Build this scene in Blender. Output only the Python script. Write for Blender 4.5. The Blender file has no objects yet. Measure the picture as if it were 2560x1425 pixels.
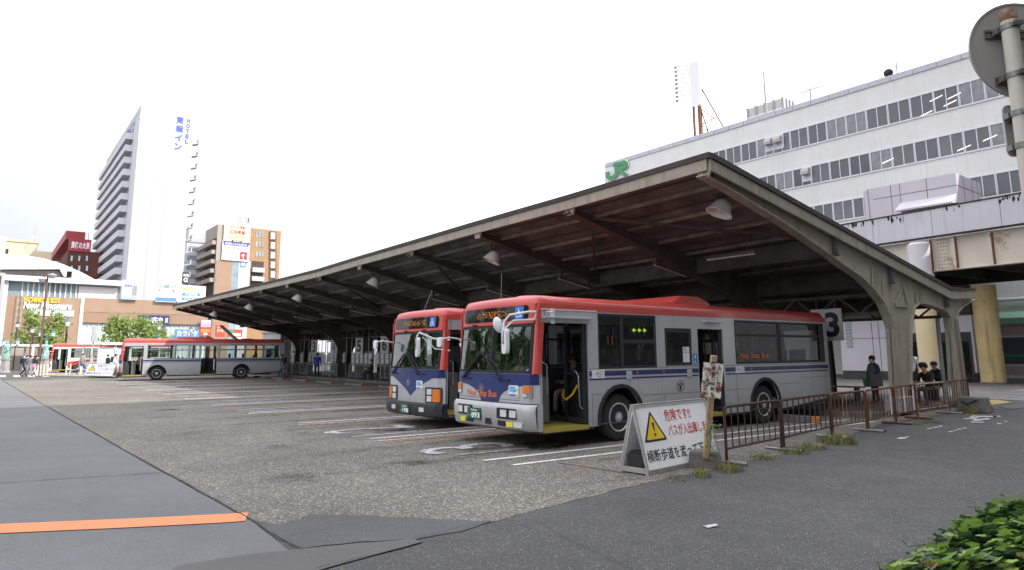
import bpy, bmesh, math, random
from mathutils import Vector, Matrix, geometry
R = math.radians
C = bpy.context.scene.collection
SC = bpy.context.scene
random.seed(7)

# ------------------------------------------------------------------ camera
F, PPY, PITCH, ROLL, YAW, CAMH = 1666.5935, 620.4433, .1553, -.0051, .9072, 1.7311
_fwd = Vector((-math.sin(YAW) * math.cos(PITCH), math.cos(YAW) * math.cos(PITCH), math.sin(PITCH)))
_r0 = Vector((math.cos(YAW), math.sin(YAW), 0))
_u0 = _r0.cross(_fwd)
_r = math.cos(ROLL) * _r0 + math.sin(ROLL) * _u0
_u = -math.sin(ROLL) * _r0 + math.cos(ROLL) * _u0
CAM = Vector((0, 0, CAMH))
cd = bpy.data.cameras.new('camera')
cam = bpy.data.objects.new('camera', cd)
C.objects.link(cam)
cam.matrix_world = Matrix(((_r.x, _u.x, -_fwd.x, 0), (_r.y, _u.y, -_fwd.y, 0), (_r.z, _u.z, -_fwd.z, CAMH), (0, 0, 0, 1)))
cd.sensor_width = 36
cd.lens = F / 2560 * 36
cd.shift_y = -(712.5 - PPY) / 2560
cd.clip_start = .05
cd.clip_end = 3000
SC.camera = cam

# ------------------------------------------------------------------ sky, sun, exposure
SUN_AZ, SUN_EL = 62, 40            # azimuth measured from +Y towards +X
sdir = Vector((math.sin(R(SUN_AZ)) * math.cos(R(SUN_EL)), math.cos(R(SUN_AZ)) * math.cos(R(SUN_EL)), math.sin(R(SUN_EL))))
w = bpy.data.worlds.new('World')
SC.world = w
w.use_nodes = True
nt = w.node_tree
nt.nodes.clear()
out = nt.nodes.new('ShaderNodeOutputWorld')
bg = nt.nodes.new('ShaderNodeBackground')
sky = nt.nodes.new('ShaderNodeTexSky')
sky.sky_type = 'NISHITA'
sky.sun_disc = False
sky.sun_elevation = R(SUN_EL)
sky.sun_rotation = R(SUN_AZ)
sky.dust_density = 4
# thin bright cloud over the blue: sky texture mixed with the grey white of a high overcast
tc = nt.nodes.new('ShaderNodeTexCoord')
nz = nt.nodes.new('ShaderNodeTexNoise')
nz.inputs['Scale'].default_value = 1.6
nz.inputs['Detail'].default_value = 5
mp = nt.nodes.new('ShaderNodeMapping')
mp.inputs['Scale'].default_value = (1, 1, 2.2)
nt.links.new(tc.outputs['Generated'], mp.inputs[0])
nt.links.new(mp.outputs[0], nz.inputs['Vector'])
mr = nt.nodes.new('ShaderNodeMapRange')
mr.inputs[1].default_value = .3
mr.inputs[2].default_value = .7
mr.inputs[3].default_value = .8
mr.inputs[4].default_value = .95
nt.links.new(nz.outputs[0], mr.inputs[0])
mx = nt.nodes.new('ShaderNodeMix')
mx.data_type = 'RGBA'
# the cloud is thicker and duller away from the sun
dp = nt.nodes.new('ShaderNodeVectorMath'); dp.operation = 'DOT_PRODUCT'
dp.inputs[1].default_value = sdir
nm = nt.nodes.new('ShaderNodeVectorMath'); nm.operation = 'NORMALIZE'
nt.links.new(tc.outputs['Generated'], nm.inputs[0])
nt.links.new(nm.outputs[0], dp.inputs[0])
cr = nt.nodes.new('ShaderNodeMapRange')
cr.inputs[1].default_value = -.6
cr.inputs[2].default_value = .2
cr.inputs[3].default_value = .43
cr.inputs[4].default_value = 1.25
nt.links.new(dp.outputs['Value'], cr.inputs[0])
cs = nt.nodes.new('ShaderNodeVectorMath'); cs.operation = 'SCALE'
cs.inputs[0].default_value = (11.0, 11.2, 12.0)
nt.links.new(cr.outputs[0], cs.inputs['Scale'])
nt.links.new(cs.outputs[0], mx.inputs[7])
nt.links.new(mr.outputs[0], mx.inputs[0])
nt.links.new(sky.outputs[0], mx.inputs[6])
nt.links.new(mx.outputs[2], bg.inputs[0])
bg.inputs[1].default_value = .1
nt.links.new(bg.outputs[0], out.inputs[0])
ld = bpy.data.lights.new('sun', 'SUN')
ld.energy = 2.5
ld.angle = R(.6)
ld.color = (1, .95, .87)
so = bpy.data.objects.new('sun', ld)
C.objects.link(so)
so.rotation_euler = (-sdir).to_track_quat('-Z', 'Y').to_euler()
so.location = (30, 20, 60)
SC.view_settings.view_transform = 'Standard'
SC.view_settings.look = 'None'
SC.view_settings.exposure = .95
SC.view_settings.gamma = 1
SC.view_settings.use_curve_mapping = False

# ------------------------------------------------------------------ finding places: rays through points of the 2560 px survey
def ray(px, py):
    return (_fwd * F + _r * (px - 1280) - _u * (py - PPY)).normalized()
def G(px, py, z=0.):
    d = ray(px, py); t = (z - CAMH) / d.z
    return CAM + d * t
def onX(px, py, X):
    d = ray(px, py); return CAM + d * (X / d.x)
def onY(px, py, Y):
    d = ray(px, py); return CAM + d * (Y / d.y)
def P(px, py, D):                   # at depth D along the view axis
    d = ray(px, py); return CAM + d * (D / d.dot(_fwd))
def at(px, py, D):                  # ground point below P
    p = P(px, py, D); return Vector((p.x, p.y, 0))

# ------------------------------------------------------------------ mesh builder
_tc = {}
def text_geo(body, bold=0.):
    k = (body, bold)
    if k not in _tc:
        cu = bpy.data.curves.new('lettering', 'FONT')
        cu.body = body
        cu.size = 1
        cu.resolution_u = 3
        cu.offset = bold
        o = bpy.data.objects.new('lettering', cu)
        C.objects.link(o)
        dg = bpy.context.evaluated_depsgraph_get()
        me = bpy.data.meshes.new_from_object(o.evaluated_get(dg))
        vs = [v.co.copy() for v in me.vertices]
        fs = [tuple(p.vertices) for p in me.polygons]
        bpy.data.objects.remove(o)
        bpy.data.curves.remove(cu)
        bpy.data.meshes.remove(me)
        x0 = min(v.x for v in vs); x1 = max(v.x for v in vs)
        y0 = min(v.y for v in vs); y1 = max(v.y for v in vs)
        _tc[k] = ([((v.x - x0) / (x1 - x0), (v.y - y0) / (y1 - y0)) for v in vs], fs, (x1 - x0) / (y1 - y0))
    return _tc[k]

class MB:
    def __init__(s):
        s.v = []; s.f = []; s.m = []; s.M = None
    def add(s, vs, fs, mi=0):
        b = len(s.v)
        if s.M is not None:
            vs = [s.M @ Vector(v) for v in vs]
        s.v.extend(tuple(v) for v in vs)
        for f in fs:
            s.f.append(tuple(i + b for i in f)); s.m.append(mi)
        return s
    def box(s, x0, x1, y0, y1, z0, z1, mi=0):
        vs = [(x, y, z) for z in (z0, z1) for y in (y0, y1) for x in (x0, x1)]
        return s.add(vs, [(0, 2, 3, 1), (4, 5, 7, 6), (0, 1, 5, 4), (2, 6, 7, 3), (0, 4, 6, 2), (1, 3, 7, 5)], mi)
    def bar(s, a, b, w, h=None, mi=0, up=(0, 0, 1)):
        a = Vector(a); b = Vector(b); h = h or w
        d = (b - a).normalized(); u = Vector(up)
        if abs(d.dot(u)) > .98: u = Vector((1, 0, 0))
        r = d.cross(u).normalized() * w / 2; q = r.cross(d).normalized() * h / 2
        vs = [p + i * r + j * q for p in (a, b) for i, j in ((-1, -1), (1, -1), (1, 1), (-1, 1))]
        return s.add(vs, [(0, 1, 2, 3), (7, 6, 5, 4), (0, 4, 5, 1), (1, 5, 6, 2), (2, 6, 7, 3), (3, 7, 4, 0)], mi)
    def tube(s, pts, r, n=8, mi=0, cap=True):
        pts = [Vector(p) for p in pts]; rs = r if isinstance(r, (list, tuple)) else [r] * len(pts)
        vs = []; fs = []; pu = None
        for i, p in enumerate(pts):
            d = (pts[min(i + 1, len(pts) - 1)] - pts[max(i - 1, 0)]).normalized()
            if pu is None:
                pu = Vector((0, 0, 1)) if abs(d.z) < .9 else Vector((1, 0, 0))
            e = d.cross(pu).normalized(); g = e.cross(d).normalized(); pu = g
            for k in range(n):
                a = 2 * math.pi * k / n
                vs.append(p + (e * math.cos(a) + g * math.sin(a)) * rs[i])
        for i in range(len(pts) - 1):
            for k in range(n):
                fs.append((i * n + k, i * n + (k + 1) % n, (i + 1) * n + (k + 1) % n, (i + 1) * n + k))
        if cap:
            fs.append(tuple(range(n))[::-1]); fs.append(tuple(range((len(pts) - 1) * n, len(pts) * n)))
        return s.add(vs, fs, mi)
    def lathe(s, prof, n=16, mi=0, o=(0, 0, 0), ax=(0, 0, 1), sc=(1, 1)):
        o = Vector(o); ax = Vector(ax).normalized()
        e = Vector((0, 0, 1)) if abs(ax.z) < .9 else Vector((1, 0, 0))
        e = ax.cross(e).normalized(); g = ax.cross(e)
        vs = []; fs = []
        for r, z in prof:
            for k in range(n):
                a = 2 * math.pi * k / n
                vs.append(o + ax * z + e * math.cos(a) * r * sc[0] + g * math.sin(a) * r * sc[1])
        m = len(prof)
        for i in range(m - 1):
            for k in range(n):
                fs.append((i * n + k, i * n + (k + 1) % n, (i + 1) * n + (k + 1) % n, (i + 1) * n + k))
        if prof[0][0] > 1e-4: fs.append(tuple(range(n))[::-1])
        if prof[-1][0] > 1e-4: fs.append(tuple(range((m - 1) * n, m * n)))
        return s.add(vs, fs, mi)
    def prism(s, poly, fn, off, mi=0, mi_side=None, holes=()):
        """outline (with holes) in 2-D, fn maps it to 3-D, off is the thickness vector"""
        loops = [list(poly)] + [list(h) for h in holes]
        flat = [p for l in loops for p in l]
        tris = geometry.tessellate_polygon([[Vector((p[0], p[1], 0)) for p in l] for l in loops]) if (holes or len(poly) > 4) else [tuple(range(len(poly)))]
        off = Vector(off); n = len(flat)
        vs = [Vector(fn(*p)) for p in flat]
        # orient: face normal against off on the first side
        def nrm(t): return (vs[t[1]] - vs[t[0]]).cross(vs[t[2]] - vs[t[0]])
        fs = []
        for t in tris:
            t = tuple(t)
            if nrm(t).dot(off) > 0: t = t[::-1]
            fs.append(t)
        vs2 = vs + [v + off for v in vs]
        fs2 = [tuple(i + n for i in t[::-1]) for t in fs]
        s.add(vs2, fs + fs2, mi)
        sf = []; b = 0
        for l in loops:
            m = len(l)
            for i in range(m):
                j = (i + 1) % m
                sf.append((b + i, b + j, b + j + n, b + i + n))
            b += m
        s.add(vs2, sf, mi if mi_side is None else mi_side)
        return s
    def text(s, body, fn, w, h=None, mi=0, bold=0., x0=0., y0=0.):
        """flat lettering; fn maps (x right, y up) on the sign face to 3-D"""
        vs, fs, asp = text_geo(body, bold)
        if h is None: h = w / asp
        if w is None: w = h * asp
        return s.add([fn(x0 + a * w, y0 + b * h) for a, b in vs], fs, mi)
    def build(s, name, mats, parent=None, smooth=False, bevel=0, loc=None, **tags):
        me = bpy.data.meshes.new(name)
        me.from_pydata(s.v, [], s.f)
        if not isinstance(mats, (list, tuple)): mats = [mats]
        for m in mats: me.materials.append(M[m] if isinstance(m, str) else m)
        if len(mats) > 1: me.polygons.foreach_set('material_index', s.m)
        bm = bmesh.new(); bm.from_mesh(me)
        bmesh.ops.remove_doubles(bm, verts=bm.verts, dist=1e-5)
        if not tags.pop('raw', False):
            bmesh.ops.recalc_face_normals(bm, faces=bm.faces)
        bm.to_mesh(me); bm.free()
        if smooth:
            me.polygons.foreach_set('use_smooth', [True] * len(me.polygons))
            me.set_sharp_from_angle(angle=R(38))
        me.update()
        o = bpy.data.objects.new(name, me)
        C.objects.link(o)
        if parent is not None: o.parent = parent
        if loc is not None: o.location = loc
        if bevel:
            b = o.modifiers.new('bevel', 'BEVEL'); b.width = bevel; b.segments = 2; b.limit_method = 'ANGLE'
        for k, v in tags.items(): o[k] = v
        return o

def thing(name, label, cat, loc=(0, 0, 0), rz=0, group=None):
    o = bpy.data.objects.new(name, None)
    C.objects.link(o)
    o.location = loc; o.rotation_euler = (0, 0, rz)
    o.empty_display_size = .3
    o['label'] = label; o['category'] = cat
    if group: o['group'] = group
    return o
def tag(o, label, cat, group=None):
    o['label'] = label; o['category'] = cat
    if group: o['group'] = group
    return o
ORD = 'first second third fourth fifth sixth seventh eighth ninth tenth eleventh twelfth thirteenth'.split()
def struct(o):
    o['kind'] = 'structure'; return o
def kids(o): return [c for c in bpy.data.objects if c.parent == o]
def copy_tree(o, parent=None):
    c = o.copy(); C.objects.link(c)
    if parent is not None: c.parent = parent
    for ch in list(_children.get(o, [])): copy_tree(ch, c)
    return c
_children = {}
def index_children():
    _children.clear()
    for o in bpy.data.objects:
        if o.parent: _children.setdefault(o.parent, []).append(o)
def dup(o, loc=None, rz=None, label=None, group=None):
    index_children()
    c = copy_tree(o)
    if loc is not None: c.location = loc
    if rz is not None: c.rotation_euler = (0, 0, rz)
    if label: c['label'] = label
    if group: c['group'] = group
    return c

# ------------------------------------------------------------------ materials
M = {}
def newmat(name):
    m = bpy.data.materials.new(name); m.use_nodes = True
    n = m.node_tree; n.nodes.clear()
    o = n.nodes.new('ShaderNodeOutputMaterial'); p = n.nodes.new('ShaderNodeBsdfPrincipled')
    n.links.new(p.outputs[0], o.inputs[0])
    M[name] = m
    return m, n, p
def noise(n, scale, detail=4, vec=None, sc=(1, 1, 1), rough=.55):
    t = n.nodes.new('ShaderNodeTexCoord'); mpn = n.nodes.new('ShaderNodeMapping'); z = n.nodes.new('ShaderNodeTexNoise')
    mpn.inputs['Scale'].default_value = sc
    n.links.new(t.outputs['Object'], mpn.inputs[0]); n.links.new(mpn.outputs[0], z.inputs['Vector'])
    z.inputs['Scale'].default_value = scale; z.inputs['Detail'].default_value = detail; z.inputs['Roughness'].default_value = rough
    return z.outputs[0]
def ramp(n, src, a, b, c0=0., c1=1.):
    r = n.nodes.new('ShaderNodeMapRange'); r.clamp = True
    r.inputs[1].default_value = a; r.inputs[2].default_value = b; r.inputs[3].default_value = c0; r.inputs[4].default_value = c1
    n.links.new(src, r.inputs[0]); return r.outputs[0]
def mixc(n, fac, a, b):
    x = n.nodes.new('ShaderNodeMix'); x.data_type = 'RGBA'
    for s, i in ((fac, 0), (a, 6), (b, 7)):
        if isinstance(s, (int, float)): x.inputs[i].default_value = s
        elif isinstance(s, (tuple, list)): x.inputs[i].default_value = (*s[:3], 1)
        else: n.links.new(s, x.inputs[i])
    return x.outputs[2]
def mul(n, a, b):
    x = n.nodes.new('ShaderNodeMath'); x.operation = 'MULTIPLY'
    for s, i in ((a, 0), (b, 1)):
        if isinstance(s, (int, float)): x.inputs[i].default_value = s
        else: n.links.new(s, x.inputs[i])
    return x.outputs[0]
def bumpn(n, p, h, strength=.3, dist=.01):
    b = n.nodes.new('ShaderNodeBump'); b.inputs['Strength'].default_value = strength; b.inputs['Distance'].default_value = dist
    n.links.new(h, b.inputs['Height']); n.links.new(b.outputs[0], p.inputs['Normal'])
def mat(name, col, rough=.6, metal=0., var=.12, scale=2.5, bump=0., streak=None, spots=None, coat=0., spec=.5, sk_amt=.6):
    m, n, p = newmat(name)
    c0 = tuple(max(0, x * (1 - var)) for x in col); c1 = tuple(min(1, x * (1 + var)) for x in col)
    z = noise(n, scale, 6)
    c = mixc(n, ramp(n, z, .3, .7), c0, c1)
    if streak:      # rain streaks running down
        s = noise(n, 1, 5, sc=(5, 5, .35))
        c = mixc(n, ramp(n, s, .52, .72, 0, sk_amt), c, streak)
    if spots:       # rust or dirt patches
        s = noise(n, spots[1], 6, rough=.65)
        c = mixc(n, ramp(n, s, spots[2], spots[2] + .12), c, spots[0])
    n.links.new(c, p.inputs['Base Color'])
    p.inputs['Roughness'].default_value = rough; p.inputs['Metallic'].default_value = metal
    p.inputs['Specular IOR Level'].default_value = spec
    if coat: p.inputs['Coat Weight'].default_value = coat; p.inputs['Coat Roughness'].default_value = .08
    if bump: bumpn(n, p, noise(n, scale * 12, 3), .35, bump)
    return m
def emis(name, col, st):
    m, n, p = newmat(name)
    p.inputs['Base Color'].default_value = (*col, 1)
    p.inputs['Emission Color'].default_value = (*col, 1); p.inputs['Emission Strength'].default_value = st
def glass(name, tint, refl=.06, rough=0., wav=0.):
    """thin pane: tinted see-through plus mirror reflection growing at grazing angles"""
    m = bpy.data.materials.new(name); m.use_nodes = True; n = m.node_tree; n.nodes.clear(); M[name] = m
    o = n.nodes.new('ShaderNodeOutputMaterial'); t = n.nodes.new('ShaderNodeBsdfTransparent'); g = n.nodes.new('ShaderNodeBsdfGlossy')
    x = n.nodes.new('ShaderNodeMixShader'); fr = n.nodes.new('ShaderNodeFresnel'); fr.inputs[0].default_value = 1.5
    t.inputs[0].default_value = (*tint, 1); g.inputs['Roughness'].default_value = rough
    a = n.nodes.new('ShaderNodeMath'); a.operation = 'MULTIPLY_ADD'; a.inputs[1].default_value = 1.2; a.inputs[2].default_value = refl; a.use_clamp = True
    n.links.new(fr.outputs[0], a.inputs[0]); n.links.new(a.outputs[0], x.inputs[0])
    n.links.new(t.outputs[0], x.inputs[1]); n.links.new(g.outputs[0], x.inputs[2]); n.links.new(x.outputs[0], o.inputs[0])
    if wav:
        b = n.nodes.new('ShaderNodeBump'); b.inputs['Strength'].default_value = wav; b.inputs['Distance'].default_value = .05
        n.links.new(noise(n, 1.3, 1), b.inputs['Height']); n.links.new(b.outputs[0], g.inputs['Normal'])
def plain(name, col, rough=.5, metal=0., **k): mat(name, col, rough, metal, var=.05, scale=6, **k)

plain('white_paint', (.78, .78, .78)); plain('black_paint', (.015, .015, .017), .45); plain('black_rubber', (.02, .02, .022), .8, bump=.002)
plain('red_letter', (.55, .03, .03)); plain('black_letter', (.02, .02, .025)); plain('blue_letter', (.05, .10, .45)); plain('orange_letter', (.75, .17, .05))
plain('white_letter', (.85, .85, .85)); plain('yellow_letter', (.8, .55, .02)); plain('green_letter', (.05, .28, .10)); plain('gold_letter', (.45, .32, .06))
mat('silver_paint', (.50, .505, .52), .38, .2, var=.05, scale=1.2, coat=.35)
def road_dirt(name, amt=.55):
    m = M[name]; n = m.node_tree; p = [k for k in n.nodes if k.type == 'BSDF_PRINCIPLED'][0]; src = p.inputs['Base Color'].links[0].from_socket
    t = n.nodes.new('ShaderNodeTexCoord'); sx = n.nodes.new('ShaderNodeSeparateXYZ'); n.links.new(t.outputs['Object'], sx.inputs[0])
    lo = ramp(n, sx.outputs['Z'], 1.0, .36, 0, amt); z = ramp(n, noise(n, 2.2, 6, sc=(1, 1, 2.5), rough=.65), .3, .7, .25, 1.1)
    st = ramp(n, noise(n, 1, 5, sc=(6, 6, .4)), .55, .75, 0, .25)
    c = mixc(n, mul(n, lo, z), src, (.19, .175, .15)); c = mixc(n, st, c, (.24, .23, .21)); n.links.new(c, p.inputs['Base Color'])
road_dirt('silver_paint')
mat('red_paint', (.58, .075, .06), .38, 0, var=.08, scale=1.5, coat=.4)
mat('navy_paint', (.02, .034, .14), .35, 0, var=.1, coat=.35)
mat('white_bus_paint', (.72, .72, .72), .35, 0, var=.04, coat=.5)
plain('dark_trim', (.025, .025, .028), .5); plain('grey_trim', (.25, .26, .27), .5)
mat('bus_floor', (.10, .10, .11), .8); plain('seat_blue', (.05, .10, .28), .9); plain('interior_grey', (.22, .23, .24), .7); plain('interior_dark', (.05, .05, .055), .8)
plain('handrail_yellow', (.72, .45, .02), .4); plain('floor_yellow', (.34, .265, .04), .7)
plain('chrome', (.7, .7, .72), .18, 1.); plain('mirror_white', (.75, .75, .77), .4)
mat('rim_silver', (.50, .50, .49), .45, .3, var=.2, scale=8)
mat('tyre_rubber', (.022, .021, .02), .85, 0, var=.3, scale=6)
plain('lamp_glass', (.75, .77, .75), .08, .3); plain('amber_lens', (.75, .2, .02), .15); plain('yellow_lens', (.75, .7, .05), .15); plain('red_lens', (.5, .02, .02), .2)
plain('plate_green', (.015, .09, .05), .5); plain('sign_blue', (.03, .17, .55), .5); plain('sticker_sky', (.15, .45, .75), .5)
glass('windscreen', (.55, .60, .57), .24, 0, .3)
glass('window_tint', (.30, .33, .33), .03); glass('window_clear', (.75, .8, .78), .05)
plain('sign_glass', (.012, .014, .013), .06); emis('led_orange', (.9, .30, .03), .3); emis('led_green', (.5, .8, .05), 1.2)
# ------------------------------------------------------------------ ground materials
def ground_mat(name, cols, cell, speck, rough=.9, big=.35, contrast=1., tint=(1, 1, 1), cracks=0):
    """stones or chippings in a binder: cells in several colours, stains at metre scale"""
    m, n, p = newmat(name)
    t = n.nodes.new('ShaderNodeTexCoord')
    v = n.nodes.new('ShaderNodeTexVoronoi'); v.inputs['Scale'].default_value = cell
    n.links.new(t.outputs['Object'], v.inputs['Vector'])
    sep = n.nodes.new('ShaderNodeSeparateColor'); n.links.new(v.outputs['Color'], sep.inputs[0])
    c = mixc(n, ramp(n, sep.outputs[0], .35, .75), cols[0], cols[1])
    c = mixc(n, ramp(n, sep.outputs[1], 1 - speck, 1 - speck + .05), c, cols[2])
    c = mixc(n, ramp(n, v.outputs['Distance'], .35, .75, 0, .7), c, cols[3])
    s1 = noise(n, .35, 6, rough=.6); s2 = noise(n, 2.2, 5, rough=.65)
    f = n.nodes.new('ShaderNodeMath'); f.operation = 'MULTIPLY'
    n.links.new(ramp(n, s1, .3, .7, 1 - big, 1 + big * .5), f.inputs[0]); n.links.new(ramp(n, s2, .3, .7, 1 - big * .5, 1 + big * .35), f.inputs[1])
    vm = n.nodes.new('ShaderNodeVectorMath'); vm.operation = 'SCALE'
    n.links.new(c, vm.inputs[0]); n.links.new(f.outputs[0], vm.inputs['Scale'])
    n.links.new(vm.outputs[0], p.inputs['Base Color'])
    p.inputs['Roughness'].default_value = rough; p.inputs['Specular IOR Level'].default_value = .3
    bumpn(n, p, v.outputs['Distance'], .5, .004)
ground_mat('aggregate', ((.135, .127, .112), (.24, .22, .185), (.44, .385, .31), (.09, .084, .074)), 42, .16, big=.25)
ground_mat('asphalt', ((.078, .078, .078), (.112, .11, .108), (.25, .225, .19), (.06, .06, .06)), 80, .09, big=.25)
ground_mat('asphalt_smooth', ((.15, .15, .153), (.18, .18, .183), (.225, .222, .22), (.13, .13, .133)), 90, .07, big=.16)
ground_mat('asphalt_dark', ((.098, .099, .103), (.125, .126, .13), (.17, .17, .168), (.08, .08, .083)), 80, .06, big=.16)
ground_mat('asphalt_patch', ((.115, .112, .112), (.125, .122, .122), (.14, .138, .135), (.105, .103, .103)), 80, .03, big=.12)
ground_mat('platform_concrete', ((.12, .115, .105), (.16, .15, .14), (.2, .19, .17), (.09, .085, .08)), 40, .06, big=.3)
ground_mat('paving_pink', ((.30, .25, .22), (.36, .31, .28), (.40, .36, .32), (.25, .2, .18)), 6, .1, big=.2)
ground_mat('paving_grey', ((.17, .165, .155), (.22, .21, .2), (.27, .26, .24), (.13, .125, .12)), 7, .1, big=.25)
def worn(name, col, under, lo, hi, sc=(9, 9, 9)):
    m, n, p = newmat(name)
    z = noise(n, 1, 8, sc=sc, rough=.7)
    n.links.new(mixc(n, ramp(n, z, lo, hi), under, col), p.inputs['Base Color'])
    p.inputs['Roughness'].default_value = .8
worn('line_white', (.62, .62, .64), (.2, .19, .18), .36, .44)
worn('line_white_worn', (.46, .46, .48), (.155, .145, .13), .40, .52)
worn('line_white_faint', (.36, .36, .37), (.155, .145, .13), .42, .6)
worn('line_orange', (.60, .22, .08), (.15, .13, .11), .44, .54)
worn('line_orange_fresh', (.66, .235, .095), (.13, .13, .13), .30, .40, sc=(7, 16, 9))
worn('line_orange_faint', (.34, .17, .09), (.14, .13, .11), .5, .62)
plain('tactile_yellow', (.33, .25, .11), .8); plain('joint_dark', (.045, .042, .037), .95)
mat('concrete', (.30, .29, .27), .85, var=.2, scale=4, bump=.003); mat('concrete_dark', (.14, .135, .125), .9, var=.3, scale=3, bump=.003)
mat('kerb_orange', (.55, .20, .06), .75, var=.3, scale=7)

def sheet(name, pts, z, m, **tags):
    b = MB(); b.prism([(p[0], p[1]) for p in pts], lambda x, y: (x, y, z), (0, 0, -.003))
    o = b.build(name, m); struct(o)
    return o
def gp(*px): return [G(*q) for q in px]

sheet('ground', [(-900, -500), (500, -500), (500, 900), (-900, 900)], 0, 'asphalt')
# bus yard of exposed aggregate concrete
curb = gp((7, 952), (78, 994), (177, 1051), (255, 1094), (411, 1182), (634, 1304))
edge = gp((700, 1312), (745, 1303), (760, 1295), (780, 1287), (900, 1290), (1100, 1299), (1230, 1305), (1350, 1275), (1560, 1220), (1700, 1190), (1800, 1170), (2060, 1115), (2200, 1060), (2400, 1030))
def jit(pts, a, n=4):
    o = []
    for p, q in zip(pts, pts[1:]):
        for k in range(n):
            t = k / n; o.append((p[0] + (q[0] - p[0]) * t + random.uniform(-a, a), p[1] + (q[1] - p[1]) * t + random.uniform(-a, a)))
    o.append((pts[-1][0], pts[-1][1])); return o
sheet('bus_yard', [(-58, 1.2)] + [(p.x, p.y) for p in curb] + jit(edge, .035, 6) + [(-8, 27), (-58, 27)], .004, 'aggregate')
sheet('road', [(-140, -30), (-2, -30), (-4.6, -4)] + [(p.x, p.y) for p in gp((740, 1392), (634, 1306))] + [(p.x, p.y - .015) for p in curb[::-1]] + [(-58, 1.1), (-140, -1)], .004, 'asphalt_smooth')
sheet('road_patch', jit(gp((648, 1312), (700, 1312), (745, 1303), (760, 1295), (780, 1287), (900, 1290), (1100, 1299), (1230, 1305), (1150, 1330), (1037, 1350), (900, 1356), (755, 1372), (700, 1345)), .012, 3), .008, 'asphalt_dark')
sheet('road_patch', jit(gp((430, 1424), (460, 1414), (600, 1393), (800, 1370), (1037, 1350), (1056, 1358), (900, 1400), (760, 1440), (430, 1490)), .01, 3), .012, 'asphalt_patch')
def strip(name, pts, wd, z, m, ja=.0):
    pts = [Vector((p[0], p[1], 0)) for p in pts]
    if ja: pts = [Vector((*q, 0)) for q in jit(pts, ja, 6)]
    b = MB(); L = []; Rr = []
    for i, p in enumerate(pts):
        d = (pts[min(i + 1, len(pts) - 1)] - pts[max(i - 1, 0)]).normalized(); nrm = Vector((-d.y, d.x, 0))
        ww = wd * (random.uniform(.4, 1.3) if ja else 1) / 2
        L.append(p + nrm * ww); Rr.append(p - nrm * ww)
    for i in range(len(pts) - 1):
        b.add([(q.x, q.y, z) for q in (L[i], L[i + 1], Rr[i + 1], Rr[i])], [(3, 2, 1, 0)])
    return struct(b.build(name, m, raw=True))
strip('joint', curb, .035, .014, 'joint_dark', .012)
strip('joint', gp((634, 1304), (690, 1345), (755, 1375)), .02, .014, 'joint_dark', .008)
strip('joint', gp((-200, 1225), (0, 1209), (200, 1196), (405, 1183)), .02, .014, 'joint_dark', .006)
strip('joint', gp((-200, 1110), (0, 1102), (250, 1094)), .018, .014, 'joint_dark', .006)
for q in [((1037, 1350), (1090, 1336), (1160, 1318), (1225, 1307)), ((1056, 1358), (1130, 1357), (1190, 1352)), ((1056, 1358), (980, 1380), (900, 1398), (790, 1424)), ((1330, 1300), (1420, 1350), (1500, 1385), (1580, 1424)),
          ((1040, 1063), (1070, 1067), (1126, 1084)), ((938, 1003), (955, 1012)), ((945, 1038), (952, 1042)), ((2100, 1330), (2060, 1340), (2000, 1346)), ((1226, 1307), (1300, 1312), (1380, 1340))]:
    strip('crack', gp(*q), .0065, .017, 'joint_dark', .012)
for q in [((1450, 1210), (1700, 1190)), ((1045, 1063), (800, 1053))]: strip('joint', gp(*q), .012, .014, 'joint_dark', .01)

# painted lines of the bus stalls
SK = .06
def stall_line(x, y0, y1, wd, m):
    return strip('stall_line', [(x + SK * (yy - 6.4), yy) for yy in (y0, (y0 + y1) / 2, y1)], wd, .012, m)
stall_line(-9.1, 6.5, 17.4, .11, 'line_white'); stall_line(-8.46, 6.6, 17.4, .11, 'line_white')
strip('stall_line', gp((1395, 1157), (1440, 1163), (1560, 1182)), .09, .012, 'line_orange_faint'); strip('stall_line', gp((1500, 1150), (1560, 1142)), .08, .012, 'line_orange_faint')
strip('stall_line', gp((1830, 1110), (2000, 1090)), .08, .012, 'line_orange_faint')
for k in range(10):
    x = -12.2 - 4.02 * k
    stall_line(x, 6.35, 17.4, .11, 'line_orange' if k < 6 else 'line_orange_faint')
    stall_line(x - .22, 6.2, 17.4, .11, 'line_white_worn' if k < 2 else 'line_white')
    stall_line(x - .64, 6.35, 17.4, .11, 'line_white')
    if k % 3 != 1: stall_line(x - 1.2, 6.2, 9.2, .11, 'line_white_worn')
    if k > 1: stall_line(x - 1.75, 6.3, 9.0, .13, 'line_white_worn')
    if k > 2: stall_line(x - 2.3, 6.3, 8.8, .13, 'line_white_worn')
def ground_digit(ch, cx, cy, wd, ln, m):
    b = MB(); b.text(ch, lambda x, y: (cx + wd / 2 - x, cy + ln / 2 - y, .016), wd, ln); struct(b.build('stall_number', m, raw=True))
c = G(1165, 1121); ground_digit('3', c.x, c.y, .72, 1.9, 'line_white_worn')
strip('stall_number', gp((1150, 1139), (1235, 1131), (1320, 1122)), .1, .016, 'line_white_faint')
c = G(918, 1075); ground_digit('2', c.x, c.y, .72, 2.1, 'line_white_worn')
strip('stall_number', gp((905, 1089), (970, 1084), (1040, 1078)), .09, .016, 'line_white_faint')
strip('road_line', gp((-260, 1335), (0, 1324), (300, 1311), (560, 1298), (617, 1294)), .40, .012, 'line_orange_fresh')
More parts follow.
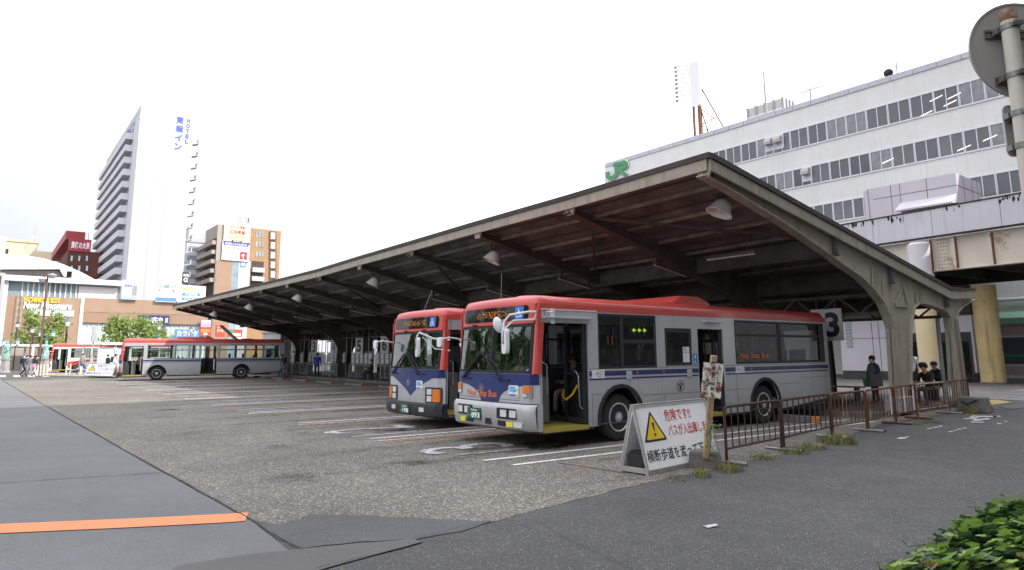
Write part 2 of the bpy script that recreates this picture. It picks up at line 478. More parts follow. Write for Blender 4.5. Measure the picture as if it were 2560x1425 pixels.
for q in [((2405, 1049), (2440, 1049), (2448, 1044), (2414, 1046)), ((2418, 1047), (2432, 1039), (2441, 1039), (2428, 1047)), ((2440, 1040), (2490, 1041), (2500, 1044), (2436, 1044)), ((2428, 1051), (2470, 1046), (2478, 1049), (2438, 1054)),
          ((2426, 1055), (2462, 1056), (2456, 1058), (2430, 1058)), ((2480, 1045), (2504, 1042), (2500, 1040), (2484, 1041)), ((2240, 1099), (2248, 1095), (2274, 1092), (2262, 1099)), ((2317, 1072), (2330, 1071), (2333, 1073), (2320, 1074)),
          ((2332, 1069), (2344, 1068), (2346, 1070), (2334, 1071)), ((2345, 1066), (2356, 1065), (2357, 1067), (2348, 1068)), ((2371, 1080), (2382, 1079), (2382, 1081), (2372, 1082)), ((2383, 1077), (2392, 1076), (2392, 1078), (2384, 1078)),
          ((2392, 1074), (2404, 1073), (2404, 1075), (2394, 1076)), ((2406, 1071), (2416, 1070), (2416, 1072), (2407, 1073)), ((2510, 1053), (2522, 1054), (2520, 1055), (2511, 1055)), ((2492, 1059), (2506, 1060), (2504, 1061), (2494, 1061)),
          ((1757, 1317), (1790, 1312), (1797, 1317), (1770, 1322))]:
    sheet('road_marking', gp(*q), .012, 'line_white_worn')

# oil drips and tyre tracks in the bays
def stain_mat(name, col, dens):
    m = bpy.data.materials.new(name); m.use_nodes = True; n = m.node_tree; n.nodes.clear(); M[name] = m
    o = n.nodes.new('ShaderNodeOutputMaterial'); t = n.nodes.new('ShaderNodeBsdfTransparent'); d = n.nodes.new('ShaderNodeBsdfDiffuse'); d.inputs[0].default_value = (*col, 1); x = n.nodes.new('ShaderNodeMixShader')
    g = n.nodes.new('ShaderNodeTexCoord'); v = n.nodes.new('ShaderNodeVectorMath'); v.operation = 'MULTIPLY_ADD'; v.inputs[1].default_value = (2, 2, 0); v.inputs[2].default_value = (-1, -1, 0); n.links.new(g.outputs['Generated'], v.inputs[0])
    ln = n.nodes.new('ShaderNodeVectorMath'); ln.operation = 'LENGTH'; n.links.new(v.outputs[0], ln.inputs[0])
    f = mul(n, ramp(n, ln.outputs['Value'], 1.0, .25), ramp(n, noise(n, 2.6, 7, rough=.7), .38, .72, 0, dens)); n.links.new(f, x.inputs[0]); n.links.new(t.outputs[0], x.inputs[1]); n.links.new(d.outputs[0], x.inputs[2]); n.links.new(x.outputs[0], o.inputs[0])
stain_mat('oil', (.035, .033, .031), .75); stain_mat('tyre_mark', (.06, .057, .055), .55)
def stain(cx, cy, wx, wy, m, z=.010):
    b = MB(); b.add([(cx - wx, cy - wy, z), (cx + wx, cy - wy, z), (cx + wx, cy + wy, z + .0005), (cx - wx, cy + wy, z + .0005)], [(0, 1, 2, 3)]); struct(b.build('oil_stain' if m == 'oil' else 'tyre_track', m, raw=True))
_rs = random.Random(17)
for k in range(10):
    x = -10.5 - 4.04 * k
    for u in (-.95, .95): stain(x + u, 8.5 + _rs.uniform(-1, 1), .32, 6.5, 'tyre_mark', .0095 if u < 0 else .010)
    for i in range(3): stain(x + _rs.uniform(-.8, .8), _rs.uniform(6.5, 14), _rs.uniform(.4, .9), _rs.uniform(.4, 1.3), 'oil', .0105 + .0008 * i)
for i in range(9): stain(_rs.uniform(-24, -9.5), _rs.uniform(3.4, 6), _rs.uniform(.2, .7), _rs.uniform(.2, .7), 'tyre_mark', .0085 + .0003 * i)
for i in range(0): stain(_rs.uniform(-5.5, -2), _rs.uniform(3, 18), _rs.uniform(.2, .8), _rs.uniform(.3, 1.2), 'tyre_mark', .006 + .0003 * i)
# platform under the canopy, wheel stops at its edge
PY0, PY1 = 18.2, 26.6
b = MB(); b.box(-62, -8.15, PY0, PY1, -.05, .15); struct(b.build('platform', 'platform_concrete', bevel=.015))
b = MB(); b.box(-62, -8.15, PY0 - .16, PY0 - .003, -.05, .147); struct(b.build('platform_kerb', 'concrete_dark', bevel=.012))
b = MB(); b.box(-62, -3.2, 28.2, 60, -.05, .03); struct(b.build('pavement', 'paving_grey'))
b = MB(); b.box(-62, -3.2, 28.0, 28.197, -.05, .045); struct(b.build('kerb', 'concrete'))
sheet('tactile_strip', gp((2452, 1006), (2486, 999), (2532, 1006), (2460, 1016)), .036 if False else .012, 'tactile_yellow')
sheet('manhole_cover', gp((2495, 1018), (2560, 1008), (2600, 1014), (2530, 1024)), .012, 'asphalt_dark')
for n in range(12, 1, -1):
    x = -10.45 - 4.02 * (13 - n); b = MB()
    b.box(-1.05, .93, -.09, .09, 0, .13, 0); b.box(.932, 1.05, -.092, .092, 0, .132, 1)
    o = b.build('wheel_stop', ['concrete_dark', 'kerb_orange'], bevel=.015, loc=(x + .3, 15.9, .004))
    o.rotation_euler = (0, 0, R(random.uniform(-2, 2)))
    tag(o, 'low concrete wheel stop with orange end, %s along the row counted from the nearest bus' % ORD[13 - n], 'wheel stop', 'concrete wheel stops along the platform edge')
b = MB(); b.box(-1.0, .75, -.1, .1, 0, .16, 0); b.box(.752, .9, -.102, .102, 0, .162, 1)
tag(b.build('wheel_stop', ['concrete_dark', 'kerb_orange'], bevel=.015, loc=(-9.35, 15.95, .004)), 'wheel stop with orange end behind the rear wheel of the nearest bus', 'wheel stop', 'concrete wheel stops along the platform edge')

# far pavement on the left with crossing
b = MB(); pts = [at(100, 900, 55), at(205, 900, 52), at(300, 900, 50), at(420, 900, 56), at(420, 900, 62), at(215, 900, 63), at(120, 900, 66)]
b.prism([(p.x, p.y) for p in pts], lambda x, y: (x, y, .1), (0, 0, -.12)); struct(b.build('pavement', 'paving_pink', bevel=.02))
pts = [at(108, 900, 55.4), at(140, 900, 55.2), at(150, 900, 57.5), at(118, 900, 58)]; sheet('tactile_strip', pts, .107, 'tactile_yellow')
for k in range(6):
    x0 = -70 + k * 36; b = MB()
    pts = [at(x0, 900, 53.5), at(x0 + 17, 900, 53.5), at(x0 + 17, 900, 57.5), at(x0, 900, 57.5)]
    sheet('crossing_stripe', pts, .012, 'line_white')
# ------------------------------------------------------------------ canopy of the bus terminal
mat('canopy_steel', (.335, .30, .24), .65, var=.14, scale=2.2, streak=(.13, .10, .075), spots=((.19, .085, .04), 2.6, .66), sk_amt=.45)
mat('canopy_inner_shaded', (.095, .085, .070), .8, var=.3, scale=2.5, spots=((.14, .085, .055), 1.8, .62))  # inner steel: the shade under the roof is put into its darker colour
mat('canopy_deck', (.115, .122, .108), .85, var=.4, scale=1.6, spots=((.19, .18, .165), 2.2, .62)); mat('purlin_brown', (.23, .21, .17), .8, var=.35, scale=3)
mat('coping_brown', (.045, .038, .036), .7, var=.2); mat('lamp_white', (.66, .65, .60), .4, var=.1, scale=5)
plain('fluor_tube', (.62, .60, .55), .4); plain('rail_grey', (.30, .31, .31), .45, .6)
mat('board_grey', (.34, .35, .34), .7, var=.1); plain('paper_white', (.66, .67, .64), .8); mat('sign_white', (.58, .58, .55), .7, var=.1, scale=3)
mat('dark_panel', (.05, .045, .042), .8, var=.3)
XE, YF, YB, YR = -8.0, 11.4, None, None
v0 = onX(2374, 736, XE); YB = v0.y
v1 = onX(2434, 736, XE); YR = v1.y
BX = [XE - .12 - 4.08 * k for k in range(13)]
_fb = [(1755, 439), (1425, 530), (1192, 590), (1025, 635), (897, 669), (797, 697), (717, 715), (652, 729), (433, 776)]
_fz = [(lambda q: (q.x, q.z))(onY(*q, YF)) for q in _fb]
XL = _fz[-1][0]
def dz(x):                                   # the long eave sags a little in the middle
    if x >= _fz[0][0]: return 0.
    for (xa, za), (xb, zb) in zip(_fz, _fz[1:]):
        if x >= xb: return za + (zb - za) * (x - xa) / (xb - xa) - _fz[0][1]
    return _fz[-1][1] - _fz[0][1]
zF0 = onX(1770, 426, XE).z; zF1 = onX(1770, 398, XE).z; zF2 = onX(1770, 384, XE).z
zB0 = onX(2374, 748, XE).z; zB1 = onX(2374, 727, XE).z; zB2 = onX(2374, 718, XE).z
zR0 = onX(2434, 745, XE).z; zR1 = onX(2434, 726, XE).z
def lerp(a, b, t): return a + (b - a) * t
def under(y):                                # underside of the deck
    return lerp(zF0 + .12, zB0 + .12, (y - YF) / (YB - YF)) if y < YB else lerp(zB0 + .1, zR0 + .1, (y - YB) / (YR - YB))
canopy = thing('terminal_canopy', 'long bus terminal canopy of beige painted steel with a sloping dark roof', 'canopy', (XE, YF, 0))
def cp(b, name, m, **k):
    o = b.build(name, m, **k); o.parent = canopy; o.matrix_parent_inverse = Matrix.Translation((-XE, -YF, 0)); return o
segx = [XE - .1] + [x for x in BX[1:]] + [XL + .05]
# deck with ribs running along the terminal
b = MB(); rows = []
yy = YF + .1
while yy < YB - .05:
    rows += [(yy, 0), (yy + .26, 0), (yy + .32, .11), (yy + .56, .11), (yy + .62, 0)]
    yy += .64
rows = [r for r in rows if r[0] < YB] + [(YB, 0), (YR, 0)]
for xa, xb in zip(segx, segx[1:]):
    vs = []; fs = []
    for y, h in rows:
        for x in (xa, xb): vs.append((x, y, under(y) + h + dz(x)))
    for i in range(len(rows) - 1): fs.append((2 * i, 2 * i + 1, 2 * i + 3, 2 * i + 2))
    b.add(vs, fs)
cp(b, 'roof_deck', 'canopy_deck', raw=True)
b = MB()
for xa, xb in zip(segx, segx[1:]):
    vs = []
    for y, z in ((YF + .02, zF1 - .02), (YB, zB1 - .02), (YR, zR1 - .02)):
        for x in (xa, xb): vs.append((x, y, z + dz(x)))
    b.add(vs, [(0, 1, 3, 2), (2, 3, 5, 4)])
cp(b, 'roof_sheet', 'coping_brown', raw=True)
yy = YF + .9
while yy < YB - .3:
    b = MB()
    for xa, xb in zip(segx, segx[1:]):
        za, zb = under(yy) - .005 + dz(xa), under(yy) - .005 + dz(xb)
        b.add([(x, yy + s_, z - f) for x, z in ((xa, za), (xb, zb)) for s_ in (-.035, .035) for f in (0, .09)], [(0, 1, 3, 2), (4, 6, 7, 5), (0, 4, 5, 1), (2, 3, 7, 6), (0, 2, 6, 4), (1, 5, 7, 3)])
    cp(b, 'purlin', 'purlin_brown'); yy += 1.28
# fascia: long eave, sloping end, short level end
def board(b, p, q, z0p, z1p, z0q, z1q, th):
    p = Vector((p[0], p[1], 0)); q = Vector((q[0], q[1], 0)); n = Vector(((q - p).y, -(q - p).x, 0)).normalized() * th
    vs = [(p.x, p.y, z0p), (q.x, q.y, z0q), (q.x, q.y, z1q), (p.x, p.y, z1p)]
    vs += [(v[0] + n.x, v[1] + n.y, v[2]) for v in vs]
    b.add(vs, [(0, 1, 2, 3), (7, 6, 5, 4), (0, 4, 5, 1), (1, 5, 6, 2), (2, 6, 7, 3), (3, 7, 4, 0)])
b = MB(); fx = [XE] + BX[1:] + [XL]
for xa, xb in zip(fx, fx[1:]):
    board(b, (xb + .008, YF), (xa, YF), zF0 + dz(xb), zF1 + dz(xb), zF0 + dz(xa), zF1 + dz(xa), .06)
cp(b, 'fascia', 'canopy_steel')
b = MB()
ns = 7
for i in range(ns):
    t0, t1 = i / ns + (.0009 if i else 0), (i + 1) / ns - .0009
    board(b, (XE, lerp(YF, YB, t0)), (XE, lerp(YF, YB, t1)), lerp(zF0, zB0, t0), lerp(zF1, zB1, t0), lerp(zF0, zB0, t1), lerp(zF1, zB1, t1), .06)
board(b, (XE, YB + .01), (XE, YR), zB0, zB1, zR0, zR1, .06)
cp(b, 'fascia', 'canopy_steel')
b = MB()
for xa, xb in zip(fx, fx[1:]):
    board(b, (xb, YF - .09), (xa + (.09 if xa == XE else 0), YF - .09), zF1 + .002 + dz(xb), zF2 + dz(xb), zF1 + .002 + dz(xa), zF2 + dz(xa), -.2)
board(b, (XE + .09, YF + .112), (XE + .09, YB), zF1 + .002, zF2, zB1 + .002, zB2, -.2)
board(b, (XE + .09, YB + .004), (XE + .09, YR), zB1 + .002, zB2, zR1 + .002, zR1 + .05, -.2)
cp(b, 'coping', 'coping_brown')
# end frame with two columns, outline taken on its own plane
XF = XE - .10
fr_top = [(1768, 424), (2374, 746), (2430, 745)]
fr_out = [(2390, 780), (2387, 798), (2396, 857), (2408, 951), (2413, 1000)]
fr_in = [(2388, 1000), (2384, 951), (2378.5, 871.6), (2375.6, 827), (2370, 792), (2362, 780), (2350, 772), (2328, 764), (2305, 757), (2293, 757), (2281, 768), (2275, 798), (2273, 836), (2273, 960), (2274, 1035)]
fr_left = [(2242, 1035), (2237, 969), (2230, 854), (2227, 820), (2219, 790), (2205, 757), (2178, 722), (2148, 692), (2101, 660), (2056, 626), (2019, 601), (1960, 560), (1808, 466), (1755, 437)]
def yz(q): p = onX(q[0], q[1], XF); return (p.y, p.z)
def frame_mesh(x, inner):
    b = MB()
    poly = [yz(q) for q in fr_top + [(2432, 748), (2402, 765)] + fr_out + fr_in + fr_left]
    d = dz(x)
    b.prism(poly, lambda y, z: (x, y, z if z < 1.5 else z + d * min(1, (z - 1.5))), (-.05, 0, 0))
    # flanges follow the curved lower edges
    for edge in (fr_left, fr_in[1:-1], [(2432, 748), (2402, 765)] + fr_out):
        pts = [yz(q) for q in edge]
        for (y0, z0), (y1, z1) in zip(pts, pts[1:]):
            z0 = z0 if z0 < 1.5 else z0 + d * min(1, z0 - 1.5); z1 = z1 if z1 < 1.5 else z1 + d * min(1, z1 - 1.5)
            b.bar((x - .02, y0, z0), (x - .02, y1, z1), .26, .03, up=(1, 0, 0)) if False else b.add([(x + .09, y0, z0), (x + .09, y1, z1), (x - .15, y1, z1), (x - .15, y0, z0), (x + .09, y0, z0 - .028), (x + .09, y1, z1 - .028), (x - .15, y1, z1 - .028), (x - .15, y0, z0 - .028)], [(0, 1, 2, 3), (7, 6, 5, 4), (0, 4, 5, 1), (2, 6, 7, 3), (1, 5, 6, 2), (3, 7, 4, 0)])
    return b
b = frame_mesh(XF, False)
# stiffeners and rivets on the end frame
def rivet(b, y, z, r=.018):
    b.lathe([(r, 0), (r * .75, r * .5), (0, r * .7)], 6, 0, (XF - .0, y, z), (1, 0, 0))
for q0, q1 in (((2236, 760), (2256, 712)), ((2256, 712), (2268, 764)), ((2205, 700), (2207, 735)), ((2178, 668), (2180, 716)), ((2236, 764), (2270, 766)), ((2288, 735), (2289, 757)), ((2300, 738), (2301, 757))):
    a = yz(q0); c = yz(q1); b.bar((XF + .03, *a), (XF + .03, *c), .06, .02, up=(1, 0, 0))
for (px0, py0, px1, py1, nx, ny) in ((2184, 680, 2198, 712, 3, 5), (2252, 740, 2260, 760, 2, 3), (2290, 728, 2302, 748, 3, 4), (2236, 780, 2240, 940, 1, 16), (2264, 780, 2264, 1000, 1, 20), (2250, 780, 2250, 850, 1, 8), (2222, 800, 2228, 850, 2, 6), (2210, 738, 2226, 790, 1, 6)):
    for i in range(nx):
        for j in range(ny):
            u = (i + .5) / nx; v = (j + .5) / ny
            y, z = yz((lerp(px0, px1, u if nx > 1 else v), lerp(py0, py1, v))); rivet(b, y, z)
cp(b, 'end_frame', 'canopy_steel')
b = MB()                                    # lower plinth of the near column
y0, z0 = yz((2238, 1035)); y1, _ = yz((2276, 1035))
b.box(XF - .25, XF + .18, y0 - .02, y1 + .05, .1, .5); cp(b, 'column_base', 'concrete', bevel=.02)
for k in range(1, 13, 2):
    cp(frame_mesh(BX[k], True), 'frame', 'canopy_inner_shaded')
# beams between the frames
for k in range(0, 13):
    x = BX[k]; d = dz(x); b = MB()
    ys = [YF + .07, YF + 2, YF + 4.5, YF + 6.5, YB - .2] if k and k % 2 == 0 else [YF + .07, YF + .3]
    dep = [.2, .3, .42, .55, .3] if k and k % 2 == 0 else [.2, .21]
    for (ya, da), (yb, db) in zip(zip(ys, dep), zip(ys[1:], dep[1:])):
        za, zb = under(ya) - .02 + d, under(yb) - .02 + d
        for hw_, f0, f1 in ((.02, 0, 1), (.11, .9, 1.)):
            vs = [(x + s_, y_, z_ - d_ * f_) for (y_, z_, d_) in ((ya, za, da), (yb, zb, db)) for s_ in (-hw_, hw_) for f_ in (f0, f1)]
            b.add(vs, [(0, 1, 3, 2), (4, 6, 7, 5), (0, 4, 5, 1), (2, 3, 7, 6), (0, 2, 6, 4), (1, 5, 7, 3)])
    bo = cp(b, 'beam', 'canopy_inner_shaded')
    b = MB(); zt = zF0 + d
    b.prism([(-.17, zt), (.17, zt), (.11, zt - .15), (-.11, zt - .15)], lambda u, z: (x + u, YF + .0, z), (0, .06, 0))
    e = cp(b, 'beam_end', 'canopy_steel')
    e.parent = bo; e.matrix_parent_inverse = Matrix()
# girders along the terminal, lattice between the columns
for yg, dep in ((16.6, .5), (19.7, .5), (23.5, .35)):
    b = MB()
    for xa, xb in zip(fx, fx[1:]):
        za, zb = under(yg) - .03 + dz(xa), under(yg) - .03 + dz(xb)
        b.add([(x, yg + s_, z - f) for x, z in ((xa, za), (xb, zb)) for s_ in (-.05, .05) for f in (0, dep)], [(0, 1, 3, 2), (4, 6, 7, 5), (0, 4, 5, 1), (2, 3, 7, 6), (0, 2, 6, 4), (1, 5, 7, 3)])
        b.add([(x, yg + s_, z - f) for x, z in ((xa, za), (xb, zb)) for s_ in (-.12, .12) for f in (dep - .02, dep + .01)], [(0, 1, 3, 2), (4, 6, 7, 5), (0, 4, 5, 1), (2, 3, 7, 6), (0, 2, 6, 4), (1, 5, 7, 3)])
    cp(b, 'girder', 'canopy_inner_shaded')
for yg in (19.7, 23.7):
    b = MB()
    for k in range(0, 12, 2):
        xa, xb = BX[k] - .2, BX[k + 2] + .2; z0, z1 = 2.78, 3.3
        b.bar((xa, yg, z0), (xb, yg, z0), .09, .09); b.bar((xa, yg, z1), (xb, yg, z1), .09, .09)
        nn = 12
        for i in range(nn):
            u0 = lerp(xa, xb, i / nn); u1 = lerp(xa, xb, (i + 1) / nn)
            b.bar((u0, yg, z0 if i % 2 else z1), (u1, yg, z1 if i % 2 else z0), .06, .05)
    cp(b, 'lattice_girder', 'canopy_inner_shaded')
for k in range(12):
    xa, xb = BX[k], BX[k + 1]
    for (ya, xs, yb_, xe) in ((12.2, xb, 16.4, xa),):
        if k % 2: xs, xe = xa, xb
        b = MB(); b.bar((xs, ya, under(ya) - .12 + dz(xs)), (xe, yb_, under(yb_) - .2 + dz(xe)), .07, .07); cp(b, 'brace', 'canopy_inner_shaded')
b = MB(); b.tube([(XF - .3, 24.2, 3.3), (XF - .3, 24.1, 2.9), (XF - .3, 23.6, 2.7), (XF - .3, 23.6, .2)], .06, 8); cp(b, 'drain_pipe', 'grey_trim', smooth=True)

b = MB(); b.bar(onY(553, 815, 13.), onY(592, 850, 13.), .16, .12); cp(b, 'strut', 'canopy_inner_shaded')
# hanging bell lamps
def bell_lamp(x, y, z, ztop, label):
    t = thing('hanging_lamp', label, 'lamp', (x, y, z), 0, 'white bell lamps hung under the canopy')
    b = MB(); b.M = Matrix.Rotation(R(16), 4, 'Y') @ Matrix.Rotation(R(-22), 4, 'X')
    SZ = .78; prof = [(.06, .36), (.13, .35), (.2, .28), (.27, .12), (.33, -.04), (.36, -.06), (.36, -.08), (.31, -.06), (.25, .1), (.18, .25), (.02, .3)]
    b.lathe([(r_ * SZ, z_ * SZ + .05) for r_, z_ in prof], 20, 0, sc=(1, 1.15)); b.build('lamp_shade', 'lamp_white', t, smooth=True)
    b = MB(); b.M = Matrix.Rotation(R(16), 4, 'Y') @ Matrix.Rotation(R(-22), 4, 'X'); b.lathe([(.0, .24), (.06, .2), (.07, .1), (.05, .02), (0, .01)], 10); b.build('bulb', 'lamp_glass', t, smooth=True)
    b = MB(); b.tube([(-.05, .05, .3), (-.05, .05, ztop - z)], .035, 8); b.tube([(.04, .05, .28), (.06, .05, ztop - z)], .015, 6); b.box(.08, .18, 0, .1, .42, .56); b.build('bracket', 'canopy_inner_shaded', t)
_ln = ['nearest bell lamp, hanging just inside the corner of the canopy', 'bell lamp hanging above the gap between the two front buses', 'bell lamp hanging under the canopy above the row of stop number signs', 'bell lamp hanging under the canopy above the number 3 sign',
       'bell lamp hanging under the canopy above the rear end of the bus parked side-on', 'farthest bell lamp, under the low far end of the canopy']
for (px, py), lb in zip([(1797, 533), (1228, 653), (931, 713), (742, 751), (621, 773), (533, 790)], _ln):
    k = [1797, 1228, 931, 742, 621, 533].index(px)
    x = -8.75 - 8.06 * k; p = onX(px, py, x)
    bell_lamp(p.x, p.y, p.z, under(p.y) + dz(p.x), lb)
# fluorescent battens beside the beams
for k in range(1, 12):
    t = thing('batten_light', 'unlit fluorescent batten under the %s canopy beam from the near end' % ORD[k], 'light', (BX[k] - .22, 15.6, under(15.6) - .66 + dz(BX[k])), 0, 'fluorescent battens under the canopy')
    t.rotation_euler = (math.atan((zB0 - zF0) / (YB - YF)), 0, 0)
    b = MB(); b.box(-.05, .05, -.75, .75, .02, .09); b.box(-.05, .05, .55, .65, .09, .5); b.box(-.04, .04, -.7, -.6, .09, .4); b.build('housing', 'canopy_inner_shaded', t)
    b = MB(); b.tube([(0, -.72, 0), (0, .72, 0)], .022, 8); b.build('tube', 'fluor_tube', t, smooth=True)
t = thing('batten_light', 'unlit fluorescent batten hung crosswise under the bay nearest the end of the canopy', 'light', (-10.2, 15.3, 3.9 + .3))
b = MB(); b.box(-.75, .75, -.05, .05, .02, .09); b.tube([(.5, 0, .05), (.5, 0, .6)], .015, 6); b.tube([(-.5, 0, .05), (-.5, 0, .6)], .015, 6); b.build('housing', 'canopy_inner_shaded', t)
b = MB(); b.tube([(-.72, 0, 0), (.72, 0, 0)], .022, 8); b.build('tube', 'fluor_tube', t, smooth=True)

# stop number signs
SY = 19.35
for n, q, w_, h_ in ((2, (734, 869), 1.15, 1.12), (3, (785, 867), 1.15, 1.1), (4, (834, 868), 1.15, 1.06), (5, (897.5, 865), 1.1, 1.04), (6, (961, 861), 1.1, 1.04), (13, (2066, 812), .92, .93)):
    p = onY(*q, SY); p.x = {2: -53.8, 3: -49.9, 4: -46.0, 5: -41.9, 6: -38.0}.get(n, p.x)
    if n != 13: p = onX(*q, p.x)
    sc_ = 1.0
    t = thing('stop_sign_board', 'white hanging board with the big black number %d' % n, 'sign', p, 0, 'numbered boards over the bus stops')
    b = MB(); b.box(-w_ / 2, w_ / 2, 0, .06, -h_ / 2, h_ / 2); b.build('board', 'sign_white', t, bevel=.008)
    b = MB(); s_ = str(n); tw = w_ * .60 if n < 10 else w_ * .82; th_ = h_ * .78
    b.text(s_, lambda x, y: (x - tw / 2, -.004, y - th_ / 2), tw, th_, bold=.035); b.build('number', 'black_letter' if n != 4 else 'grey_trim', t, raw=True)
    for u in (-.3, .3): b = MB(); b.tube([(u * w_, .03, h_ / 2), (u * w_, .03, max(h_ / 2 + .3, 3.3 - p.z))], .018, 6); b.build('hanger', 'canopy_inner_shaded', t)
    if n != 13:
        t2 = thing('timetable_stand', 'timetable stand with paper notices under the number %d board' % n, 'notice stand', (p.x, p.y + .25, .15), 0, 'timetable stands on the platform')
        b = MB()
        for u in (-1.65, -.95, -.33, .33, .95, 1.65): b.tube([(u, 0, 0), (u, 0, 2.9 if abs(u) > .9 else 2.3)], .03, 6)
        b.box(-1.65, 1.65, -.02, .02, .75, .8); b.box(-1.65, 1.65, -.02, .02, 1.65, 1.7); b.build('frame', 'rail_grey', t2)
        rr = random.Random(n)
        for u in (-1.3, -.65, 0, .65, 1.3):
            b = MB(); hh = rr.uniform(.6, .8); b.box(u - .27, u + .27, -.05, -.022, 1.62 - hh, 1.62); bo = b.build('notice_board', 'board_grey', t2)
            for j in range(2):
                b = MB(); b.box(u - .2 + .06 * j, u + .16 + .04 * j, -.056, -.0515, 1.58 - (j + 1) * .32, 1.57 - j * .36); b.build('paper_notice', 'paper_white', bo)
        b = MB(); b.box(-.12, .12, -.05, -.02, 1.72, 2.05); b.build('route_plate', 'paper_white', t2)
# platform railings
for k, (px, pw) in enumerate(((757, 44), (821, 26), (873, 0), (991, 0), (1062, 0), (-1, 0))):
    x = [-53.3, -49.2, -43.9, -39.6, -35.2, -27][k]
    t = thing('railing', 'low grey tube railing, %s along the platform edge from the side-on bus' % ORD[k], 'railing', (x, 18.55, .15), 0, 'grey railings on the platform')
    b = MB()
    for u in (-1.2, 0, 1.2): b.tube([(u, 0, 0), (u, 0, .92)], .025, 6)
    b.tube([(-1.2, 0, .92), (1.2, 0, .92)], .025, 6); b.tube([(-1.2, 0, .15), (1.2, 0, .15)], .018, 6); b.build('frame', 'rail_grey', t, smooth=True)
    b = MB()
    for i in range(1, 16):
        u = -1.2 + 2.4 * i / 16
        if i != 8: b.tube([(u, 0, .15), (u, 0, .92)], .01, 5)
    b.build('bars', 'rail_grey', t)
# screen added behind the platform so the view under the canopy goes dark
t = thing('dark_screen', 'dark screen with openings, added to darken the view behind the platform', 'wall', (-36, 25.9, .15))
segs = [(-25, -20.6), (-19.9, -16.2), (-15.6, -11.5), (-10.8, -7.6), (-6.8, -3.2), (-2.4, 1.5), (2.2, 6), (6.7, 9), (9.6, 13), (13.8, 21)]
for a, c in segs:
    b = MB(); b.box(a, c, 0, .1, 0, 2.9); b.build('screen_panel', 'dark_panel', t)
b = MB(); b.box(-25, 21, -.02, .12, 2.9, 3.5); b.build('screen_top', 'dark_panel', t)
t = thing('cabinet', 'pale grey cabinet on the platform left of the number 2 board', 'cabinet', (-55.6, 19.6, .15))
b = MB(); b.box(-.55, .55, -.3, .3, 0, 1.7); b.build('body', 'board_grey', t, bevel=.02); b = MB(); b.box(-.5, .5, -.312, -.302, .1, 1.6); b.build('door', 'board_grey', t)
t = thing('kiosk', 'grey flat-roofed kiosk on the platform behind the rear of the bus parked side-on', 'kiosk', (-60.5, 21.5, .15))
b = MB(); b.box(-2.4, 2.4, -1.5, 1.5, 0, 3.4); b.build('body', 'board_grey', t); b = MB(); b.box(-2.5, 2.5, -1.6, 1.6, 3.402, 3.55); b.build('roof', 'grey_trim', t)
b = MB(); b.box(-1.2, 1.2, -1.52, -1.502, 1, 2.1); b.build('window', 'sign_glass', t)
# ------------------------------------------------------------------ station building behind the canopy
mat('station_wall', (.72, .71, .69), .8, var=.04, scale=.8, streak=(.45, .42, .35), sk_amt=.28); mat('coping_grey', (.50, .50, .55), .6, var=.08)
plain('frame_white', (.70, .70, .74), .5); mat('curtain_pane', (.24, .24, .25), .4, 0, var=.25, scale=1.5)
mat('clad_lavender', (.55, .52, .56), .55, var=.05, scale=.5); plain('panel_joint', (.10, .095, .10), .8)
mat('walkway_panel', (.56, .54, .57), .6, var=.05, scale=.6, streak=(.30, .28, .27), sk_amt=.3); mat('girder_cream', (.58, .52, .43), .65, var=.1, scale=.7, spots=((.27, .13, .05), .9, .60))
mat('column_yellow', (.64, .52, .31), .55, var=.06, scale=.6); mat('column_yellow_rusty', (.56, .43, .20), .6, var=.15, scale=1, spots=((.22, .10, .04), 1.2, .60), streak=(.25, .13, .05)); mat('column_white', (.62, .60, .62), .5, var=.05)
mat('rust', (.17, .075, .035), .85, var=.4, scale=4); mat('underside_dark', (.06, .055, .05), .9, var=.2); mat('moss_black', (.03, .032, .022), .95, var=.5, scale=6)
mat('pink_wall', (.52, .40, .38), .8, var=.08); plain('awning_green', (.30, .55, .38), .6); plain('rail_green', (.02, .30, .20), .5); plain('logo_green', (.07, .27, .12), .45); plain('logo_edge', (.75, .76, .75), .5)
mat('tank_grey', (.42, .40, .38), .7, var=.1, scale=1.5, streak=(.3, .27, .24))
m, n, p = newmat('dark_pane')     # every window a little different: blinds, lit or dark rooms behind
oi = n.nodes.new('ShaderNodeObjectInfo'); c_ = mixc(n, oi.outputs['Random'], (.085, .09, .098), (.19, .195, .20)); n.links.new(mixc(n, ramp(n, noise(n, .9, 2, sc=(1, 1, .6)), .4, .65), c_, (.12, .125, .13)), p.inputs['Base Color']); p.inputs['Roughness'].default_value = .1
YS = 50.
st = thing('station_building', 'long white station building with rows of paired windows behind the canopy', 'building', (-30, YS, 0))
def sp(b, name, m, **k):
    o = b.build(name, m, **k); o.parent = st; o.matrix_parent_inverse = Matrix.Translation((30, -YS, 0)); return o
zt = onY(2421, 131, YS).z; xl = onY(1511, 421, YS).x
b = MB(); b.box(xl, 16, YS, YS + 24, 0, zt); sp(b, 'wall', 'station_wall')
b = MB()
x = xl + .2
pitch = (onY(2465.7, 245, YS).x - onY(2023.6, 370, YS).x) / 8
xb0 = onY(2465.7, 245, YS).x
while x < 16:
    b.box(x + .02, x + pitch - .02, YS - .08, YS + .6, zt - .35, zt + .06); x += pitch
sp(b, 'roof_coping', 'coping_grey')
rows = [(onY(2421, 264, YS).z, onY(2421, 203, YS).z), (onY(2412, 384, YS).z, onY(2412, 326, YS).z), (onY(2428, 502, YS).z, onY(2428, 443, YS).z), (2.9 + 3.4, 2.9 + 5.2)]
proto = None; wi = 0
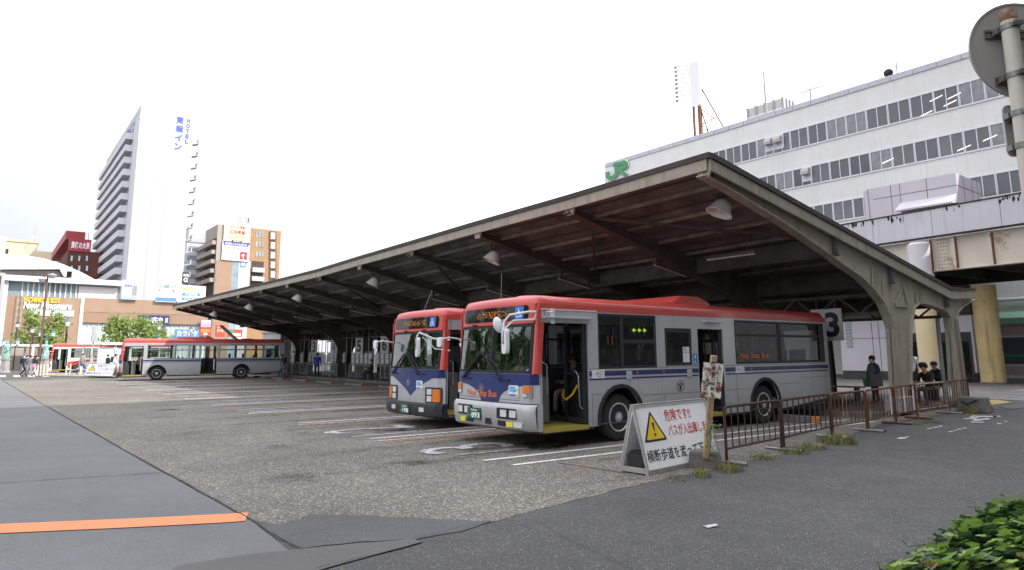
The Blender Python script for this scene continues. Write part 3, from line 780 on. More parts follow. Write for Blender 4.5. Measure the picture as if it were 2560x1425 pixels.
for ri, (z0, z1) in enumerate(rows):
    hh = z1 - z0
    for k in range(-15, 9):
        x = xb0 + pitch * (k - .5)
        if ri == 3 and k < -3: continue
        b = MB(); a = pitch / 2 - .012
        b.box(-a, a, -.07, .02, 0, .1); b.box(-a, a, -.07, .02, hh - .08, hh); b.box(-a, -a + .05, -.07, .02, .1, hh - .08); b.box(a - .05, a, -.07, .02, .1, hh - .08); b.box(-.028, .028, -.06, .02, .1, hh - .08)
        if proto is None or ri not in proto:
            proto = proto or {}; proto[ri] = b
            fo = sp(b, 'window', 'frame_white'); fme = fo.data
            b2 = MB(); b2.box(-a + .052, -.03, -.03, -.005, .102, hh - .082); b2.box(.03, a - .052, -.03, -.005, .102, hh - .082)
            po = b2.build('pane', 'dark_pane'); po.parent = fo; pme = po.data
            b3 = MB(); b3.box(-a + .052, -.03, -.03, -.005, .102, hh - .082); b3.box(.03, a - .052, -.03, -.005, .102, hh - .082)
            po2 = b3.build('pane', 'curtain_pane'); cme = po2.data; bpy.data.objects.remove(po2)
        else:
            fo = bpy.data.objects.new('window', fme); C.objects.link(fo); fo.parent = st; fo.matrix_parent_inverse = Matrix.Translation((30, -YS, 0))
            po = bpy.data.objects.new('pane', cme if (ri == 0 and k in (1, 2, 3, -6)) or (k * 7 + ri * 3) % 5 == 0 else pme); C.objects.link(po); po.parent = fo
        fo.location = (x, YS, z0)
emis('office_light', (1, .95, .85), .8)
for q in ((2340, 246), (2385, 240), (2315, 284), (2375, 258), (2220, 402), (2410, 370), (2475, 345)):
    p = onY(*q, YS - .045); b = MB(); b.prism([(p.x - .42, p.z - .13), (p.x + .38, p.z + .07), (p.x + .42, p.z + .13), (p.x - .36, p.z - .06)], lambda x, z: (x, YS - .048, z), (0, .008, 0)); o = sp(b, 'ceiling_lamp', 'office_light')
for q, s in (((1926, 358), 0), ((1949, 352), 0), ((2019, 432), 0)):
    p = onY(*q, YS); b = MB(); b.box(p.x - .4, p.x + .4, YS - .09, YS - .075, p.z - .7, p.z + .5); o = sp(b, 'vent_panel', 'frame_white')
    b = MB(); b.prism([(0, .35), (-.35, .3), (-.5, .05), (-.5, -.2), (0, -.2)], lambda u, z: (p.x - .3, YS - .092 + u, p.z + z), (.6, 0, 0)); v_ = b.build('vent_hood', 'tank_grey'); v_.parent = o
b = MB(); b.tube([(onY(2480, 748, YS).x, YS - .25, onY(2480, 752, YS).z), (10, YS - .25, onY(2480, 752, YS).z)], .14, 10); sp(b, 'pipe', 'frame_white', smooth=True)
x0 = onY(2478, 800, YS).x; za = onY(2490, 812, YS).z; zb_ = onY(2490, 778, YS).z
b = MB(); b.prism([(0, zb_), (-1.3, za + .35), (-1.3, za), (0, za + .1)], lambda u, z: (x0, YS + u, z), (9, 0, 0)); sp(b, 'awning', 'awning_green')
b = MB(); b.box(x0, 4, YS - .03, YS - .004, .2, za - .02); sp(b, 'ground_floor_wall', 'pink_wall')
p0 = onY(2508, 915, YS); p1 = onY(2575, 838, YS)
b = MB(); b.box(p0.x, p1.x, YS - .12, YS - .035, p0.z, p1.z); o = sp(b, 'window', 'frame_white'); o['label'] = 'ground floor window with a green bar'
b = MB(); b.box(p0.x + .12, p1.x - .12, YS - .135, YS - .122, p0.z + .12, p1.z - .12); q_ = b.build('pane', 'dark_pane'); q_.parent = o
b = MB(); b.box(p0.x - .1, p1.x, YS - .2, YS - .14, lerp(p0.z, p1.z, .3), lerp(p0.z, p1.z, .38)); b.box(p0.x - .35, p0.x - .25, YS - .2, YS - .1, p0.z, p1.z); sp(b, 'green_bar', 'rail_green')
# railway company mark on the end of the facade
p0 = onY(1516, 452, YS - .15); p1 = onY(1568, 399, YS - .15); mk = (p1.x - p0.x) / 175.; mkz = (p1.z - p0.z) / 130.
lg = thing('station_logo', 'green railway logo of joined letters on the left end of the station wall', 'logo sign', (p0.x, YS - .02, p0.z))
def logo(off, grow, m, nm):
    b = MB()
    J = [(90, 1045), (90, 1128), (78, 1150), (55, 1160), (32, 1156), (17, 1140), (15, 1105)]
    Rr = [(70, 1056), (150, 1056), (166, 1070), (166, 1092), (150, 1106), (105, 1106), (162, 1168)]
    for i, L in enumerate((J, Rr)):
        h = 15 + grow
        for j, (a, c) in enumerate(zip(L, L[1:])):
            A = Vector((a[0], a[1])); Cc = Vector((c[0], c[1])); d = (Cc - A).normalized(); n_ = Vector((-d.y, d.x)) * h; e = d * (h * .45)
            q = [A - e + n_, A - e - n_, Cc + e - n_, Cc + e + n_]
            b.prism([((v.x) * mk, (1172 - v.y) * mkz) for v in q], lambda x, z: (x, off - .002 * j - .02 * i, z), (0, -.05, 0))
    b.build(nm, m, lg)
logo(-.05, 5, 'logo_edge', 'edge'); logo(-.18, 0, 'logo_green', 'letters')
# things on its roof
def roof_at(px, py, Y): return onY(px, py, Y)
a0 = onY(1871, 303, 56.); a1 = onY(1957, 244, 56.); d1 = onX(1990, 262, a1.x)
t = thing('rooftop_tank', 'grey ribbed plant box on the station roof', 'plant box', (a0.x, 56, zt))
wz = a1.z - zt; wx = a1.x - a0.x; wy = min(d1.y - 56, 6)
b = MB(); b.box(0, wx, 0, wy, 0, wz); b.build('body', 'tank_grey', t)
b = MB()
for i in range(5): b.box(wx * i / 4 - .1, wx * i / 4 + .1, -.12, -.005, 0, wz + .05)
for i in range(1, 4): b.box(wx + .005, wx + .12, wy * i / 4 - .1, wy * i / 4 + .1, 0, wz + .05)
b.build('ribs', 'grey_trim', t)
b = MB()
for u in (.35, .7): b.tube([(-2, -.25, wz * u), (wx, -.25, wz * u)], .03, 5)
b.build('handrail', 'frame_white', t)
def mast(name, px, y_top, y_bot, Y, label, r=.07, yagi=0):
    p = onY(px, y_top, Y); q = onY(px, y_bot, Y); t = thing(name, label, 'antenna', (p.x, Y, q.z - 1.5))
    b = MB(); b.tube([(0, 0, 0), (0, 0, p.z - q.z + 1.5)], [r * 1.5, r], 6); b.build('mast', 'grey_trim', t)
    if yagi:
        b = MB(); h = p.z - q.z + 1.4
        for zz, L in ((h, 1.6), (h - 1.0, 2.6)):
            b.tube([(-L / 2, 0, zz), (L / 2, .3, zz + .15)], .05, 5)
            for i in range(8): u = -L / 2 + L * i / 7; b.tube([(u, -.3, zz), (u, .3, zz)], .03, 4)
        b.build('elements', 'grey_trim', t)
mast('antenna_mast', 1909, 180, 262, 54., 'thin rod antenna rising beside the plant box on the station roof')
mast('antenna_mast', 2025, 222, 252, 53., 'aerial with crossed bars on the station roof edge', .06, 1)
mast('antenna_mast', 2240, 152, 190, 53., 'short lightning rod beside the loudspeaker on the station roof', .05)
p = onY(2222, 186, 51.5); t = thing('loudspeaker', 'black horn loudspeaker on the parapet of the station', 'loudspeaker', p)
b = MB(); b.lathe([(.06, .3), (.1, .1), (.32, -.25), (.34, -.28), (.3, -.27), (.06, 0), (0, 0)], 14, 0, (0, 0, 0), (-.3, 1, 0)); b.build('horn', 'black_paint', t, smooth=True)
b = MB(); b.tube([(0, .2, -.1), (0, .2, -.8)], .03, 6); b.tube([(-.6, .2, .05), (0, .2, .05)], .02, 6); b.tube([(-.9, .2, -.4), (-.6, .2, -.2), (-.6, .2, .1)], .04, 6); b.build('bracket', 'grey_trim', t)
# advertising pylon
p0 = onY(1730, 267, 53.); p1 = onY(1748, 148, 53.); zb0 = onY(1740, 350, 53.).z
t = thing('advertising_pylon', 'tall blank white advertising panel on a rusty frame on the station roof', 'sign', (p0.x, 53, zb0 - .5))
H0 = p0.z - zb0 + .5; H1 = p1.z - zb0 + .5; W_ = p1.x - p0.x
b = MB(); b.box(-.1, W_ - .1, 0, .5, H0, H1); b.build('panel', 'white_paint', t, bevel=.02)
b = MB()
for i in range(9):
    z = H1 - (H1 - H0) * .78 * i / 8; b.tube([(-.1, .2, z - .1), (-1.5, -.3, z + .05)], .05, 5)
b.build('lamp_arms', 'grey_trim', t)
for i in range(9):
    z = H1 - (H1 - H0) * .78 * i / 8; b = MB(); b.box(-1.65, -1.4, -.42, -.22, z - .14, z + .1); b.build('floodlight', 'grey_trim', t)
b = MB(); b.box(-.05, .12, .1, .3, 0, H0); b.box(.55, .85, .1, .4, .5, H0 - .1); b.bar((W_ - .1, .3, lerp(H0, H1, .35)), (W_ + 1.9, 1.5, .3), .12); b.bar((.8, .3, H0 - .4), (W_ + .3, .8, .3), .1)
b.bar((.8, .3, H0 - .4), (W_ + .8, .9, H0 * .6), .08); b.bar((.7, .3, H0 * .5), (W_ + .8, .9, H0 * .62), .07); b.bar((.9, .3, .3), (W_ + .5, .9, H0 * .6), .07); b.bar((.8, .3, H0 * .5), (W_ + .6, .9, .5), .06); b.build('support_frame', 'rust', t)

# ------------------------------------------------------------------ raised walkway
DA, DB = 36.6, 30.6
A = P(2187, 611, DA); B_ = P(2560, 557, DB); A.z = B_.z = (A.z + B_.z) / 2
dr = Vector((B_.x - A.x, B_.y - A.y, 0)).normalized(); nn = Vector((-dr.y, dr.x, 0))
if nn.y < 0: nn = -nn
ang = math.atan2(dr.y, dr.x)
ztp = P(2560, 481, DB).z - A.z; zgb = P(2560, 653, DB).z - A.z
t = thing('raised_walkway', 'raised pedestrian walkway with stained pale panels over a rusty cream girder', 'walkway', A, ang)
L0, L1 = -30, 16
joints = []
for q in ((2182, 580), (2329, 560), (2500, 520)):
    r_ = ray(*q); den = r_.x * dr.y - r_.y * dr.x; s_ = (A.x * dr.y - A.y * dr.x) / den; pt = r_ * s_; joints.append((Vector((pt.x, pt.y, 0)) - Vector((A.x, A.y, 0))).dot(dr))
pj = (joints[2] - joints[0]) / 2
js = [joints[0] + pj * k for k in range(-8, 5)]
for a, c in zip(js, js[1:]):
    b = MB(); b.box(a + .012, c - .012, 0, .15, 0, ztp); b.build('panel', 'walkway_panel', t)
b = MB(); b.box(js[0], js[-1], .02, .17, .03, ztp - .04); b.build('panel_backing', 'panel_joint', t)
b = MB(); b.box(js[0], js[-1], -.04, .22, ztp + .002, ztp + .06); b.box(js[0], js[-1], -.07, .1, -.09, -.003); b.build('ledge', 'moss_black', t)
rr = random.Random(5)
for q, n_ in (((2150, 562), 10), ((2232, 548), 5), ((2245, 550), 5), ((2380, 520), 4), ((2515, 495), 7), ((2550, 492), 10)):
    r_ = ray(*q); den = r_.x * dr.y - r_.y * dr.x; s_ = (A.x * dr.y - A.y * dr.x) / den; pt = r_ * s_; u0 = (Vector((pt.x, pt.y, 0)) - Vector((A.x, A.y, 0))).dot(dr); z0 = pt.z + CAMH - A.z
    b = MB()
    for i in range(n_):
        u = u0 + rr.uniform(-.5, .5) * (1.6 if n_ == 10 and q[0] < 2200 else .7); z = z0 + rr.uniform(-.12, .1); wd = rr.uniform(.02, .07); hh = rr.uniform(.06, .22); m_ = 7
        b.prism([(u + wd * math.cos(6.283 * k / m_) * rr.uniform(.6, 1.2), z + hh * math.sin(6.283 * k / m_) * rr.uniform(.6, 1.2)) for k in range(m_)], lambda x, z: (x, -.0005 - .0003 * i, z), (0, -.001, 0))
    b.build('mould_stain', 'moss_black', t)
b = MB(); b.box(js[0], js[-1], .35, .5, zgb, -.1); b.box(js[0], js[-1], .2, .65, zgb - .04, zgb); b.build('girder', 'girder_cream', t)
def uof(px, py, off=.35):
    r_ = ray(px, py); o = A + nn * off; den = r_.x * dr.y - r_.y * dr.x; s_ = (o.x * dr.y - o.y * dr.x) / den; pt = r_ * s_
    return (Vector((pt.x, pt.y, 0)) - Vector((A.x, A.y, 0))).dot(dr)
for q in ((2273, 640), (2327, 640), (2390, 640), (2480, 620)):
    u = uof(*q); b = MB(); b.box(u - .09, u + .05, .2, .348, zgb + .002, -.1); so_ = b.build('stiffener', 'girder_cream', t); b = MB(); b.box(u + .052, u + .1, .24, .349, zgb + .003, -.1); b.build('rust_streak', 'rust', so_)
for q in ((2358, 640), (2276, 640)):
    u = uof(*q); b = MB(); b.box(u - .3, u + .3, .325, .349, zgb + .03, -.12)
    o = b.build('splice_plate', 'girder_cream', t); b = MB()
    for i in range(4):
        for j in range(9): b.lathe([(.03, 0), (.02, .02), (0, .025)], 6, 0, (u - .21 + .14 * i, .324, zgb + .1 + (-.3 - zgb) * j / 8), (0, -1, 0))
    b.build('bolts', 'rust', o)
b = MB(); b.box(js[0], js[-1], .6, 10., -.35, -.1); 
for k in range(14): u = lerp(js[0], js[-1], k / 13); b.box(u - .1, u + .1, .6, 9.7, zgb + .2, -.351)
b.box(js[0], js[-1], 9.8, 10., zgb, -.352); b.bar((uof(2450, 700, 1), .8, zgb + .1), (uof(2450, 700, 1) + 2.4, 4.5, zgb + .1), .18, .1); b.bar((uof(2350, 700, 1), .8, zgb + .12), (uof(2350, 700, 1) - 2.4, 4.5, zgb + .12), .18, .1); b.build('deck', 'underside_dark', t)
# its columns
p = P(2321, 860, 33.6); zc = P(2303, 600, 33.6).z
t = thing('walkway_column', 'round pale yellow walkway column with a white top behind the canopy end frame', 'column', (p.x, p.y, 0), 0, 'round yellow columns of the walkway')
b = MB(); b.lathe([(.5, 0), (.5, P(2310, 690, 33.6).z)], 28); b.build('shaft', 'column_yellow', t, smooth=True)
b = MB(); b.lathe([(.57, P(2310, 690, 33.6).z + .002), (.57, P(2310, 684, 33.6).z), (.5, P(2310, 684, 33.6).z + .01), (.5, zc - .12), (.42, zc - .02), (.2, zc)], 28); b.build('head', 'column_white', t, smooth=True)
t_ = b
p = P(2478, 900, 34.2); zc = P(2467, 716, 34.2).z
t = thing('walkway_column', 'round ochre walkway column with rust stains, right of the canopy end', 'column', (p.x, p.y, 0), 0, 'round yellow columns of the walkway')
b = MB(); b.lathe([(.55, 0), (.55, zc + .1)], 28); b.build('shaft', 'column_yellow_rusty', t, smooth=True)
b = MB(); b.lathe([(.62, -.05), (.62, .12)], 28); b.build('base', 'concrete_dark', t)
# clad stair house between walkway and station
c1 = onY(2388, 432, 44.); c0 = onY(2146, 483, 44.); e1 = onX(2450, 459, c1.x); zlo = c1.z - 4.6
t = thing('stair_house', 'lavender panel-clad stair house above the walkway in front of the station windows', 'building', (c0.x, 44, 0))
wx = c1.x - c0.x; wy = e1.y - 44; rc = .9
pl = [(wx, 0), (wx, wy), (0, wy), (0, rc)] + [(rc - rc * math.cos(a), rc - rc * math.sin(a)) for a in (R(15), R(30), R(45), R(60), R(75), R(90))]
b = MB(); b.prism(pl, lambda x, y: (x, y, zlo), (0, 0, c1.z - zlo)); b.build('cladding', 'clad_lavender', t, smooth=True)
b = MB()
for q in ((2171, 500), (2229, 500), (2252, 500), (2318, 480)):
    u = onY(*q, 44.).x - c0.x; b.box(u - .015, u + .015, -.012, -.002, zlo, c1.z - .01)
b.box(rc, wx - .01, -.011, -.003, c1.z - .75, c1.z - .72); b.box(wx + .002, wx + .012, .01, wy - .02, c1.z - .75, c1.z - .72)
for v in (.28, .62, .85): b.box(wx + .002, wx + .011, wy * v - .015, wy * v + .015, zlo, c1.z - .01)
b.build('panel_joints', 'panel_joint', t)
z_ = onY(2388, 495, 44.).z; u0 = onY(2252, 510, 44.).x - c0.x
b = MB(); b.prism([(-.002, z_ + .25), (-1.0, z_ - .35), (-1.0, z_ - .45), (-.002, z_ - .3)], lambda u, z: (u0, u, z), (wx - u0, 0, 0)); b.build('canopy_ledge', 'clad_lavender', t)
# ground-level wall under the walkway
YK = 41.5
k0 = onY(2105, 900, YK).x; k1 = onY(2440, 900, YK).x; kz = onY(2200, 796, YK).z
t = thing('station_annex', 'low white tiled annex wall with dark doorways under the walkway', 'building', (k0, YK, 0))
def ux(px): return onY(px, 900, YK).x - k0
def uz(py): return onY(2200, py, YK).z
b = MB(); b.box(0, ux(2440), 0, .4, .55, kz); b.build('wall', 'clad_lavender', t)
b = MB(); b.box(0, ux(2440), .02, .4, 0, .548); b.build('plinth', 'dark_panel', t)
b = MB()
for i in range(8): z = uz(868) + (uz(800) - uz(868)) * i / 8; b.box(ux(2120), ux(2135), -.05, -.004, z, z + (uz(800) - uz(868)) / 8 * .7)
b.build('louvre', 'board_grey', t)
b = MB()
for q in (2186, 2203, 2240): b.box(ux(q) - .015, ux(q) + .015, -.012, -.003, .56, kz)
b.box(0, ux(2272), -.011, -.004, uz(846), uz(846) + .03); b.build('panel_joints', 'panel_joint', t)
for a, c in ((2272, 2306), (2405, 2434), (2350, 2378)):
    b = MB(); b.box(ux(a), ux(c), -.06, -.015, 0, uz(835)); o = b.build('doorway', 'dark_trim', t); b = MB(); b.box(ux(a) + .12, ux(c) - .12, -.075, -.062, .1, uz(835) - .5); q_ = b.build('pane', 'sign_glass', o)
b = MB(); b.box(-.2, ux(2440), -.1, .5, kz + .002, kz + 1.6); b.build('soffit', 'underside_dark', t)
# unseen block added right of the frame to put the yard in shade
mat('shade_block_wall', (.20, .195, .185), .8); t = thing('shade_block', 'tall unseen block added right of the frame to shade the bus yard', 'building', (16, 5, 0))
b = MB(); b.box(0, 22, -34, 43, 0, 42); b.build('wall', 'shade_block_wall', t)
b = MB()
for f_ in range(11): b.box(-.04, -.004, -33, 42, 2 + f_ * 3.6, 3.7 + f_ * 3.6)
b.build('window_band', 'dark_pane', t)
# ------------------------------------------------------------------ buses
HW, BL, ZT = 1.27, 10.45, 2.79
def S(x, z):
    ax = min(1, abs(x) / HW); y = .06 * ax * ax
    if ax > .86:
        t = (ax - .86) / .14; y += .15 * (1 - math.sqrt(max(0, 1 - t * t)))
    if z > 1.25: y += .10 * min(1, (z - 1.25) / 1.05)
    if z > 2.3: y += .03 * (z - 2.3) / .3
    return y
def fs(x, z, off=0.): return (x, S(x, z) - off, z)
def rows_panel(b, zs, xl, xr, off=0., nx=16, mi=0, back=.02):
    """strip of panel on the curved front: rows between left and right limits"""
    vs = []; fsx = []
    for z in zs:
        a, c = xl(z), xr(z)
        for i in range(nx + 1):
            x = a + (c - a) * i / nx; vs.append(fs(x, z, off(z) if callable(off) else off))
    m = nx + 1
    for j in range(len(zs) - 1):
        for i in range(nx): fsx.append((j * m + i, j * m + i + 1, (j + 1) * m + i + 1, (j + 1) * m + i))
    b.add(vs, fsx, mi)
    # rim so that the panel has thickness
    vs2 = []; loop = [j * m for j in range(len(zs))][::-1] + list(range(m)) + [j * m + nx for j in range(len(zs))] + [(len(zs) - 1) * m + i for i in range(m)][::-1]
    n0 = len(loop); pv = [vs[i] for i in loop] + [(vs[i][0], vs[i][1] + back, vs[i][2]) for i in loop]
    b.add(pv, [(i, (i + 1) % n0, (i + 1) % n0 + n0, i + n0) for i in range(n0)], mi)
def rnd_limits(x0, x1, z0, z1, r):
    def k(z):
        d = min(z - z0, z1 - z)
        if d >= r: return 0.
        t = (r - max(d, 0)) / r; return r * (1 - math.sqrt(max(0, 1 - t * t)))
    return (lambda z: x0 + k(z)), (lambda z: x1 - k(z))
def zrow(z0, z1, n, r=0.):
    if not r: return [z0 + (z1 - z0) * i / n for i in range(n + 1)]
    e = [r * (1 - math.cos(math.pi / 2 * i / 5)) for i in range(6)]
    mid = [z0 + r + (z1 - z0 - 2 * r) * i / n for i in range(1, n)]
    return [z0 + q for q in e] + mid + [z1 - q for q in e[::-1]]
def front_plate(b, x0, x1, z0, z1, r, off, mi=0, nx=10, n=4):
    xl_, xr_ = rnd_limits(x0, x1, z0, z1, r); rows_panel(b, zrow(z0, z1, n, r), xl_, xr_, off, nx, mi)
def rect(y0, y1, z0, z1): return [(y0, z0), (y1, z0), (y1, z1), (y0, z1)]
def side_plate(b, outer, holes, x, th, mi=0): b.prism(outer, lambda y, z: (x, y, z), (th, 0, 0), mi, holes=holes)
def arch(yc, zc, r, z0):
    a0 = math.asin((z0 - zc) / r); pts = []
    for i in range(13):
        a = a0 + (math.pi - 2 * a0) * i / 12; pts.append((yc - r * math.cos(a), zc + r * math.sin(a)))
    return pts
def wheel(parent, x, y, sgn, rad=.455):
    t = MB(); prof = [(rad * .60, -.12), (rad * .75, -.135), (rad * .93, -.125), (rad, -.09), (rad, .09), (rad * .93, .125), (rad * .75, .135), (rad * .6, .12)]
    t.lathe(prof, 36, 0, (0, 0, 0), (sgn, 0, 0)); wo = t.build('wheel', 'tyre_rubber', parent, smooth=True, loc=(x, y, rad))
    r = MB(); r.lathe([(rad * .62, .10), (rad * .62, .135), (rad * .58, .14), (rad * .54, .115), (rad * .36, .07), (rad * .28, .09), (rad * .26, .115), (rad * .12, .13), (rad * .10, .155), (0, .16)], 32, 0, (0, 0, 0), (sgn, 0, 0)); r.build('rim', 'rim_silver', wo, smooth=True)
    h = MB()
    for k in range(8):
        a = math.pi * 2 * k / 8; h.lathe([(.036, 0), (.036, .012), (0, .014)], 10, 0, (sgn * .088, rad * .45 * math.cos(a), rad * .45 * math.sin(a)), (sgn, 0, 0))
    h.build('rim_hole', 'black_paint', wo, smooth=True)
    h = MB()
    for k in range(10):
        a = math.pi * 2 * k / 10; h.lathe([(.016, 0), (.016, .03), (0, .034)], 6, 0, (sgn * .105, rad * .21 * math.cos(a), rad * .21 * math.sin(a)), (sgn, 0, 0))
    h.build('wheel_nuts', 'grey_trim', wo)
def wheelchair(b, fn, w_, h_, mi):
    def q(x, y): return fn(x * w_, y * h_)
    def line(pts, t):
        for a, c in zip(pts, pts[1:]):
            A = Vector(a); Cc = Vector(c); d = (Cc - A); d = d / d.length; n_ = Vector((-d.y, d.x)) * t / 2
            b.add([q(*(A + n_)), q(*(A - n_)), q(*(Cc - n_)), q(*(Cc + n_))], [(0, 1, 2, 3)], mi)
    line([(.42 + .05 * math.cos(a), .86 + .05 * math.sin(a)) for a in [i * .785 for i in range(9)]], .07)
    line([(.42, .8), (.44, .45), (.68, .45), (.78, .18), (.9, .22)], .08); line([(.43, .62), (.64, .62)], .07)
    line([(.40 + .26 * math.cos(a), .34 + .2 * math.sin(a)) for a in [R(100 + i * 22) for i in range(12)]], .07)
def emblem(b, fn, w_, h_):
    """company emblem: a ring round a branching figure"""
    n = 20; o = [(w_ * math.cos(6.2832 * i / n), h_ * math.sin(6.2832 * i / n)) for i in range(n)]
    for i in range(n):
        a = o[i]; c = o[(i + 1) % n]; b.add([fn(*a), fn(*c), fn(c[0] * .86, c[1] * .9), fn(a[0] * .86, a[1] * .9)], [(0, 1, 2, 3)])
    for pts in ([(0, -.8), (0, -.1)], [(-.55, .45), (0, -.15)], [(.55, .45), (0, -.15)], [(-.3, -.45), (0, -.3)], [(.3, -.45), (0, -.3)]):
        A = Vector((pts[0][0] * w_, pts[0][1] * h_)); Cc = Vector((pts[1][0] * w_, pts[1][1] * h_)); d = (Cc - A).normalized(); n_ = Vector((-d.y, d.x)) * w_ * .13
        b.add([fn(*(A + n_)), fn(*(A - n_)), fn(*(Cc - n_)), fn(*(Cc + n_))], [(0, 1, 2, 3)])
    m = [(.16 * w_ * math.cos(.785 * i), .45 * h_ + .14 * h_ * math.sin(.785 * i)) for i in range(8)]; b.add([fn(*q) for q in m], [tuple(range(8))])

def make_bus(label, loc, rz, style, plate, group='city buses at the terminal'):
    A_ = style == 'A'; RED = style == 'R'
    t = thing('bus', label, 'bus', loc, rz, group)
    body_m = 'silver_paint' if not RED else 'white_bus_paint'
    if style == 'S': body_m = 'silver_paint'
    zs0, zs1 = .33, 2.53
    WF, WR = 2.28, (7.32 if style != 'S' else 7.6)
    d1 = (.26, 1.42, 2.27) ; d2 = (4.79, 5.73, 2.23)
    if style == 'S': d2 = (6.15, 7.0, 2.25); d2 = (4.95, 5.95, 2.27)
    # --- side with doors: notched along the bottom
    bot = [(.2, zs0), (d1[0], zs0), (d1[0], d1[2]), (d1[1], d1[2]), (d1[1], zs0)] + arch(WF, .45, .60, zs0) + [(d2[0], zs0), (d2[0], d2[2]), (d2[1], d2[2]), (d2[1], zs0)] + arch(WR, .45, .60, zs0) + [(8.2, zs0), (BL - .05, .5), (BL - .05, zs1), (.2, zs1)]
    wins = [(1.69, 3.41, 1.40, 2.48), (3.67, 4.58, 1.43, 2.23), (6.18, 10.3, 1.43, 2.46)]
    if style in 'SR': wins = [(1.62, 3.25, 1.42, 2.36), (3.3, 4.15, 1.42, 2.36), (4.2, 4.85, 1.42, 2.36), (6.1, 7.75, 1.42, 2.36), (7.8, 9.0, 1.42, 2.36), (9.05, 10.2, 1.42, 2.36)]
    b = MB(); side_plate(b, bot, [rect(*w_) for w_ in wins], HW, -.04)
    # --- other side
    bo = [(.2, zs0)] + arch(WF, .45, .60, zs0) + arch(WR, .45, .60, zs0) + [(8.2, zs0), (BL - .05, .5), (BL - .05, zs1), (.2, zs1)]
    wo = [(.45, 1.5, 1.25, 2.3)] + [(1.75 + 1.42 * i, 3.1 + 1.42 * i, 1.40, 2.4) for i in range(6)]
    side_plate(b, bo, [rect(*w_) for w_ in wo], -HW, .04)
    b.prism([(-HW, .5), (HW, .5), (HW, zs1), (-HW, zs1)], lambda x, z: (x, BL - .045, z), (0, .045, 0), holes=[[(-1, 1.45), (1, 1.45), (1, 2.3), (-1, 2.3)]])
    if not A_:      # low front apron
        rows_panel(b, zrow(.42, .84, 3), lambda z: -HW, lambda z: HW, .0)
    rows_panel(b, zrow(.78, 1.34, 5), lambda z: -HW, lambda z: HW, .0, 20)
    body = b.build('body', body_m, t)
    # --- red roof shell with rounded edges, brow over the windscreen, corner posts
    b = MB(); r = .16
    us = [-1 + (1 - math.cos(math.pi / 2 * i / 6)) * r / HW for i in range(7)]; us = us + [-.6, -.3, 0, .3, .6] + [-u for u in us[::-1]]
    ss = [r * (1 - math.cos(math.pi / 2 * i / 6)) for i in range(7)]; Lr = 10.3
    ss = ss + [1, 3, 5, 7, 9] + [Lr - q for q in ss[::-1]]
    vs = []
    for q in ss:
        for u in us:
            x = HW * u; ds = max(0, r - (HW - abs(x))); df = max(0, r - min(q, Lr - q)); d = min(r, math.hypot(ds, df)); z = ZT - r + math.sqrt(max(0, r * r - d * d)) - (.02 * (x / HW) ** 2)
            vs.append((x, S(x, 2.63) * (1 - q / Lr) + .1 * q / Lr + q, z))
    m = len(us); b.add(vs, [(j * m + i, (j + 1) * m + i, (j + 1) * m + i + 1, j * m + i + 1) for j in range(len(ss) - 1) for i in range(m - 1)])
    roof = b.build('roof', 'red_paint', t, smooth=True)
    b = MB(); b.box(HW - .035, HW + .004, .2, BL - .04, 2.50 if not RED else 2.45, 2.615); b.box(-HW - .004, -HW + .035, .2, BL - .04, 2.50, 2.615); b.box(-HW + .036, HW - .036, BL - .04, BL + .004, 2.40, 2.615); b.build('roof_band', 'red_paint', t)
    b = MB(); rows_panel(b, zrow(2.26, 2.625, 4), lambda z: -HW, lambda z: HW, .003, 24)
    rows_panel(b, zrow(1.34, 2.258, 6), lambda z: 1.19, lambda z: HW, .003, 5); rows_panel(b, zrow(1.34, 2.258, 6), lambda z: -HW, lambda z: -1.21, .003, 5)
    b.box(HW - .03, HW + .003, .16, .258, 1.34, 2.5); b.box(-HW - .003, -HW + .03, .16, .44, 1.34, 2.5)
    b.build('front_cowl', 'red_paint' if not RED else 'red_paint', t, smooth=True)
    # --- blue front with its wings
    if A_: lim = lambda z: HW if z > 1.14 else (1.24 - .94 * math.sqrt(max(0, 1 - ((z - .82) / .32) ** 2)) if z > .82 else .3)
    else: lim = lambda z: HW if z > 1.14 else max(.015, .95 * ((z - .70) / .44) ** 1.0 - .25 * math.sin(math.pi * min(1, (z - .70) / .44)) * .35)
    zb = .815 if A_ else .70
    b = MB(); rows_panel(b, [zb + (1.135 - zb) * i / 12 for i in range(13)] + [1.145, 1.2, 1.28, 1.335], lambda z: -lim(z), lim, .006, 24); b.build('front_panel', 'navy_paint' if not RED else 'red_paint', t, smooth=True)
    # --- windscreen with rubber frame
    x0, x1, z0, z1 = -1.20, 1.18, 1.345, 2.25
    b = MB(); fr = .05
    rows_panel(b, [z0, z0 + fr], lambda z: x0, lambda z: x1, .01, 24); rows_panel(b, [z1 - fr, z1], lambda z: x0, lambda z: x1, .01, 24)
    rows_panel(b, zrow(z0 + fr, z1 - fr, 6), lambda z: x0, lambda z: x0 + fr, .01, 2); rows_panel(b, zrow(z0 + fr, z1 - fr, 6), lambda z: x1 - fr, lambda z: x1, .01, 2)
    if A_: rows_panel(b, zrow(z0 + fr, z1 - fr, 6), lambda z: -.03, lambda z: .03, .006, 2)
    wf = b.build('windscreen_frame', 'black_rubber', t)
    b = MB(); vs = []
    nx, nz = 16, 6
    for j in range(nz + 1):
        z = z0 + fr - .01 + (z1 - z0 - 2 * fr + .02) * j / nz
        for i in range(nx + 1): x = x0 + fr - .01 + (x1 - x0 - 2 * fr + .02) * i / nx; vs.append(fs(x, z, -.002))
    b.add(vs, [(j * (nx + 1) + i, j * (nx + 1) + i + 1, (j + 1) * (nx + 1) + i + 1, (j + 1) * (nx + 1) + i) for j in range(nz) for i in range(nx)]); b.build('windscreen', 'windscreen', t, smooth=True, raw=True)
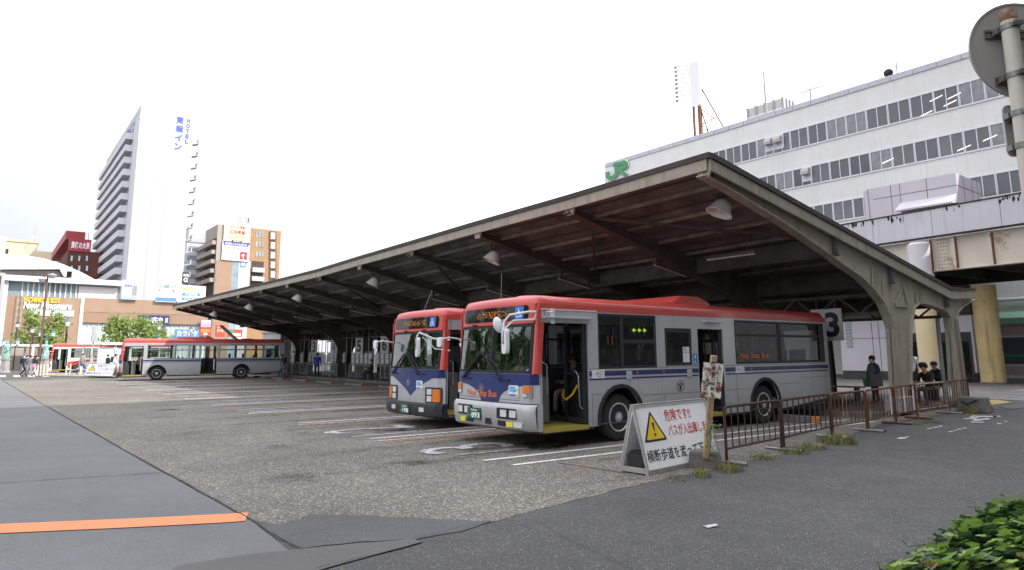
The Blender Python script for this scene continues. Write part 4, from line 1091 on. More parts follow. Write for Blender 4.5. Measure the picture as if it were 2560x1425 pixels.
    # --- destination sign
    b = MB(); front_plate(b, -1.09, 1.03, 2.325, 2.60, .07, .012, 0, 20); ds = b.build('destination_sign', 'sign_glass', t, smooth=True)
    b = MB(); rr = random.Random(plate)
    for i in range(46):
        for j in range(6):
            if rr.random() < .38: x = -.62 + i * .024; z = 2.40 + j * .022; b.add([fs(x + u, z + v, .0135) for u, v in ((0, 0), (.013, 0), (.013, .011), (0, .011))], [(0, 1, 2, 3)])
    b.build('lettering', 'led_orange', ds, raw=True)
    b = MB(); front_plate(b, .66, .90, 2.345, 2.585, .01, .016, 0, 4, 2); wc = b.build('wheelchair_sign', 'sign_blue', ds)
    b = MB(); wheelchair(b, lambda x, y: fs(.67 + x, 2.355 + y, .0185), .21, .21, 0); b.build('symbol', 'white_letter', wc, raw=True)
    for x in ((-.55, .35) if not A_ else (-.75,)):
        b = MB(); front_plate(b, x, x + .16, 2.268, 2.292, .005, .03, 0, 2, 1); b.build('brow_light', 'black_paint', t)
    # --- bumper and lamps
    if A_:
        pr = [(.33, .0), (.36, .05), (.5, .085), (.68, .10), (.75, .085), (.795, .05), (.80, .0)]
        b = MB(); vs = []; nx = 24
        for z, o_ in pr:
            for i in range(nx + 1): x = (-HW - .02) + (2 * HW + .04) * i / nx; vs.append((x, S(max(-HW, min(HW, x)), .5) - o_ - .03, z))
        m = nx + 1; b.add(vs, [(j * m + i, j * m + i + 1, (j + 1) * m + i + 1, (j + 1) * m + i) for j in range(len(pr) - 1) for i in range(nx)])
        for sx in (-1, 1): b.box(sx * HW + (-.02 if sx < 0 else -.03), sx * HW + (.03 if sx < 0 else .02), .14, .255, .335, .795)
        bump = b.build('bumper', body_m, t, smooth=True)
        bo_ = lambda z: .03 + .095
        gap = MB(); rows_panel(gap, [.78, .812], lambda z: -HW, lambda z: HW, .004, 20); gap.build('bumper_gap', 'black_rubber', t)
        for sx in (-1, 1):
            a, c = sorted((sx * .40, sx * .96)); b = MB(); front_plate(b, a, c, .53, .72, .03, .135); hl = b.build('headlight_housing', 'black_paint', bump, smooth=True)
            for u in (.5, .76):
                a, c = sorted((sx * u, sx * (u + .2))); b = MB(); front_plate(b, a + .015, c - .01, .565, .69, .015, .142, 0, 4, 2); b.build('headlight', 'lamp_glass', hl)
            a, c = sorted((sx * .68, sx * .85)); b = MB(); front_plate(b, a, c, .395, .485, .012, .13, 0, 4, 2); b.build('fog_lamp', 'yellow_lens', bump)
            a, c = sorted((sx * .42, sx * .62)); b = MB(); front_plate(b, a, c, .40, .49, .012, .125, 0, 4, 2); b.build('air_intake', 'black_paint', bump)
        b = MB(); front_plate(b, .87, 1.1, .395, .485, .012, .13, 0, 4, 2); b.build('side_marker', 'lamp_glass', bump)
        b = MB(); front_plate(b, .02, .2, .40, .51, .012, .12, 0, 4, 2); b.build('air_intake', 'black_paint', bump)
        pz0, pz1, px0, px1, poff = .46, .675, -.56, -.10, .15
        for sx in (-1, 1):
            a, c = sorted((sx * 1.0, sx * 1.2)); b = MB(); front_plate(b, a, c, .92, 1.14, .02, .012, 0, 6, 3); ts = b.build('turn_signal', 'grey_trim', t)
            a += .02; c -= .02; b = MB(); front_plate(b, a, c, 1.0, 1.125, .012, .03, 0, 6, 2); b.build('lens', 'amber_lens', ts); b = MB(); front_plate(b, a, c if sx < 0 else a + .09, .935, .99, .008, .03, 0, 6, 2); b.build('lens', 'lamp_glass', ts)
    else:
        b = MB(); pr = [(.24, .0), (.27, .06), (.44, .09), (.54, .06), (.56, .0)]; vs = []; nx = 24
        for z, o_ in pr:
            for i in range(nx + 1): x = (-HW - .01) + (2 * HW + .02) * i / nx; vs.append((x, S(max(-HW, min(HW, x)), .5) - o_ - .02, z))
        m = nx + 1; b.add(vs, [(j * m + i, j * m + i + 1, (j + 1) * m + i + 1, (j + 1) * m + i) for j in range(len(pr) - 1) for i in range(nx)])
        for sx in (-1, 1): b.box(sx * HW + (-.01 if sx < 0 else -.03), sx * HW + (.03 if sx < 0 else .01), .14, .255, .25, .555)
        bump = b.build('bumper', 'dark_trim' if not RED else 'white_bus_paint', t, smooth=True)
        for sx in (-1, 1):
            a, c = sorted((sx * .68, sx * 1.24)); b = MB(); front_plate(b, a, c, .57, .93, .03, .012, 0, 10); hl = b.build('headlight_housing', 'dark_trim', t, smooth=True)
            for z in (.60, .76):
                a, c = sorted((sx * .76, sx * .95)); b = MB(); front_plate(b, a, c, z, z + .13, .012, .02, 0, 4, 2); b.build('headlight', 'lamp_glass', hl)
            a, c = sorted((sx * 1.0, sx * 1.22)); b = MB(); front_plate(b, a, c, .60, .89, .015, .026, 0, 6, 2); b.build('turn_signal', 'amber_lens', hl)
            a, c = sorted((sx * .58, sx * .78)); b = MB(); front_plate(b, a, c, .36, .46, .012, .115, 0, 4, 2); b.build('fog_lamp', 'lamp_glass', bump)
        pz0, pz1, px0, px1, poff = .28, .50, -.30, .14, .125
    b = MB(); front_plate(b, px0, px1, pz0, pz1, .006, poff, 0, 6, 2); pl = b.build('number_plate', 'plate_green', t)
    if style != 'R':
        b = MB(); pw = px1 - px0; ph = pz1 - pz0
        b.text('新潟200', lambda x, y: fs(px0 + x, pz0 + y, poff + .003), pw * .5, ph * .2, bold=.02, x0=pw * .27, y0=ph * .70)
        b.text(plate, lambda x, y: fs(px0 + x, pz0 + y, poff + .003), pw * .64, ph * .48, bold=.03, x0=pw * .32, y0=ph * .13)
        b.text('か', lambda x, y: fs(px0 + x, pz0 + y, poff + .003), pw * .1, ph * .16, x0=pw * .04, y0=ph * .26); b.text('・', lambda x, y: fs(px0 + x, pz0 + y, poff + .003), pw * .05, ph * .08, x0=pw * .2, y0=ph * .3)
        b.build('lettering', 'white_letter', pl, raw=True)
        b = MB(); ez = 1.04 if A_ else 1.02; emblem(b, lambda x, y: fs(-.27 + x if A_ else x - .12, ez + y, .011), .085, .085); b.build('emblem', 'chrome', t, raw=True)
        sx0 = .60 if A_ else .28; sz0 = .92 if A_ else .86
        b = MB(); front_plate(b, sx0, sx0 + .28, sz0, sz0 + .21, .03, .010, 0, 5, 3); stk = b.build('picture_sticker', 'white_paint', t)
        b = MB(); front_plate(b, sx0 + .03, sx0 + .2, sz0 + .09, sz0 + .19, .008, .0125, 0, 3, 2); b.build('picture', 'sticker_sky', stk); b = MB(); front_plate(b, sx0 + .02, sx0 + .26, sz0 + .012, sz0 + .05, .008, .0125, 0, 3, 1); b.build('picture', 'sign_blue', stk)
        b = MB(); b.add([fs(sx0 + u, sz0 + v, .0145) for u, v in ((.1, .06), (.26, .13), (.27, .15), (.2, .12))], [(0, 1, 2, 3)]); b.build('picture', 'green_letter', stk, raw=True)
        b = MB(); front_plate(b, sx0 + .2, sx0 + .26, sz0 + .02, sz0 + .06, .01, .015, 0, 2, 2); b.build('picture', 'yellow_letter', stk)
    if A_:
        b = MB(); b.text('Non Step Bus', lambda x, y: fs(-.79 + x, .855 + y, .012), 1.03, .16, bold=.012); b.build('lettering', 'orange_letter', t, raw=True)
    # panel lines on the front
    b = MB()
    for xa, xb_, za in ((-1.22, -.35, .862), (.1, .88, .862)):
        b.add([fs(xa + (xb_ - xa) * i / 6, za + dz_, .0095) for i in range(7) for dz_ in (0, .006)], [(2 * i, 2 * i + 2, 2 * i + 3, 2 * i + 1) for i in range(6)])
    for xx in (.1, .88): b.add([fs(xx + u, z, .0095) for u in (0, .006) for z in (.862, 1.0, 1.2)], [(0, 3, 4, 1), (1, 4, 5, 2)])
    b.build('panel_joint', 'dark_trim', t, raw=True)
    # --- wipers
    for xa, za, xb_, zb_ in ((-.92, 1.24, -.36, 1.68), (.36, 1.24, -.22, 1.72)):
        b = MB(); b.bar(fs(xa, za, .03), fs(xb_, zb_, .06), .03, .02); b.tube([fs(xa, za, 0), fs(xa, za, .06)], .035, 8); b.bar(fs(xa + .06, za + .12, .045), fs(xb_ + .02, zb_ + .06, .05), .014, .014); b.bar(fs(xa - .02, za - .01, .03), fs(xa + .28, za - .015, .03), .05, .02); b.build('wiper', 'black_rubber', t)
    # --- mirrors
    b = MB()
    if A_:
        b.tube([(1.29, .52, 2.47), (1.16, .05, 2.46), (1.02, -.28, 2.40), (.93, -.34, 2.28), (.93, -.34, 1.98)], .022, 8); b.tube([(1.29, .52, 2.33), (1.18, .1, 2.32), (1.02, -.2, 2.30), (.94, -.32, 2.16)], .018, 8); b.box(1.27, 1.30, .48, .56, 2.25, 2.53); b.tube([(1.2, .2, 2.465), (1.2, .15, 2.33)], .015, 6)
        hd = (.94, -.36, 1.93); rdm = (.72, -.34, 2.22)
    else:
        b.tube([(1.29, .3, 2.03), (1.1, -.05, 2.06), (.92, -.32, 2.2), (.88, -.36, 2.1)], .024, 8); b.tube([(1.29, .3, 1.78), (1.12, .0, 1.82), (.95, -.25, 2.1)], .016, 6); hd = (.88, -.37, 1.86); rdm = None
    ma = b.build('mirror_arm', 'mirror_white', t, smooth=True)
    b = MB(); pts = []
    for i in range(24):
        a = 2 * math.pi * i / 24; cx = math.copysign(abs(math.cos(a)) ** .45, math.cos(a)); cz = math.copysign(abs(math.sin(a)) ** .45, math.sin(a)); pts.append((cx * .125, cz * .225))
    b.prism(pts, lambda x, z: (x, 0, z), (0, .07, 0)); mo = b.build('mirror', 'mirror_white', ma, bevel=.012, loc=hd); mo.rotation_euler = (0, 0, R(-18))
    b = MB(); b.tube([(0, 0, .2), (0, -.02, -.05)], .012, 6); b.lathe([(.03, 0), (.02, .03), (0, .03)], 8, 0, (0, 0, -.02), (0, -1, 0)); b.build('clamp', 'grey_trim', mo)
    if rdm:
        b = MB(); b.lathe([(0, -.03), (.1, -.02), (.15, .02), (.155, .03), (0, .03)], 18, 0, (0, 0, 0), (0, 1, .35)); rm = b.build('mirror', 'mirror_white', ma, smooth=True, loc=rdm); b = MB(); b.tube([(.02, 0, 0), (.2, 0, .1)], .014, 6); b.build('clamp', 'grey_trim', rm)
    b = MB(); b.tube([(-1.25, .2, 2.0), (-1.32, -.1, 2.05), (-1.4, -.3, 2.0)], .016, 6); b.prism([(x * .7 - 1.4, z * .45 + 1.95) for x, z in pts], lambda x, z: (x, -.3, z), (0, .05, 0)); b.build('mirror', 'mirror_white', t)
    # --- windows
    def window(wd, x, s_, panes, m_frame='dark_trim', glass_m='window_tint'):
        b = MB(); y0, y1, z0, z1 = wd; side_plate(b, rect(y0 + .002, y1 - .002, z0 + .002, z1 - .002), [rect(*p_) for p_ in panes], x - s_ * .012, -s_ * .03); f = b.build('window', m_frame, t)
        b = MB()
        for p_ in panes: b.add([(x - s_ * .028, p_[i], p_[j]) for i, j in ((0, 2), (1, 2), (1, 3), (0, 3))], [(0, 1, 2, 3)])
        b.build('pane', glass_m, f, raw=True); return f
    for wd in wins:
        y0, y1, z0, z1 = wd
        if A_:
            if y1 - y0 > 3: pn = [(y0 + .06, 8.05, z0 + .06, 2.08), (y0 + .06, 8.05, 2.14, z1 - .05), (8.17, y1 - .25, z0 + .06, 2.08), (8.17, y1 - .25, 2.14, z1 - .05)]
            elif y1 - y0 > 1.5: pn = [(y0 + .05, 2.33, z0 + .05, z1 - .05), (2.42, y1 - .07, z0 + .05, 1.90), (2.42, y1 - .07, 1.98, z1 - .05)]
            else: pn = [(y0 + .08, y1 - .08, z0 + .07, z1 - .09)]
            window(wd, HW, 1, pn)
        else:
            zm = 2.05; pn = [(y0 + .05, y1 - .05, z0 + .05, zm - .02), (y0 + .05, y1 - .05, zm + .02, z1 - .05)] if y1 - y0 > 1.1 else [(y0 + .05, y1 - .05, z0 + .05, z1 - .05)]
            window(wd, HW, 1, pn, 'dark_trim' if style == 'B' else 'grey_trim', 'window_tint' if style == 'B' else 'window_clear')
    for wd in wo: window(wd, -HW, -1, [(wd[0] + .05, wd[1] - .05, wd[2] + .05, 2.0), (wd[0] + .05, wd[1] - .05, 2.05, wd[3] - .05)] if wd[1] - wd[0] > 1.1 else [(wd[0] + .05, wd[1] - .05, wd[2] + .05, wd[3] - .05)], 'dark_trim', 'window_clear' if style != 'A' else 'window_tint')
    # --- stripes with company lettering, notices
    if not RED:
        b = MB()
        for ya, yb_ in ((d1[1] + .02, d2[0] - .02), (d2[1] + .02, BL - .06)):
            b.box(HW + .0005, HW + .004, ya, yb_, 1.268, 1.362); b.box(HW + .0005, HW + .004, ya, yb_, 1.195, 1.228)
        st_ = b.build('side_stripe', 'navy_paint', t)
        if A_:
            for i, ch in enumerate('新潟交通バス'):
                y = (2.75, 3.55, 4.35, 6.75, 7.5, 8.25)[i]; b = MB(); b.text(ch, lambda a, c: (HW + .0055, y + a, 1.28 + c), .075, .07); b.build('lettering', 'gold_letter', st_, raw=True)
            b = MB(); b.box(HW + .001, HW + .006, 1.5, 1.84, 1.225, 1.385); ex = b.build('exit_notice', 'white_paint', t)
            b = MB(); b.text('出口', lambda a, c: (HW + .0075, 1.61 + a, 1.285 + c), .18, .075); b.text('EXIT', lambda a, c: (HW + .0075, 1.66 + a, 1.24 + c), .1, .03); b.build('lettering', 'black_letter', ex, raw=True)
            b = MB(); b.box(HW + .001, HW + .006, 6.15, 6.5, 1.225, 1.385); ex = b.build('entrance_notice', 'white_paint', t)
            b = MB(); b.text('入口', lambda a, c: (HW + .0075, 6.28 + a, 1.285 + c), .2, .075); b.text('ENTRANCE', lambda a, c: (HW + .0075, 6.29 + a, 1.24 + c), .18, .025); b.text('↑', lambda a, c: (HW + .0075, 6.18 + a, 1.25 + c), .08, .11); b.build('lettering', 'black_letter', ex, raw=True)
            b = MB(); b.text('Non Step Bus', lambda a, c: (HW + .002, 6.34 + a, 1.54 + c), 1.2, .15, bold=.012); b.build('lettering', 'orange_letter', t, raw=True)
            b = MB(); emblem(b, lambda a, c: (HW + .003, 4.12 + a, 1.0 + c), .13, .12); b.build('emblem', 'black_letter', t, raw=True)
            b = MB(); b.box(HW + .001, HW + .004, 4.60, 4.74, 1.43, 1.68); wc = b.build('wheelchair_sign', 'sign_blue', t); b = MB(); wheelchair(b, lambda a, c: (HW + .0055, 4.61 + a, 1.44 + c), .12, .12, 0); b.box(HW + .005, HW + .0055, 4.65, 4.69, 1.58, 1.65); b.build('symbol', 'white_letter', wc, raw=True)
            b = MB(); b.box(HW - .02, HW - .017, 4.28, 4.5, 1.72, 1.83); b.box(HW - .02, HW - .017, 4.28, 4.5, 1.5, 1.71); tk = b.build('window_sticker', 'white_paint', t); b = MB(); b.text('IC', lambda a, c: (HW - .0155, 4.31 + a, 1.745 + c), .1, .06, bold=.03); b.build('lettering', 'red_letter', tk, raw=True)
            for y, s in ((2.45, 0), (4.36, 1)):
                b = MB(); b.box(HW + .005, HW + .03, y, y + .15, 1.19, 1.35); b.build('door_switch', 'silver_paint', t, bevel=.005)
            b = MB()
            for y0, y1, z in ((1.5, 1.75, .92), (2.95, 4.75, .85), (5.76, 6.7, .85), (7.95, 8.9, .92), (9.0, 10.3, 1.05)): b.box(HW + .0004, HW + .002, y0, y1, z, z + .008)
            for y, za, z2 in ((3.6, .34, .85), (1.5, .34, .92), (6.18, .36, 1.2), (9.0, .92, 1.05)): b.box(HW + .0004, HW + .002, y, y + .008, za, z2)
            b.box(HW + .0004, HW + .002, 1.45, 10.3, 1.402, 1.41); b.build('panel_joint', 'dark_trim', t)
            b = MB(); b.box(HW + .002, HW + .02, 3.85, 3.98, .6, .7); b.build('reflector', 'red_lens', t)
            b = MB(); b.box(HW + .002, HW + .05, 4.98, 5.62, 2.37, 2.42); b.build('gutter', 'silver_paint', t, bevel=.01); b = MB(); b.box(HW + .002, HW + .07, .27, 1.48, 2.345, 2.385); b.build('gutter', 'silver_paint', t, bevel=.008)
            b = MB(); b.box(HW + .002, HW + .012, .24, 1.66, 2.505, 2.525); b.build('trim_strip', 'mirror_white', t)
            b = MB(); b.box(HW - .06, HW - .045, 2.46, 3.30, 2.0, 2.42); sd = b.build('side_display', 'sticker_sky' if False else 'navy_paint', t)
            b = MB()
            for i in range(3):
                y = 2.72 + .16 * i; b.add([(HW - .043, y + u, 2.17 + v) for u, v in ((0, 0), (.05, .05), (.05, .02), (.1, .02), (.1, -.02), (.05, -.02), (.05, -.05))], [(0, 1, 2, 3, 4, 5, 6)])
            b.build('lettering', 'led_green', sd, raw=True)
            b = MB(); rr2 = random.Random(3)
            for i in range(4):
                for j in range(12):
                    if rr2.random() < .5: b.box(HW - .0435, HW - .043, 2.66 + i * .14, 2.675 + i * .14, 2.04 + j * .024, 2.052 + j * .024)
            for i in (0, 1):
                for j in range(5): b.box(HW - .05, HW - .045, 2.0 + i * .12, 2.02 + i * .12, 1.88 + j * .035, 1.9 + j * .035)
            b.build('lettering', 'led_orange', sd)
    else:
        b = MB(); b.prism([(.25, 1.38), (1.55, 1.38), (1.4, .6), (1.25, .35), (.9, .35), (.25, .35)], lambda y, z: (HW + .0005, y, z), (.003, 0, 0)) if False else b.prism([(1.45, 1.1), (2.9, 1.25), (6.5, 1.36), (10.3, 1.38), (10.3, 1.3), (6.5, 1.26), (3.2, 1.1), (1.9, .75), (1.45, .36)], lambda y, z: (HW + .0005, y, z), (.003, 0, 0)); b.build('side_stripe', 'red_paint', t)
    # --- arches, wheels
    for y in (WF, WR):
        b = MB(); ou = arch(y, .45, .655, .34); inn = arch(y, .45, .585, .34); b.prism(ou + inn[::-1], lambda a, c: (HW + .001, a, c), (.03, 0, 0)); b.build('arch_trim', 'black_rubber' if style != 'S' else 'silver_paint', t)
        b = MB(); n_ = 12; vs = []
        for i in range(n_ + 1):
            a = math.pi * i / n_; vs += [(HW - .05, y - .6 * math.cos(a), .43 + .6 * math.sin(a)), (HW - .55, y - .6 * math.cos(a), .43 + .6 * math.sin(a))]
        b.add(vs, [(2 * i, 2 * i + 1, 2 * i + 3, 2 * i + 2) for i in range(n_)]); b.add([vs[2 * i + 1] for i in range(n_ + 1)], [tuple(range(n_ + 1))]); b.build('wheel_housing', 'black_paint', t, raw=True)
        for s_ in (1, -1): wheel(t, s_ * (HW - .19), y, s_)
    b = MB()
    for y0, y1 in ((.3, WF - .62), (WF + .62, WR - .62), (WR + .62, 9.6)): b.box(-HW + .1, HW - .1, y0, y1, .26, .33)
    b.box(-1.0, 1.0, WF - .6, WR + .6, .34, .345); b.build('underbody', 'black_paint', t)
    # --- inside
    b = MB(); b.box(-HW + .05, HW - .05, .3, BL - .1, .346, .37); b.build('floor', 'bus_floor', t)
    b = MB(); b.box(-HW + .05, HW - .05, .35, BL - .1, 2.5, 2.52); b.box(-HW + .045, -HW + .06, 1.0, BL - .1, .38, 1.38); b.build('interior_lining', 'interior_grey', t)
    b = MB(); b.box(HW - .3, HW + .005, d1[0] + .02, d1[1] - .02, .3, .3755); b.box(-.2, HW - .30, .5, 1.4, .371, .3755); b.build('door_step', 'floor_yellow', t); b = MB(); b.box(HW - .25, HW + .005, d2[0] + .02, d2[1] - .02, .3, .3755); b.build('door_step', 'floor_yellow', t)
    b = MB(); b.prism([(.16, .4), (.62, .4), (.62, 1.0), (.5, 1.22), (.16, 1.3)], lambda y, z: (-HW + .06, y, z), (1.75, 0, 0)); b.build('dashboard', 'interior_dark', t)
    b = MB(); b.tube([(-.62 + .22 * math.cos(a), .72 + .2 * math.sin(a), 1.28 + .08 * math.sin(a)) for a in [i * .5236 for i in range(13)]], .016, 6); b.build('steering_wheel', 'black_paint', t)
    def seat(x, y, m_='seat_blue', z=.37):
        b = MB(); b.box(x - .22, x + .22, y - .2, y + .24, z + .36, z + .48); b.box(x - .22, x + .22, y + .24, y + .34, z + .36, z + 1.05); b.box(x - .05, x + .05, y - .05, y + .05, z, z + .36); b.build('seat', m_, t, bevel=.03)
    seat(-.62, 1.25, 'interior_dark', .45)
    for i in range(4): seat(-.95, 3.3 + .9 * i, z=.55 if i == 0 else .37)
    for y in (3.5, 6.5, 7.4, 8.3, 9.2): seat(.92, y, z=.72 if y > 6.2 else .5)
    for y in (8.3, 9.2): seat(.35, y, z=.6); seat(-.5, y, z=.6)
    b = MB(); b.box(-HW + .08, HW - .08, 6.2, BL - .1, .371, .6); b.build('rear_step', 'bus_floor', t)
    for x, y in ((.55, 1.5), (.62, 2.9), (.62, 4.6), (.62, 5.9), (-.45, 3.4), (-.45, 5.2)):
        b = MB(); b.tube([(x, y, .37), (x, y, 2.5)], .018, 6); b.build('grab_pole', 'handrail_yellow', t)
    b = MB(); b.box(.55, 1.15, 1.43, 1.62, .38, 1.35); b.build('wheel_box', 'interior_dark', t); b = MB(); b.box(-1.1, -.25, 1.62, 1.66, .6, 1.9); b.build('driver_screen', 'interior_dark', t)
    b = MB(); b.box(.35, .6, .75, 1.0, .38, 1.25); b.build('fare_box', 'interior_grey', t, bevel=.02)
    # open folding door leaves
    for y, h_ in ((d1[1] - .03, d1[2]), (d2[1] - .05, d2[2])):
        b = MB()
        for yy in (y, y - .045):
            b.box(HW - .58, HW - .02, yy - .03, yy, .4, .5); b.box(HW - .58, HW - .02, yy - .03, yy, h_ - .1, h_ - .03); b.box(HW - .58, HW - .53, yy - .03, yy, .5, h_ - .1); b.box(HW - .07, HW - .02, yy - .03, yy, .5, h_ - .1); b.box(HW - .53, HW - .07, yy - .03, yy, 1.3, 1.34)
        dl = b.build('door', 'dark_trim', t); b = MB(); b.add([(HW - .53, y - .02, .5), (HW - .07, y - .02, .5), (HW - .07, y - .02, h_ - .1), (HW - .53, y - .02, h_ - .1)], [(0, 1, 2, 3)]); b.build('pane', 'window_clear', dl, raw=True)
        b = MB(); b.tube([(HW - .5, y - .1, 1.42), (HW - .2, y - .11, 1.36), (HW - .14, y - .11, 1.28), (HW - .12, y - .11, .72), (HW - .07, y - .08, .66)], .014, 7); b.build('handrail', 'chrome', dl, smooth=True)
    b = MB(); b.tube([(.62, 1.36, 1.0), (.66, 1.3, .86), (.8, 1.25, .82), (.95, 1.28, .92), (1.05, 1.33, 1.1)], .02, 8); b.build('grab_rail', 'handrail_yellow', t, smooth=True)
    b = MB(); b.tube([(1.05, .45, 1.55), (1.12, .5, 1.5), (1.12, .5, .98), (1.0, .45, .92)], .014, 7); b.build('handrail', 'chrome', t, smooth=True)
    # --- on the roof
    def pod(x0, x1, prof, m_='red_paint'):
        b = MB(); b.prism(prof, lambda y, z: (x0, y, z), (x1 - x0, 0, 0)); b.build('roof_unit', m_, t, bevel=.04)
    if A_: pod(-.8, .95, [(3.0, ZT - .06), (3.2, ZT + .0), (4.35, ZT + .035), (4.62, ZT + .20), (5.35, ZT + .20), (5.75, ZT + .06), (5.8, ZT - .06)])
    else: pod(-.8, .8, [(3.3, ZT - .06), (3.4, ZT + .12), (5.6, ZT + .12), (5.75, ZT - .06)])
    b = MB(); b.lathe([(.44, -.06), (.44, .015), (.40, .045), (0, .055)], 22, 0, (.25, .95, ZT), (0, 0, 1), (1, .9)); b.build('roof_hatch', 'red_paint', t, smooth=True)
    b = MB(); b.lathe([(.4, -.04), (.4, .03), (.36, .05), (0, .06)], 22, 0, (.2, 8.0, ZT - .01), (0, 0, 1)); b.build('roof_hatch', 'red_paint', t, smooth=True)
    b = MB(); b.tube([(-.3, .5, ZT - .02), (-.3, .52 if A_ else .75, ZT + .55)], .006, 5); b.build('antenna', 'grey_trim', t)
    return t
BX1 = -9.327 - HW
bus1 = make_bus('nearest bus, silver with red roof and the plate 893, its front door open', (BX1, 7.72, .004), R(-.6), 'A', '893')
q = onX(1113, 1046, BX1 - 4.06 + HW)
bus2 = make_bus('silver and red bus with black bumper and the plate 198, parked beside the nearest bus', (BX1 - 4.06, q.y - .2, .004), 0, 'B', '198')
q = at(391, 940, 45.0); a = R(-10.); f3 = Vector((math.cos(a) * (HW - .19) - math.sin(a) * 2.28, math.sin(a) * (HW - .19) + math.cos(a) * 2.28, 0))
bus3 = make_bus('silver bus with red roof seen side-on under the far end of the canopy', (q.x - f3.x, q.y - f3.y, .004), a, 'S', '207')
q = at(84, 940, 61.)
bus4 = make_bus('white bus with a red front behind the street lamps on the left', (q.x - 1., q.y + 1.2, .004), R(-8), 'R', '300')
# ------------------------------------------------------------------ town on the left
mat('hotel_white', (.43, .425, .435), .7, var=.03, scale=.3); mat('hotel_grey', (.50, .50, .53), .7, var=.05, scale=.4); plain('groove_grey', (.36, .36, .38), .7); plain('pale_joint', (.33, .32, .32), .7)
plain('hotel_blue', (.04, .09, .45), .5); mat('tan_tile', (.31, .205, .14), .7, var=.06, scale=.5); mat('tan_tile_dark', (.28, .18, .12), .7, var=.06, scale=.5); mat('pale_metal', (.62, .62, .62), .5, var=.04)
mat('brown_brick', (.33, .195, .10), .8, var=.1, scale=.6); mat('red_brick', (.11, .035, .025), .8, var=.15, scale=.6); plain('red_sign', (.30, .025, .035), .5); mat('beige_wall', (.62, .52, .36), .8, var=.05); mat('grey_beige', (.34, .30, .26), .8, var=.08)
plain('cream_board', (.60, .55, .40), .6); plain('board_blue', (.06, .08, .42), .6); plain('board_navy', (.02, .025, .12), .6); plain('pale_blue', (.30, .50, .72), .6); plain('board_sky', (.09, .22, .42), .6); plain('board_red', (.42, .06, .045), .6); plain('board_pink', (.5, .28, .42), .6)
mat('glass_far', (.22, .30, .34), .15, 0, var=.3, scale=.3); mat('glass_pale', (.48, .58, .56), .25, 0, var=.15, scale=.4); plain('lamp_green', (.07, .15, .14), .5); plain('pole_brown', (.12, .07, .055), .6); plain('pole_black', (.012, .013, .014), .4); plain('glass_white', (.6, .62, .6), .3)
# hotel tower: pale end wall to the right, balconies to the left
c = P(353, 262, 150.); HX, HY, HZ = c.x, c.y, c.z
yr = onX(486, 292, HX).y; xl_ = onY(268, 388, HY).x
hotel = thing('hotel_tower', 'tall white hotel tower with blue lettering and a side stacked with balconies', 'building', (HX, HY, 0))
hy = yr - HY; hx = HX - xl_
def hw(px, py): q = onX(px, py, HX); return q.y - HY, q.z      # on the end wall
def hl(px, py): q = onY(px, py, HY); return q.x - HX, q.z      # on the balcony side
b = MB(); b.box(-hx, 0, 0, hy, 0, HZ); b.build('wall', 'hotel_white', hotel)
b = MB()
for px in (396.5, 427.5):
    u = hw(px, 280)[0]; b.box(.004, .03, u - .22, u + .22, 0, HZ - .8)
b.build('groove', 'groove_grey', hotel)
b = MB()
for i in range(1, 13): z = HZ - 2.84 * 1.0 * i * 1.15; b.box(.004, .012, .3, hw(396.5, 280)[0] - .3, z, z + .07) if z > 2 else None
for i in range(1, 13): z = HZ - 2.84 * 1.15 * i; b.box(.004, .012, hw(427.5, 280)[0] + .3, hy - .1, z, z + .07) if z > 2 else None
b.build('wall_joints', 'pale_joint', hotel)
def vtext(b, s, fnc, px0, py0, px1, py1):
    """letters stacked between two points of the wall plane"""
    n = len(s)
    for i, ch in enumerate(s):
        fa = (i + .08) / n; fb = (i + .86) / n
        (ua, za) = fnc(lerp(px0, px1, fa) , lerp(py0, py1, fa)); (ub, zb) = fnc(lerp(px0, px1, fb), lerp(py0, py1, fb))
        wd = abs(za - zb) * (.95 if ord(ch) > 255 else .7)
        uc = (ua + ub) / 2
        b.text(ch, lambda x, y: (.08, uc - wd / 2 + x, zb + y), wd, za - zb, bold=.025)
b = MB(); vtext(b, '東横イン', hw, 451, 290, 444, 378); b.build('lettering', 'hotel_blue', hotel, raw=True)
b = MB(); vtext(b, 'HOTEL', hw, 472, 296, 466, 361); b.build('lettering', 'hotel_blue', hotel, raw=True)
b = MB(); (ua, za), (ub, zb) = hl(309, 338), hl(341, 286)
b.text('東横イン', lambda x, y: (ua + x, -.08, HZ - 4.2 + y), (ub - ua), 3.0, bold=.02); b.build('lettering', 'hotel_blue', hotel, raw=True)
z0 = hl(332, 336)[1]; fl = 2.86; ur = hl(334, 340)[0]
for i in range(15):
    z = z0 - fl * i - .2
    if z < 6: break
    b = MB(); b.box(-hx - .3, ur, -1.5, -.02, z - 1.45, z - 1.3); b.box(-hx - .3, ur, -1.5, -1.38, z - 1.299, z); b.box(ur - .12, ur, -1.379, -.02, z - 1.299, z); b.build('balcony', 'hotel_grey', hotel)
b = MB(); b.box(-hx + .1, ur - .3, -.05, -.004, 5, z0 + .6); b.build('balcony_recess', 'groove_grey', hotel)
b = MB(); b.box(ur + .1, -.05, -.04, -.004, 5, HZ - 2); b.build('wall_strip', 'hotel_grey', hotel)
for i in range(13):
    z = hw(482, 355)[1] - fl * i
    b = MB(); b.prism([(0, 0), (1.5, .5), (1.5, 1.6), (1.35, 1.6), (1.2, .6), (0, .25)], lambda u, w_: (-2.2, hy + .02 + u, z - .6 + w_), (2.2, 0, 0)); b.build('far_balcony', 'groove_grey', hotel)
mk = onX(474, 266, HX - 3)
